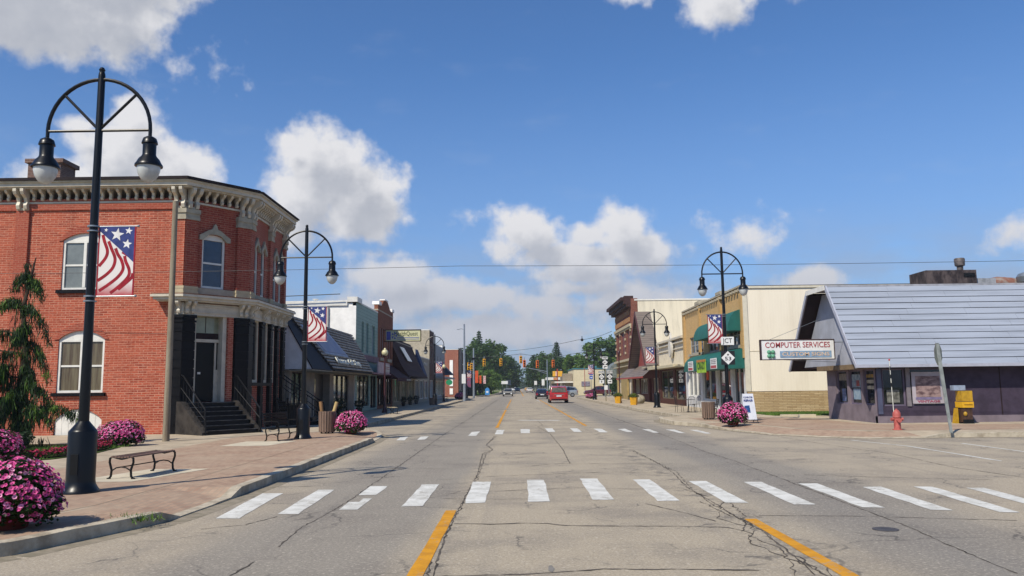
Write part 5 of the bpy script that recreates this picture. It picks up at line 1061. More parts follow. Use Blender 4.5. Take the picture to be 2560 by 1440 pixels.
# roof
def rp(t, x): return (x, 31.55+2.7*t, 2.42+3.43*t)
k = MB(); k.slab([rp(0, 13.3), rp(0, X1), rp(1, X1), rp(1, 13.3)], (0, .13, -.10)); k.slab([(13.3, 36.5, 5.82), (X1, 36.5, 5.82), (X1, 39.4, 2.42), (13.3, 39.4, 2.42)], (0, -.13, -.10)); k.build('roof_deck', DKBRN, pu)
k = MB(); n = 13; LB = M('lavender_boards', '939AA6', .5, .09, .9, streak=(.35, 4, 4), bump=.12)
for i in range(n):
    a, b = rp(i/n, 0), rp((i+1)/n, 0); xs = [13.28]; x = 13.28+random.uniform(1, 4)
    while x < X1-1: xs.append(x); x += random.choice((2.4, 3.6, 4.8))
    xs.append(X1)
    for xa_, xb_ in zip(xs, xs[1:]):
        j = random.uniform(-.005, .005); k.slab([(xa_+.004, a[1]-.03+j, a[2]+.024), (xb_-.004, a[1]-.03+j, a[2]+.024), (xb_-.004, b[1]-.040, b[2]-.004+j), (xa_+.004, b[1]-.040, b[2]-.004+j)], (0, .03, -.02))
k.build('roof_boards', LB, pu)
k = MB(); k.slab([(13.24, 31.5, 2.36), (13.24, 31.62, 2.3), (13.24, 34.36, 5.8), (13.24, 34.2, 5.9)], (.06, 0, 0)); k.slab([(13.24, 39.45, 2.36), (13.24, 39.3, 2.3), (13.24, 36.4, 5.8), (13.24, 36.55, 5.9)], (.06, 0, 0)); k.box(13.2, X1, 31.47, 31.55, 2.33, 2.45); k.build('verge_board', M('pale_lavender_trim', 'A5A8B4', .5, .08), pu)
k = MB(); k.box(13.24, X1, 34.2, 36.55, 5.84, 5.92); k.build('flat_roof', M('roof_light_felt', '9A9CA4', .7), pu)
k = MB(); k.box(13.22, 13.27, 34.28, 36.5, 5.72, 5.93); k.build('ridge_cap', WHITE, pu)
k = MB(); k.slab([(13.88, 32.0, 2.5), (13.88, 39.0, 2.5), (13.88, 36.3, 5.7), (13.88, 34.4, 5.7)], (.08, 0, 0)); k.build('gable_wall', M('lavender_gable', 'A2A6B0', .6, .1, 1.2), pu)
k = MB(); k.box(13.8, 14.2, 31.75, 37.2, 2.3, 2.5); k.build('fascia_strip', M('tan_wood', '7A6850', .7, .1), pu)
k = MB(); k.box(13.9, 14.2, 31.62, 39.3, 2.42, 2.48); k.box(14.2, X1, 31.62, 32.1, 2.36, 2.42); k.build('soffit', DKBRN, pu)
# rooftop ventilation
r = thing('rooftop_vent_unit', 'rusty rooftop ventilation box with a round exhaust cap', 'vent unit', (20, 38, 5.9))
k = MB(); k.box(19.15, 21.5, 37.2, 38.8, 5.92, 6.93); k.build('casing', RUST, r); k = MB(); k.box(20.9, 21.4, 37.17, 37.2, 6.6, 6.78); k.build('louvre', BLACKC, r)
k = MB(); k.lathe([(.001, 6.9), (.14, 6.9), (.14, 7.2), (.22, 7.24), (.24, 7.55), (.21, 7.6), (.001, 7.62)], (21.2, 38, 0), 16); k.build('exhaust_cap', M('dirty_galvanised', '5E5654', .6, .3, 6), r, True)
r = thing('roof_duct', 'low rusty galvanised duct running behind the lavender roof', 'duct', (23, 38, 5.9)); k = MB(); k.box(21.5, 22.5, 37.4, 38.4, 5.92, 6.55); k.build('straight_duct', M('duct_metal', '9A9CA0', .5, .2, 4), r); k = MB(); k.tube([(22.45, 37.9, 6.25), (22.9, 37.9, 6.35), (23.5, 37.9, 6.3), (24.0, 37.9, 6.05)], .34, 10); k.build('duct_elbow', M('rusty_duct', '7A4A3A', .7, .4, 3, col2='8A8078'), r, True)
r = thing('turbine_vent', 'shiny round turbine vent at the right end of the roof', 'roof vent', (25.2, 38, 5.9)); k = MB(); k.lathe([(.001, 0), (.3, 0), (.3, .5), (.5, .6), (.55, .85), (.45, 1.0), (.2, 1.08), (.001, 1.1)], (23.95, 37.2, 5.72), 18); k.build('turbine', GALV, r, True)
# projecting sign
r = thing('projecting_sign', 'white COMPUTER SERVICES sign with green clover projecting from the lavender gable', 'shop sign', (13, 34.5, 3.1)); y0 = 34.2
xa, xb, za, zb = 10.38, 13.46, 2.78, 3.58
k = MB(); k.box(xa, xb, y0, y0+.16, za, zb); k.build('box_face', SW, r)
k = MB(); k.box(xa-.03, xb+.03, y0-.02, y0+.18, zb, zb+.035); k.box(xa-.03, xb+.03, y0-.02, y0+.18, za-.035, za); k.box(xa-.035, xa, y0-.02, y0+.18, za-.035, zb+.035); k.box(xb, xb+.035, y0-.02, y0+.18, za-.035, zb+.035); k.build('frame', M('brown_frame', '3A2420', .5), r)
text(r, 'COMPUTER SERVICES', ((xa+xb)/2, y0-.01, 3.37), .33, M('faded_red_letters', 'A23B42', .6), width=2.75, bold=.001)
k = MB(); k.box(xa+.78, xb-.12, y0-.014, y0-.002, 2.84, 3.12); k.build('blue_strip', M('faded_blue_strip', '7F9AB4', .6, .2, 3), r); text(r, 'CUSTOM SIGNS', ((xa+xb)/2+.33, y0-.02, 2.98), .22, M('faded_orange_letters', 'D0B8A0', .6), width=2.0, bold=.004)
k = MB()
for a in range(4): k.ball((xa+.4+.12*math.cos(a*1.57+.78), y0-.0, 3.0+.12*math.sin(a*1.57+.78)), .09, 8, 1)
k.box(xa+.38, xa+.42, y0-.03, y0, 2.82, 3.0); k.build('clover', M('clover_green', '5C9A7C', .6), r)
k = MB(); k.cyl((xa+.3, y0+.08, zb), (13.3, 35.0, 4.55), .008, n=4); k.cyl((xb, y0+.08, zb-.1), (14.4, y0+.08, zb-.1), .02, n=5); k.cyl((xa+.3, y0+.08, za), (14.3, y0+.6, 2.62), .008, n=4); k.build('stay_wire', GALV, r)
# ---------------------------------------------------------------- yellow brick building
CORR = sidingM('cream_corrugated', 'E8DEC9', .16, axis=0, dark=.03, depth=.5, col2='DDD2BC', bump=.1)
XR = 12.7; yb_ = thing('yellow_brick_building', 'two-storey yellow brick shop with green canvas awnings and a cream metal side wall', 'building', (XR, 50, .15)); F = Fr(XR, 61, -90); L = 16.2
ys = lambda y: 61-y
uw = [(ys(59.1), ys(54.9), 3.95, 5.15), (ys(53.4), ys(49.9), 3.85, 5.0), (ys(48.3), ys(45.6), 3.95, 5.2)]
gl = [(ys(60.3), ys(56.2), .9, 2.75), (ys(55.5), ys(51.8), .7, 2.75), (ys(51.3), ys(48.2), .2, 2.75), (ys(47.7), ys(45.4), .6, 2.75)]
s = MB(F); wall(s, 0, L, 3.2, 7.2, uw); s.build('brick_front', YEL, yb_)
s = MB(F); wall(s, 0, L, 0, 3.2, gl, t=.3); s.build('shopfront', M('white_shopfront', 'C9CACA', .55, .06), yb_)
for x in (.0, 5.2, 11.0, L-.5): k = MB(F); k.box(x, x+.5, 0, .12, 3.2, 7.2); k.build('brick_pier', brickM('yellow_brick_pier', 'BC9860', 'A88650', 'B59C74'), yb_)
k = MB(F); k.box(-.02, L+.02, -.3, .14, 7.2, 7.3); x = .3
while x < L: k.box(x, x+.28, 0, .2, 6.98, 7.1); x += .62
k.box(4.6, 5.9, -.3, .16, 7.3, 7.5); k.box(10.6, 11.8, -.3, .16, 7.3, 7.48); k.build('parapet_coping', TRIM, yb_)
for a in uw: o = window(yb_, F, *a, GLASS, M('grey_sash', '9A9A96', .6), nx=3, nz=2, fw_=.09); q = MB(F); q.box(a[0]-.1, a[1]+.1, 0, .12, a[2]-.16, a[2]); q.build('sill', TRIM, o)
for i, a in enumerate(gl): window(yb_, F, *a, GLASS if i else M('pale_blinds', '8E9290', .15, .15, 2, spec=.8, streak=(6, 6, .3)), WHITE, nx=(3, 2, 1, 2)[i], nz=1, fw_=.1)
k = MB(); k.box(XR+.3, 36, 44.9, 61, 0, 7.15); k.build('body', CREAMM, yb_)
k = MB(); k.box(XR+.03, 36, 44.83, 44.88, 1.34, 7.1); k.build('metal_side_wall', CORR, yb_); k = MB(); k.box(XR+.25, 36, 44.815, 44.83, 3.55, 3.58); k.build('wall_seam', M('seam_strip', 'D0C4A8', .6), yb_)  # horizontal seam of the metal wall, a duller cream
k = MB(); k.box(XR+.0, 36, 44.8, 44.88, 0, 1.32); k.build('stone_base', STONE, yb_)
k = MB(); k.box(XR-.04, XR+.22, 44.78, 44.9, 1.34, 7.2); k.box(XR, 36, 44.76, 44.9, 7.1, 7.22); k.build('metal_trim', M('cream_trim_metal', 'CFC8B4', .5, .05), yb_)
k = MB(); k.box(XR+.2, 36, 44.9, 61, 7.2, 7.27); k.build('flat_roof', M('roof_felt', ''), yb_)
def awn(a, b, z0, z1, dep, root, name='awning'):
    k = MB(F); n = 8; P = [(dep*math.sin(math.pi/2*i/n)**.9, z1-(z1-z0)*(1-math.cos(math.pi/2*i/n))) for i in range(n+1)]
    k.slab([(a, 0, z1)]+[(a, d, z) for d, z in P[1:]]+[(a, 0, z0)], (b-a, 0, 0)); o = k.build(name, GREENC, root, True); return o
awn(ys(54.0), ys(49.4), 4.65, 5.75, .85, yb_); awn(ys(48.9), ys(45.1), 4.75, 5.95, .85, yb_)
bigaw = MB(F); a, b = ys(55.9), ys(44.95); n = 8; P = [(1.15*math.sin(math.pi/2*i/n), 3.75-.8*(1-math.cos(math.pi/2*i/n))) for i in range(n+1)]
bigaw.slab([(a, 0, 3.75)]+[(a, d, z) for d, z in P[1:]]+[(a, 1.15, 2.62), (a, 0, 2.62)], (b-a, 0, 0)); ba = bigaw.build('shop_awning', GREENC, yb_, True)
def awsign(y, w, z0, z1, mat, name='awning_banner'):
    k = MB(F); k.box(ys(y)-w/2, ys(y)+w/2, 1.16, 1.18, z0, z1); return k.build(name, mat, yb_)
LIME = M('lime_banner', '9AC22E', .5, .15, 4); p = awsign(50.6, 2.5, 2.48, 3.3, LIME); text(p, 'CRAZY', (XR-1.19, 50.6, 2.9), .62, M('lime_dark_letters', '3A5A18', .5), (90, 0, -90), 2.1, bold=.02)
k = MB(F); k.box(ys(50.6)-1.25, ys(50.6)+1.25, 1.18, 1.19, 3.15, 3.3); k.build('orange_strip', M('orange_print', 'B4762C', .5), p)
for y, w in ((53.7, 1.5), (47.4, 1.5)):
    p = awsign(y, w, 2.66, 3.28, SW); k = MB(F); k.box(ys(y)-w/2+.1, ys(y)+w/2-.1, 1.18, 1.186, 2.7, 2.86); k.build('red_strip', M('print_red', 'B04A50', .5), p)
    k = MB(F); [k.box(ys(y)-w/2+.15, ys(y)+w/2-.15, 1.18, 1.186, z, z+.05) for z in (2.95, 3.05, 3.15)]; k.build('print_lines', M('print_grey', '8A8286', .5), p)
# ---------------------------------------------------------------- cream shop with oval
r = thing('cream_shop', 'cream-fronted shop with moulded cornice and white oval ornament', 'building', (XR, 66, .15)); F = Fr(XR, 72.2, -90); L = 11.2
s = MB(F); wall(s, 0, L, 3.15, 5.3, []); s.build('upper_front', CREAMM, r)
s = MB(F); wall(s, 0, L, 0, 3.15, [(.8, 6.2, .6, 2.95), (7.2, 10.8, .6, 2.95)], t=.35); s.build('lower_front', M('brown_shopfront', '4E2C24', .7, .15), r)
k = MB(F); k.box(0, L, 0, .18, 5.0, 5.12); k.box(0, L, 0, .3, 5.3, 5.42); k.box(0, L, 0, .22, 5.42, 5.5); k.box(0, L, 0, .1, 4.55, 4.62); k.build('cornice', TRIMW, r)
k = MB(F); k.box(-.5, L+.2, 0, 1.0, 3.1, 3.3); k.box(-4.5, 2, .0, .9, 3.32, 3.42); k.build('canopy', M('cream_canopy', 'BDB396', .6, .08), r)
window(r, F, .8, 6.2, .6, 2.95, GLASS, M('olive_frame', '6E6850', .6), nx=2, nz=1); window(r, F, 7.2, 10.8, .6, 2.95, GLASS, M('olive_frame', ''), nx=1, nz=1)
k = MB(F); P = [(6.6+.75*math.sin(t), .12, 4.75+.85*math.cos(t)) for t in [2*math.pi*q/24 for q in range(24)]]; k.slab(P, (0, .12, 0)); k.slab([(6.6+(a-6.6)*.8, .24, 4.75+(c_-4.75)*.8) for a, b, c_ in P], (0, .05, 0)); k.slab([(6.45, .1, 5.5), (6.75, .1, 5.5), (6.6, .1, 6.0)], (0, .15, 0)); k.build('oval_ornament', M('white_ornament', 'C8C3B8', .5, .06), r)
k = MB(); k.box(XR+.4, 34, 61.05, 72.2, 0, 5.25); k.build('body', CREAMM, r)
# red gabled shop
r = thing('red_gabled_shop', 'red-fronted shop with steep shingled gable peak above a shingled pent roof', 'building', (XR, 80, .15)); F = Fr(XR, 87.8, -90); L = 15.5; REDF2 = M('barn_red', '8A4640', .7, .1, 2)
s = MB(F); wall(s, 0, L, 0, 3.4, [(.6, 3.4, .9, 2.4), (4.2, 8.8, .9, 2.4), (9.6, 11.2, .2, 2.4), (11.9, 14.8, .9, 2.4)], t=.3); s.build('front_wall', M('dark_red_front', '5A2A26', .7, .15), r)
for q in ((.6, 3.4, .9, 2.4), (4.2, 8.8, .9, 2.4), (11.9, 14.8, .9, 2.4)): window(r, F, *q, GLASS, TRIMW, nx=4, nz=1, fw_=.06)
k = MB(); k.box(XR+.4, 34, 72.3, 87.8, 0, 4.5); k.build('body', CREAMM, r)
k = MB(); k.slab([(XR-1.5, 72.6, 2.5), (XR-1.5, 91.5, 2.5), (XR, 91.5, 3.75), (XR, 72.6, 3.75)], (.05, 0, .06)); k.build('pent_roof', SHAKE, r)
k = MB(); k.box(XR-1.55, XR-1.45, 72.6, 91.5, 2.4, 2.54); k.build('pent_fascia', M('red_fascia', 'A0403A', .6), r)
k = MB(); k.slab([(XR-.1, 74.2, 3.5), (XR-.1, 84.2, 3.5), (XR-.1, 79.5, 8.6), (XR-.1, 79.1, 8.6)], (.2, 0, 0)); gb = k.build('gable_front', REDF2, r)
k = MB(); k.slab([(XR-1.0, 79.3, 8.95), (XR-1.0, 73.8, 3.5), (XR+.5, 73.8, 3.5), (XR+.5, 79.3, 8.95)], (0, -.12, .05)); k.slab([(XR-1.0, 79.3, 8.95), (XR-1.0, 84.8, 3.5), (XR+.5, 84.8, 3.5), (XR+.5, 79.3, 8.95)], (0, .12, .05)); k.build('shingled_gable', SHAKE, r)
k = MB(); k.slab([(XR-1.06, 79.3, 9.1), (XR-1.06, 85.1, 3.5), (XR-1.06, 84.7, 3.5), (XR-1.06, 79.3, 8.6)], (.08, 0, 0)); k.slab([(XR-1.06, 79.3, 9.1), (XR-1.06, 73.5, 3.5), (XR-1.06, 73.9, 3.5), (XR-1.06, 79.3, 8.6)], (.08, 0, 0)); k.build('bargeboard', M('dark_red_board', '4A201E', .6), r)
text(gb, 'GIFTS', (XR-.13, 77.6, 4.7), .6, M('sign_ochre', 'B08A58', .5), (90, 0, -90), 1.8, ext=.02, bold=.02); k = MB(F); k.box(9.3, 11.0, .12, .18, 4.1, 4.22); k.box(9.3, 11.0, .12, .18, 3.85, 3.97); k.build('sign_lines', M('sign_ochre', ''), gb)
# tall brick
r = thing('tall_brick_building', 'tall two-storey brick building with a heavy dark cornice and cream side wall', 'building', (XR, 95, .15)); F = Fr(XR, 103.4, -90); L = 14.4; DB = brickM('dark_brick_tall', '7E463A', '66362C', '8A6A5A')
uu2 = [(1.6, 3.4, 5.4, 8.0), (5.6, 8.4, 5.4, 8.0), (10.6, 12.4, 5.4, 8.0)]
s = MB(F); wall(s, 0, L, 4.6, 11.3, uu2); s.build('brick_front', DB, r)
for q in uu2: window(r, F, *q, M('boarded_maroon', '6A3C36', .6, .1, 2), M('boarded_maroon', ''), nz=1)
s = MB(F); wall(s, 0, L, 0, 4.6, [(.8, 4, .6, 2.6), (9.5, 13.6, .6, 2.6)]); s.build('lower_front', M('ochre_front', '9E8A5C', .7, .12, 2), r)
k = MB(F); [k.box(0, L, 0, d, z, z+h) for d, z, h in ((.25, 8.3, .3), (.15, 8.1, .2), (.3, 4.5, .25), (.4, 3.9, .1))]; [k.box(x, x+.5, 0, .12, z, z+.25) for x in (.2, 4.3, 9, 13.6) for z in (5.4, 6.2, 7.0, 7.8)]; k.build('stone_bands', M('pale_trim_far', 'B3A88C', .8), r)
k = MB(F); [k.box(.8+q*1.1, 1.3+q*1.1, 0, .15, z, z+.5) for q in range(12) for z in (8.9, 9.7)]; k.build('brick_relief', M('relief_tan', 'A07A58', .8), r)
k = MB(F)
for d, z, h in ((.5, 10.5, .3), (.8, 10.8, .4), (1.1, 11.2, .35), (.7, 11.55, .15)): k.box(-.2, L, -.3, d, z, z+h)
k.build('cornice', M('dark_cornice', '3E2A28', .7, .15), r)
k = MB(); k.box(XR+.3, 40, 89.04, 103.3, 0, 11.2); k.build('body', CREAMM, r)
k = MB(); k.box(XR+.75, 40, 88.97, 89.03, 0, 11.15); k.build('side_wall', sidingM('cream_wall_panels', 'D8CFB8', 1.2, axis=0, dark=.06, depth=.1, bump=.1), r); k = MB(); k.box(XR+.0, XR+.75, 88.94, 89.03, 0, 11.4); k.build('brick_return', DB, r)
k = MB(); k.box(XR+.4, 40, 88.9, 89.1, 11.15, 11.3); k.build('parapet', WHITE, r)
# beyond the cross street, right
r = thing('cream_hall', 'low cream building with the blue H sign on its bare side wall', 'building', (20, 150, .15))
k = MB(); k.box(10.6, 19.5, 152.5, 170, 0, 4.9); k.build('wall', M('cream_block', 'CFC2A2', .8, .08, 1), r); k = MB(); k.box(10.5, 19.6, 152.4, 170, 4.9, 5.1); k.box(13.5, 15, 153, 155, 5.1, 5.5); k.build('roof', M('teal_roof', '3E7A84', .6, .2, 1), r)
k = MB(); k.box(8.8, 10.5, 156, 168, 0, 4.2); k.build('side_wing', M('taupe_wall', '8E8474', .8), r); k = MB(); k.box(7.2, 11.0, 155, 160, 2.4, 2.65); k.build('porch_canopy', WHITE, r); k = MB(); k.box(12.0, 13.6, 152.42, 152.48, 1.7, 2.6); k.build('mural_window', M('mural_print', '6A5A6A', .6, .6, 4, col2='8E8E96'), r)
r = thing('hospital_sign', 'blue H sign with an arrow plate under it on a thin post', 'road sign', (13.4, 146.8, .15)); BL2 = M('sign_bright_blue', '1F4FA8', .5); k = MB(); k.cyl((13.35, 146.9, .15), (13.35, 146.9, 4.6), .04, n=6); k.build('post', GALV, r); k = MB(); k.box(13.0, 13.7, 146.8, 146.83, 3.7, 4.6); k.box(13.05, 13.65, 146.8, 146.83, 2.95, 3.55); k.build('plate', BL2, r)
text(r, 'H', (13.35, 146.78, 4.15), .75, SW, bold=.02); k = MB(); k.box(13.15, 13.45, 146.78, 146.79, 3.2, 3.3); k.slab([(13.42, 146.78, 3.08), (13.58, 146.78, 3.25), (13.42, 146.78, 3.42)], (0, .01, 0)); k.build('arrow', SW, r)
r = thing('dome_greenhouse', 'grey arched canopy shed showing beyond the tall brick building', 'shed', (17, 128, .15)); k = MB(); P = [(13.2+2.6-2.6*math.cos(t), 118.5, 3.0+2.5*math.sin(t)) for t in [math.pi*q/12 for q in range(13)]]; k.slab([(13.2, 118.5, 2.9)]+P+[(18.4, 118.5, 2.9)], (0, 6, 0)); k.build('arched_roof', M('grey_mesh', '6F7670', .5, .2, 3), r, True); [MB().box(x, x+.12, y, y+.12, 0.02, 2.95).build('post', GALV, r) for x in (13.3, 18.1) for y in (118.6, 124.2)]
r = thing('fuel_station', 'small filling station canopy with white fascia among the trees', 'building', (11, 185, .15)); k = MB(); k.box(6.5, 12, 185, 192, 3.2, 3.8); k.build('canopy', WHITE, r); [MB().box(x, x+.25, 186, 186.3, 0, 3.2).build('column', WHITE, r) for x in (7.2, 11.2)]; k = MB(); k.box(8.0, 12, 193, 198, 0, 3.0); k.build('kiosk', M('taupe_wall', ''), r)
r = thing('yellow_pylon_sign', 'yellow two-part price sign on a red post by the trees', 'sign', (7.6, 160, .15)); x0 = 7.9; k = MB(); k.box(x0-.12, x0+.12, 161, 161.2, 0, 5.2); k.build('post', M('post_red', '9A2A22', .5), r)
k = MB(); k.box(x0-.95, x0-.1, 160.9, 161, 3.7, 4.75); k.box(x0+.1, x0+1.0, 160.9, 161, 3.7, 4.75); k.build('panel', M('sign_yellow', 'D8A228', .5, .1), r); k = MB(); k.box(x0-.4, x0-.08, 160.85, 160.9, 3.75, 4.7); k.build('inner_panel', M('sign_orange_pink', 'CFA898', .5), r); k = MB(); k.box(x0-.8, x0-.0, 160.9, 161, 3.0, 3.5); k.build('lower_panel', M('sign_orange', 'C08050', .5), r)
# ---------------------------------------------------------------- vehicles
TYRE = M('tyre_rubber', '15151A', .8, .1); RIM = M('wheel_rim', '9A9DA0', .3, .1, 4, metal=.7); TAIL = M('tail_lamp', '8E1018', .15, .05, 3, spec=.8); HEADL = M('head_lamp', 'D6DADC', .1, .05); CHROME = M('chrome_strip', 'B8BABD', .15, .05, 3, metal=.9); PLATE = M('number_plate', 'D4D8DC', .5)
PROF = {
 'van': [(0, .38, .98, 1.0, .9, .86), (.1, .3, 1.03, 1.07, .96, .88), (.34, .28, 1.06, 1.66, .985, .76), (.6, .28, 1.06, 1.74, .99, .77), (2.0, .28, 1.05, 1.79, 1.0, .79), (3.0, .28, 1.03, 1.70, 1.0, .76), (3.9, .28, 1.0, 1.03, .98, .86), (4.65, .3, .86, .89, .93, .8), (4.85, .36, .66, .7, .85, .74)],
 'sedan': [(0, .4, .86, .9, .84, .76), (.12, .28, .92, .97, .88, .8), (.75, .26, .96, 1.0, .9, .76), (1.35, .26, .96, 1.36, .91, .64), (2.3, .26, .95, 1.43, .92, .66), (2.8, .26, .93, 1.38, .92, .64), (3.5, .26, .9, .94, .91, .78), (4.4, .28, .74, .78, .87, .74), (4.6, .34, .6, .64, .8, .68)],
 'suv': [(0, .45, 1.0, 1.02, .88, .8), (.1, .34, 1.08, 1.12, .92, .82), (.45, .32, 1.1, 1.62, .93, .72), (1.8, .32, 1.08, 1.72, .94, .74), (2.5, .32, 1.06, 1.66, .94, .72), (3.2, .32, 1.04, 1.08, .93, .8), (4.3, .34, .92, .96, .9, .78), (4.55, .42, .72, .76, .84, .7)]}
def car(kind, colour, label, cat, loc, rotz, group=None, name='car'):
    r = proto(name, label, cat, group); S = PROF[kind]; body = MB(); rings = []
    for y, zb, zt, zr, w, wt in S:
        rings.append([body.pt(p) for p in ((-w*.93, y, zb), (-w, y, zb+.18), (-w, y, zt-.12), (-w*.97, y, zt), (-wt, y, zr-.05), (-wt*.9, y, zr), (wt*.9, y, zr), (wt, y, zr-.05), (w*.97, y, zt), (w, y, zt-.12), (w, y, zb+.18), (w*.93, y, zb))])
    for a, b in zip(rings, rings[1:]):
        for k in range(12): body.fi((a[k], a[(k+1) % 12], b[(k+1) % 12], b[k]))
    body.fi(rings[0][::-1]); body.fi(rings[-1]); body.build('body', colour, r, True)
    g = MB()
    for a, b in zip(S, S[1:]):
        ha, hb = a[3]-a[2] > .25, b[3]-b[2] > .25
        if ha and hb:
            for s in (-1, 1):
                q = [Vector((s*a[4]*.97, a[0]+.06, a[2]+.03)), Vector((s*b[4]*.97, b[0]-.06, b[2]+.03)), Vector((s*b[5], b[0]-.06, b[3]-.09)), Vector((s*a[5], a[0]+.06, a[3]-.09))]; g.slab([p+Vector((s*.004, 0, 0)) for p in q], (s*.01, 0, .004))
        elif ha != hb:
            lo, hi = (a, b) if hb else (b, a); d = -1 if hb else 1
            q = [Vector((-lo[5]*.9, lo[0], lo[3]+.03)), Vector((lo[5]*.9, lo[0], lo[3]+.03)), Vector((hi[5]*.88, hi[0]+d*.03, hi[3]-.06)), Vector((-hi[5]*.88, hi[0]+d*.03, hi[3]-.06))]; g.slab([p+Vector((0, d*.012, .012)) for p in q], (0, d*.01, .008))
            for s in (-1, 1): g.slab([Vector((s*(lo[4]*.96+.006), lo[0]-d*.1, lo[2]+.03)), Vector((s*(hi[4]*.97+.006), hi[0], hi[2]+.03)), Vector((s*(hi[5]+.006), hi[0], hi[3]-.09))], (s*.01, 0, .003))
    g.build('windows', M('vehicle_glass', '1B2126', .04, .1, 3, spec=.8) if kind != 'van' else M('van_glass_painted_reflection', '5E5848', .08, .3, 3, spec=.8, col2='3A382E'), r)  # van panes: a tan reflection is painted into the glass colour
    Lc = S[-1][0]; W_ = S[3][4]; wr = .34 if kind != 'sedan' else .31
    for y in (.9, Lc-.88):
        for s in (-1, 1):
            w = MB(); w.cyl((s*(W_-.2), y, wr), (s*(W_+.012), y, wr), wr, n=18); wo_ = w.build('wheel', TYRE, r, True)
            w = MB(); w.cyl((s*(W_+.0), y, wr), (s*(W_+.02), y, wr), wr*.62, n=14); w.build('rim', RIM, wo_, True)
    z0 = S[0][2]; w0 = S[0][4]
    for s in (-1, 1):
        k = MB(); k.hexa([(s*(w0-.24), -.03, z0-.28), (s*(w0+.03), -.01, z0-.28), (s*(w0+.03), .2, z0-.28), (s*(w0-.24), .2, z0-.28), (s*(w0-.2), -.0, z0+.03), (s*(w0+.04), .03, z0+.03), (s*(w0+.04), .22, z0+.03), (s*(w0-.2), .22, z0+.03)]); k.build('tail_light', TAIL, r)
        k = MB(); k.box(s*(S[-1][4]-.3), s*(S[-1][4]-.02), Lc-.16, Lc+.02, S[-1][2]-.15, S[-1][2]+.02); k.build('head_light', HEADL, r)
        k = MB(); k.box(s*(W_+.02), s*(W_+.2), Lc*.66, Lc*.66+.1, z0+.1, z0+.24); k.build('wing_mirror', colour, r)
    k = MB(); k.box(-.26, .26, -.03, .02, z0-.3, z0-.17); k.build('number_plate', PLATE, r); k = MB(); k.box(-.5, .5, -.03, .03, z0-.12, z0-.07); k.build('chrome_strip', CHROME, r)
    k = MB(); k.box(-w0*.9, w0*.9, -.05, .1, .36, .46); k.box(-.5, .5, Lc-.03, Lc+.03, .4, .62); k.build('bumper_trim', BLACKC, r)
    if kind == 'van':
        k = MB(); [k.tube([(s*.7, .7, 1.77), (s*.7, .8, 1.85), (s*.72, 2.7, 1.83), (s*.72, 2.8, 1.75)], .02, 6) for s in (-1, 1)]; k.build('roof_rail', CHROME, r, True); k = MB(); k.box(-.15, .15, .3, .34, 1.66, 1.7); k.build('brake_light', TAIL, r)
    return place(r, loc, rotz)
MAR = M('maroon_paint', '4E1420', .2, .05, 2, coat=.7); DKP = M('dark_plum_paint', '1A1420', .2, .05, 2, coat=.7); SILV = M('silver_paint', '9CA3A8', .25, .05, 2, metal=.4, coat=.6); BEIG = M('beige_paint', '9A9484', .3, .05, 2, metal=.3, coat=.5); WHP = M('white_car_paint', 'D4D6D8', .3, .04)
car('van', REDP, 'red minivan seen from behind, driving away down the street', 'minivan', (4.25, 84, 0), 0, name='minivan')
car('sedan', DKP, 'dark plum sedan just ahead and left of the red minivan', 'car', (3.35, 112, 0), 0, name='sedan')
car('sedan', BEIG, 'beige sedan driving towards the viewer on the left lane', 'car', (-1.9, 153, 0), math.pi, name='sedan')
car('suv', MAR, 'maroon four-wheel-drive standing side-on before the cream hall', 'car', (16.1, 141.5, 0), R(92), name='suv')
car('suv', SILV, 'silver car half hidden behind the red minivan', 'car', (9.7, 131, 0), R(88), name='suv')
for i, (x, y, rz, mt, la) in enumerate(((-.2, 270, math.pi, BEIG, 'pale distant car, the nearest of the far oncoming ones'), (3.4, 235, 0, WHP, 'white distant car beyond the dark sedan'), (-1.6, 330, math.pi, WHP, 'tiny white car far down the left lane'), (3.6, 320, 0, M('yellow_car_paint', 'C89A20', .3, .05), 'tiny yellow car far down the road'), (4.2, 390, 0, SILV, 'tiny silver car near the end of the road'), (-1.2, 420, math.pi, M('blue_car_paint', '3A4E78', .3), 'tiny bluish car at the end of the road'))):
    car('sedan', mt, la, 'car', (x, y, 0), rz, 'small cars far down the road', name='sedan')
# ---------------------------------------------------------------- traffic signals
SY, SO = M('signal_yellow', 'E4AC1C', .45, .08), M('signal_orange', 'D8701E', .45, .08); LN_ = [M('lens_red', '5A1414', .2), M('lens_amber', '6A4A14', .2), M('lens_green', '14402C', .2)]
def signal(x, y, z, mat, label, w=.36, h=1.12):
    r = thing('traffic_light', label, 'traffic light', (x, y, z), 'traffic lights hung over the crossing')
    k = MB(); k.box(x-w/2, x+w/2, y-.1, y+.16, z-h/2, z+h/2); k.box(x-w/2-.04, x+w/2+.04, y-.02, y+.1, z-h/2-.03, z+h/2+.03); hs = k.build('housing', mat, r)
    for i in range(3):
        zz = z+h*.33-i*h*.33; v = MB()
        for q in range(8): a, b = math.pi*(q-.6)/6.8, math.pi*(q+.4)/6.8; v.slab([(x+.15*math.cos(a), y-.1, zz+.15*math.sin(a)), (x+.15*math.cos(b), y-.1, zz+.15*math.sin(b)), (x+.14*math.cos(b), y-.32, zz+.14*math.sin(b)), (x+.14*math.cos(a), y-.32, zz+.14*math.sin(a))], (0, 0, .01))
        v.build('visor', mat, hs); v = MB(); v.cyl((x, y-.13, zz), (x, y-.1, zz), .13, n=14); v.build('lens', LN_[i], hs)
    k = MB(); k.cyl((x, y+.03, z+h/2), (x, y+.03, z+h/2+.5), .03, n=6); k.ball((x, y+.03, z+h/2+.2), .09, 6); k.build('hanger', GALV, r)
    return r
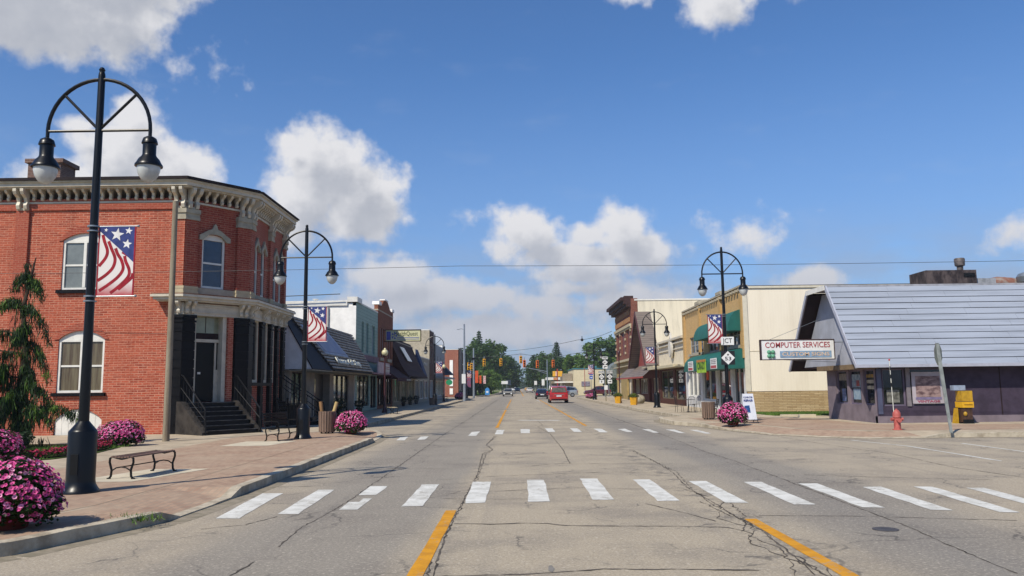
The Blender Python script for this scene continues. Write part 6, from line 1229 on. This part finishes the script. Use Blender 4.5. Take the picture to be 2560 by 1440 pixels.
for px, z, m_, la in ((-7.75, 5.05, SY, 'yellow traffic light beside the tall steel pole'), (-7.28, 4.95, SY, 'second yellow traffic light right against the steel pole'), (-5.3, 5.6, SY, 'yellow traffic light hanging over the left lane, in front of dark trees'), (-2.65, 5.62, SY, 'yellow traffic light hanging second over the street'), (.5, 6.0, SY, 'yellow traffic light over the middle, above the gap in the trees'), (1.05, 5.35, SO, 'orange traffic light just below and right of the middle yellow one'), (3.1, 5.25, SO, 'orange traffic light over the right lane beside the grey pole'), (5.6, 5.3, SO, 'orange traffic light hanging rightmost in front of the spruce')): signal(px, 127, z, m_, la)
wire('span_wire', [(-8.8, 127.05, 6.6), (-5.3, 127.05, 6.45), (.5, 127.05, 6.9), (5.6, 127.05, 6.3), (13, 127.05, 7.6)], .03, 'wire carrying the traffic lights across the junction', .05)
wire('upper_wire', [(-2, 150, 8.4), (9, 120, 8.6), (13.2, 112, 9.3)], .03, 'dark wire running up to the right above the far lamp', .25); k = MB(); k.ball((9.6, 119, 8.55), .22, 8); k.cyl((9.6, 119, 8.6), (9.6, 119, 9.1), .05, n=6); tag(k.build('wire_damper', BLACKC, None, True), 'small dark fitting clamped on the upper wire', 'wire fitting')
STP = M('pale_steel_pole', '8F98A2', .4, .1, 3, metal=.3)
r = thing('signal_pole', 'tall pale steel pole left of the traffic lights with an arm lamp at its top', 'pole', (-6.25, 94, .15)); k = MB(); k.lathe([(.001, 0), (.2, 0), (.18, .3), (.09, 9.0), (.001, 9.0)], (-6.25, 94, .15), 12); k.build('pole', STP, r, True); k = MB(); k.tube([(-6.25, 94, 8.5), (-6.6, 94, 8.6), (-6.9, 94, 8.55)], .03, 6); k.box(-7.1, -6.8, 93.95, 94.05, 8.48, 8.56); k.build('arm', STP, r); k = MB(); k.box(-6.55, -6.1, 93.8, 93.85, 2.2, 3.3); k.build('notice_plate', SW, r)
r = thing('signal_pole', 'second pale steel pole just right of the taller one', 'pole', (-6.7, 122, .15)); k = MB(); k.lathe([(.001, 0), (.17, 0), (.1, 7.5), (.001, 7.5)], (-6.7, 122, .15), 12); k.build('pole', STP, r, True)
k = MB(); k.box(-6.9, -6.5, 121.8, 122.1, 5.9, 6.2); k.build('bracket', BLACKC, r)
r = thing('mast_arm_pole', 'grey pole with a long mast arm reaching left over the road', 'pole', (6.5, 178, .1)); k = MB(); k.lathe([(.001, 0), (.14, 0), (.09, 7.6), (.001, 7.6)], (6.5, 178, .1), 10); k.build('pole', STP, r, True); k = MB(); k.tube([(6.5, 178, 5.0), (4.4, 178, 5.4), (2.4, 178, 5.8)], .07, 6); k.tube([(6.5, 178, 4.5), (4.4, 178, 5.2)], .05, 6); k.build('arm', STP, r, True)
r = thing('street_name_sign', 'small green round-edged sign on the second globe-lamp post', 'road sign', (-8.1, 93.2, 3)); k = MB(); k.lathe([(.001, 0), (.36, 0), (.36, .02), (.001, .02)], (0, 0, 0), 18); o = MB(); o.slab([(-7.95+.38*math.cos(t), 93.1, 2.35+.32*math.sin(t)) for t in [2*math.pi*q/18 for q in range(18)]], (0, .02, 0)); o.build('plate', M('sign_green', '1E8A5A', .5), r)
r = thing('orange_banner', 'tall orange banner on the near black lamp post by the trees', 'banner', (-6.7, 140, 2)); k = MB(); k.box(-7.45, -6.9, 140, 140.05, 2.5, 4.6); k.build('cloth', M('orange_cloth', 'C4502A', .7, .1), r)
r = thing('orange_banner', 'shorter orange banner right of the tall one', 'banner', (-6.3, 140, 2)); k = MB(); k.box(-6.8, -6.45, 142, 142.05, 2.4, 3.8); k.build('cloth', M('orange_cloth', ''), r)
k = MB(); k.cyl((-7.6, 140.1, 0), (-7.6, 140.1, 6), .06, n=8); tag(k.build('lamp_post', BLACKP, None, True), 'thin black post carrying the tall orange banner', 'post')
r = thing('white_red_banner', 'small white and red banner on a black post before the trees', 'banner', (-6.2, 153, 2)); k = MB(); k.box(-6.6, -6.1, 153, 153.04, 2.4, 3.9); k.build('cloth', M('pale_red_cloth', 'D0C0BC', .7, .4, 3, col2='A05050'), r); k = MB(); k.cyl((-6.65, 153.1, .1), (-6.65, 153.1, 5), .05, n=8); k.build('post', BLACKC, r)
r = thing('drooping_flag', 'drooping purple-grey flag beside the second steel pole', 'banner', (-7.5, 126, 2)); k = MB(); k.slab([(-8.2, 125, 2.0), (-7.3, 125, 1.7), (-7.35, 125, 4.2), (-7.8, 125, 4.1), (-8.1, 125, 3.6)], (0, .05, 0)); k.build('cloth', M('flag_cloth_mauve', '6A5A78', .8, .5, 4, col2='8A3A48'), r)
r = thing('mail_box', 'bright blue collection box on the far left pavement', 'mailbox', (-5.7, 150, .15)); k = MB(); k.box(-6.15, -5.35, 150.4, 151, .3, 1.35); k.slab([(-6.15+.8*q/8, 150.4, 1.35+.3*math.sin(math.pi*q/8)) for q in range(9)], (0, .6, 0)); k.build('body', M('mailbox_blue', '3E86C4', .4, .1), r, True); [MB().box(a, a+.06, b, b+.06, .1, .3).build('leg', BLACKC, r) for a in (-6.1, -5.46) for b in (150.42, 150.9)]; k = MB(); k.box(-5.95, -5.55, 150.37, 150.4, .7, 1.0); k.build('label_plate', SW, r)
for x, y, w, z0, z1, m_, la in ((-3.1, 186, 1.5, 2.4, 3.1, SW, 'low cream board on two posts at the edge of the far lawn'), (-2.9+.4, 215, 1.2, 2.2, 3.6, GALV, 'grey sign on a post beside the far cream board'), (4.6, 210, .7, 2.2, 3.2, SW, 'small white sign by the right far verge'), (6.4, 205, .7, 2.0, 3.6, SW, 'taller white sign beside the mast pole far away')):
    r = thing('roadside_board', la, 'sign', (x, y, 0)); k = MB(); k.box(x-w/2, x+w/2, y, y+.05, z0, z1); k.build('panel', m_, r); [MB().cyl((x+s*w*.3, y+.1, 0), (x+s*w*.3, y+.1, z1), .05, n=6).build('post', GALV, r) for s in (-1, 1)]
r = thing('flag_pole', 'thin post under the farthest flag banner by the cream hall', 'pole', (12.2, 147, .1)); k = MB(); k.cyl((12.2, 147, 0), (12.2, 147, 5), .05, n=6); k.build('post', M('post_red', ''), r)
r = thing('landscape_boulder', 'pale rounded boulder behind the yellow flower boxes', 'boulder', (10.6, 71, .15)); k = MB(); random.seed(2); k.ball((10.6, 71, .5), .55, 10, .8); bo = k.build('rock', M('boulder_stone', 'A09884', .9, .2, 3, bump=.5), r, True); [setattr(v, 'co', v.co*(1+random.uniform(-.08, .08))) for v in bo.data.vertices]
# ---------------------------------------------------------------- trees
BARK = M('tree_bark', '4A3F34', .95, .3, 3, bump=.5)
LF = [leafM('leaf_mid_green', '5F7A3A', '3A5626', .4), leafM('leaf_dark_green', '46622F', '2A421E', .4), leafM('leaf_light_green', '728C3E', '4C6C30', .4)]
def tree_proto(seed, h, w, leaf, nlobes=13, n=5200, size=.34):
    r = proto('tree', 'x', 'tree', 'broadleaf trees along the far road'); random.seed(seed)
    t = MB(); t.tube([(0, 0, -.1), (.1, .05, h*.2), (-.05, .1, h*.42), (.1, 0, h*.75)], [.34, .26, .2, .06], 9)
    L = []
    for i in range(nlobes):
        a = i*2.4+random.random(); zz = h*(.26+.66*(i/nlobes)); env = math.sin(math.pi*min(1, max(.12, (zz/h-.14)/.95)))**.7; rad = w*.5*env*random.uniform(.45, .95)
        c = (rad*math.cos(a), rad*math.sin(a), zz); L.append((c, w*random.uniform(.17, .27)))
        t.tube([(0, 0, max(h*.15, zz*.6)), (c[0]*.5, c[1]*.5, zz*.82), c], [.13, .09, .03], 5)
    t.build('trunk', BARK, r, True); f = MB()
    for i, (c, q) in enumerate(L+[((0, 0, h*.88), w*.2)]): leaf_blob(f, c, q, q, q*.85, n//nlobes, size, seed*31+i, .35, .6)
    f.build('crown', leaf, r); return r
def spruce_proto(seed, h, w):
    r = proto('spruce_tree', 'x', 'tree', 'spruces'); random.seed(seed)
    t = MB(); t.tube([(0, 0, -.1), (0, 0, h*.97)], [.3, .03], 8); t.build('trunk', BARK, r, True); f = MB(); n = 26
    for i in range(n):
        z = h*(.1+.88*i/n); rad = w*.5*(1-i/n)**.85+.12
        for k in range(9):
            a = k*.7+i*1.3+random.uniform(-.2, .2); rr_ = rad*random.uniform(.75, 1.12)
            for j in range(8):
                q = j/7; p = Vector((math.cos(a)*rr_*q, math.sin(a)*rr_*q, z-rr_*.38*q*q)); e = Vector((random.gauss(0, 1), random.gauss(0, 1), random.gauss(-.6, .5))).normalized()*.38; s_ = Vector((-math.sin(a), math.cos(a), random.uniform(-.2, .2)))*(.1+.16*(1-q))
                f.face([p-s_, p+e*.5, p+s_, p-Vector((0, 0, .35))])
    f.build('crown', leafM('spruce_needles', '46603A', '2A4024', .3), r); return r
TP = [tree_proto(11, 13, 9, LF[0]), tree_proto(23, 12, 10, LF[1]), tree_proto(37, 11, 8.5, LF[2], 12)]; used = [False]*3; SP = [spruce_proto(5, 15, 6), spruce_proto(8, 14, 5)]; usp = [False]*2
TREES = [(1, -8.8, 196, 1.0, 'dark tree with the blue collection box in front of its foot'), (0, -7.4, 212, 1.1, 'tallest leafy tree of the left group, loose at its top'), (1, -10.5, 222, 1.08, 'dark tree behind and left of the tallest leafy one'), (0, -4.6, 238, .88, 'rounded tree at the right end of the left group'), (1, -2.8, 262, .98, 'lower tree sloping down to the gap over the road, left side'), (2, -6.0, 182, .52, 'light green bushy young tree beside the blue box'), (2, -8.4, 178, .5, 'light green young tree at the left end near the steel pole'), (1, -15, 215, 1.0, 'tree peeping out behind the orange brick building'),
         (1, 7.0, 232, .92, 'dark tree just right of the gap over the road'), (0, 9.3, 222, .84, 'tree with the flat top behind the mast pole'), (1, 6.2, 262, .86, 'small far tree closing the right side of the gap'), (1, 11.2, 205, .76, 'dark tree right under the tall spruce'), (2, 15.0, 196, .88, 'light tree between the spruce and the cream hall'), (0, 19.2, 188, 1.0, 'green tree rising behind the cream hall roof'), (2, 24, 190, 1.08, 'broad light tree behind the cream hall, near the far lamp'), (0, 29.5, 195, 1.02, 'tree behind the route signs and the arched shed'), (1, 17.5, 150, .45, 'low dark tree standing right beside the tall brick building'), (2, 35, 205, 1.0, 'tree showing just left of the tall brick cornice'), (1, -4.6, 300, .8, 'far small tree on the left of the vanishing road'), (0, 8.5, 300, .8, 'far small tree on the right of the vanishing road'), (1, -3.2, 360, .75, 'very distant left tree at the end of the road'), (0, 7.2, 370, .75, 'very distant right tree at the end of the road')]
for k_, x, y, s_, la in TREES:
    if used[k_]: dup(TP[k_], (x, y, 0), x*1.7+y, la, (s_, s_, s_*1.0))
    else: place(TP[k_], (x, y, 0), x*1.7+y, la, (s_, s_, s_)); used[k_] = True
place(SP[0], (-9.6, 200, 0), 0, 'pointed spruce rising above the left tree group', (1.25, 1.25, 1.1)); place(SP[1], (10.3, 212, 0), 1, 'tall narrow spruce right of the mast pole', (1.7, 1.7, 1.0)); dup(SP[1], (20.5, 210, 0), 2, 'small spruce tip showing over the trees behind the cream hall', (.8, .8, .72))
vg = MB(); random.seed(77)
for x0, x1, y0, y1 in ((-14, -5.9, 172, 260), (8.2, 14, 172, 260)):
    for _ in range(2500):
        x, y = random.uniform(x0, x1), random.uniform(y0, y1); vg.face([(x-.3, y, -.03), (x+.3, y, -.03), (x+random.uniform(-.2, .2), y, random.uniform(.1, .3))])
stuff(vg.build('verge_grass', GRASS))
hz_ = MB(); leaf_blob(hz_, (-75, 330, 3), 70, 40, 9, 5000, 1.3, 3, .2, .5, .2); leaf_blob(hz_, (90, 330, 3), 75, 40, 9, 5000, 1.3, 4, .2, .5, .2); leaf_blob(hz_, (1, 620, 3), 60, 30, 7, 2600, 1.3, 5, .2, .5, .2); stuff(hz_.build('distant_treeline', LF[1]))
# ---------------------------------------------------------------- planted bed and drooping conifer
r = thing('weeping_conifer', 'dark drooping conifer with hanging fringes before the red brick wall', 'tree', (-14.6, 23.6, .15)); random.seed(21)
NDL = leafM('conifer_needles', '2C4422', '18280F', .15); NDT = leafM('conifer_tips', '5F7A2C', '3A5A20', .25)
t = MB(); spine = [(-14.7, 23.6, .1), (-14.65, 23.6, 1.6), (-14.5, 23.55, 3.0), (-14.65, 23.5, 4.2), (-14.45, 23.5, 5.2), (-14.35, 23.5, 5.75)]; t.tube(spine, [.14, .12, .09, .06, .04, .015], 8); f, tip = MB(), MB()
def fringe(mb, p, L, n=7, w=.013):
    for _ in range(int(n*2.6)):
        a = random.uniform(0, 6.28); q = Vector(p)+Vector((random.gauss(0, .06), random.gauss(0, .06), random.gauss(0, .06))); l = L*random.uniform(.2, .9); d = Vector((math.cos(a), math.sin(a), 0))*w
        mid_ = q+Vector((random.gauss(0, .03), random.gauss(0, .03), -l*.5)); mb.face([q-d*.5, q+d*.5, mid_+d, mid_-d]); mb.face([mid_-d, mid_+d, mid_+Vector((random.gauss(0, .04), 0, -l*.5))])
def branch(p0, p1, drop, L, n=24):
    p0, p1 = Vector(p0), Vector(p1)
    t.tube([tuple(p0.lerp(p1, j/4)+Vector((0, 0, .35*math.sin(math.pi*j/4*.8)-drop*(j/4)**2))) for j in range(5)], [.03, .025, .02, .014, .006], 5)
    for i in range(n):
        q = i/(n-1); p = p0.lerp(p1, q)+Vector((0, 0, .35*math.sin(math.pi*q*.8)-drop*q*q)); fringe(tip if (random.random() < .22) else f, p, L*(.5+.6*math.sin(math.pi*q))*random.uniform(.5, 1.15), random.randint(4, 11))
for p0, p1, dr, L in (((-14.4, 23.5, 5.0), (-14.9, 23.4, 4.9), .3, .35), ((-14.5, 23.5, 4.9), (-14.05, 23.4, 4.6), .3, .35), ((-14.6, 23.5, 4.3), (-15.4, 23.4, 4.15), .3, .4), ((-14.6, 23.5, 4.2), (-13.7, 23.3, 3.6), .6, .45), ((-14.6, 23.5, 3.4), (-16.3, 23.2, 3.3), .5, .6), ((-14.5, 23.5, 3.2), (-13.6, 23.2, 2.6), .7, .5), ((-14.6, 23.5, 2.9), (-16.8, 23, 2.5), .5, .7), ((-14.5, 23.5, 2.4), (-13.8, 23.0, 1.9), .5, .5), ((-14.6, 23.5, 2.2), (-15.8, 22.9, 1.5), .5, .8), ((-14.5, 23.5, 1.9), (-13.3, 23.1, 1.35), .35, .4), ((-14.3, 23.3, 1.2), (-12.5, 23.0, .95), .15, .4), ((-14.3, 23.3, 1.2), (-13.2, 22.8, .9), .3, .5), ((-14.6, 23.4, 1.7), (-14.6, 22.6, 1.2), .3, .9), ((-14.9, 23.4, 2.5), (-14.9, 22.7, 2.0), .3, .9), ((-14.4, 23.4, 3.6), (-14.4, 22.8, 3.2), .3, .7)): branch(p0, p1, dr, L)
for i in range(70): q = random.random()**1.3; z = 5.3*q+.3; fringe(f, (-14.55+random.gauss(0, .05+.2*(1-q)), 23.5+random.gauss(0, .05+.2*(1-q)), z), .35+.3*(1-q), 6)
for i in range(90):
    z = random.uniform(.3, 2.0); w_ = .85*(1-(z-.3)/2.4); fringe(f, (-14.6+random.uniform(-1, 1)*w_*1.1, 23.4+random.uniform(-.6, .3)*w_, z), .5, 8)
t.build('trunk', BARK, r, True); f.build('foliage', NDL, r); tip.build('foliage_tips', NDT, r)
def shrub(name, c, rx, ry, rz, n, size, mat, label, cat='shrub'):
    r = thing(name, label, cat, (c[0], c[1], .15)); f = MB(); leaf_blob(f, c, rx, ry, rz, n, size, len(label), .5, .3, .15); f.build('foliage', mat, r); t = MB(); t.cyl((c[0], c[1], .1), (c[0], c[1], c[2]), .05, n=6); t.build('stem', BARK, r); return r
shrub('low_juniper', (-14.6, 22.2, .4), 1.2, .8, .38, 3200, .05, leafM('juniper', '22351A', '111E0C', .1), 'low dark spreading juniper at the foot of the drooping conifer')
shrub('low_juniper', (-16.2, 22.4, .75), .9, .8, .7, 2600, .05, leafM('juniper', '22351A', '111E0C', .1), 'taller round dark bush cut by the left picture edge')
shrub('leafy_shrub', (-15.9, 22.6, 3.2), .75, .6, .55, 1500, .07, LF[2], 'light green leafy shoot beside the conifer at the left edge', 'shrub')
poly_obj('lawn', [(-22, 18.4), (-12.2, 18.5), (-11.2, 19.4), (-11.0, 21), (-11.5, 23.4), (-12.4, 24.8), (-22, 25.6)], .17, GRASS)
BED = [(-20, 18.5), (-16, 18.5), (-12.4, 18.6), (-11.4, 19.3), (-11.1, 20.6), (-11.3, 22.2), (-11.9, 23.8)]
kb = MB(); kb2 = offset([(x, y, 0) for x, y in BED], .55)
for i in range(len(BED)-1): kb.slab([(*BED[i], .15), (*BED[i+1], .15), (*kb2[i+1], .15), (*kb2[i], .15)], (0, 0, .05))
struct(kb.build('flowerbed_ground', M('dark_soil', '2E241C', .95, .3, 6, bump=.6)))
fl, lv = MB(), MB(); random.seed(61)
for i in range(len(BED)-1):
    n = max(2, int((Vector(BED[i+1])-Vector(BED[i])).length/.14))
    for j in range(n):
        q = j/n; x = BED[i][0]+(BED[i+1][0]-BED[i][0])*q; y = BED[i][1]+(BED[i+1][1]-BED[i][1])*q; m2_ = (kb2[i][0]-BED[i][0], kb2[i][1]-BED[i][1]); 
        for _ in range(3):
            t_ = random.uniform(.1, .95); c = (x+m2_[0]*t_, y+m2_[1]*t_, .24+random.uniform(0, .07)); leaf_blob(lv, c, .12, .12, .09, 26, .03, random.randint(0, 9999), .3); s0 = random.getstate(); flower_dome(fl, c, .12, .1, 9, random.randint(0, 9999), .028, -.1); random.setstate(s0); random.random()
stuff(lv.build('border_foliage', LEAFG)); stuff(fl.build('border_blossoms', [M('border_red', '8E1E38', .7, .1), M('border_rose', 'A83A58', .7), CEN]))
random.seed(5); tuft_field('lawn_grass', lambda: (random.uniform(-17, -11.3), random.uniform(19, 24)), 9000, .07, GRASS, .012, .17)
poly_obj('grass_patch', [(13.2, 40.9), (14.2, 40.3), (18, 40.2), (18, 44.7), (12.75, 44.7), (12.75, 41.6)], .16, GRASS); tuft_field('grass_tufts', lambda: (random.uniform(12.8, 17), random.uniform(40.5, 44.6)), 9000, .09, GRASS, .02, .16)
k = MB(); k.box(12.9, 14.1, 39.7, 40.0, .15, .24); k.box(13.4, 14.15, 38.6, 38.9, .15, .28); struct(k.build('pavement_step', CONCL))
random.seed(6); wd = MB()
for _ in range(110):
    x, y = random.gauss(-4.95, .16), random.gauss(10.55, .12); a = random.uniform(0, 6.28); wd.face([(x, y, .1), (x+.02*math.cos(a), y+.02*math.sin(a), .1), (x+random.gauss(0, .05), y+random.gauss(0, .05), .1+random.uniform(.04, .12))])
stuff(wd.build('kerb_weeds', GRASS))
# ---------------------------------------------------------------- air
hv = bpy.data.materials.new('thin_summer_haze'); hv.use_nodes = True; t = hv.node_tree; t.nodes.clear(); ou = t.nodes.new('ShaderNodeOutputMaterial'); vp = t.nodes.new('ShaderNodeVolumePrincipled')
vp.inputs['Color'].default_value = (.80, .88, 1, 1); vp.inputs['Density'].default_value = .00028; t.links.new(vp.outputs[0], ou.inputs['Volume'])
k = MB(); k.box(-300, 300, -60, 760, -2.2, 24); hz0 = k.build('haze', hv); hz0['kind'] = 'stuff'
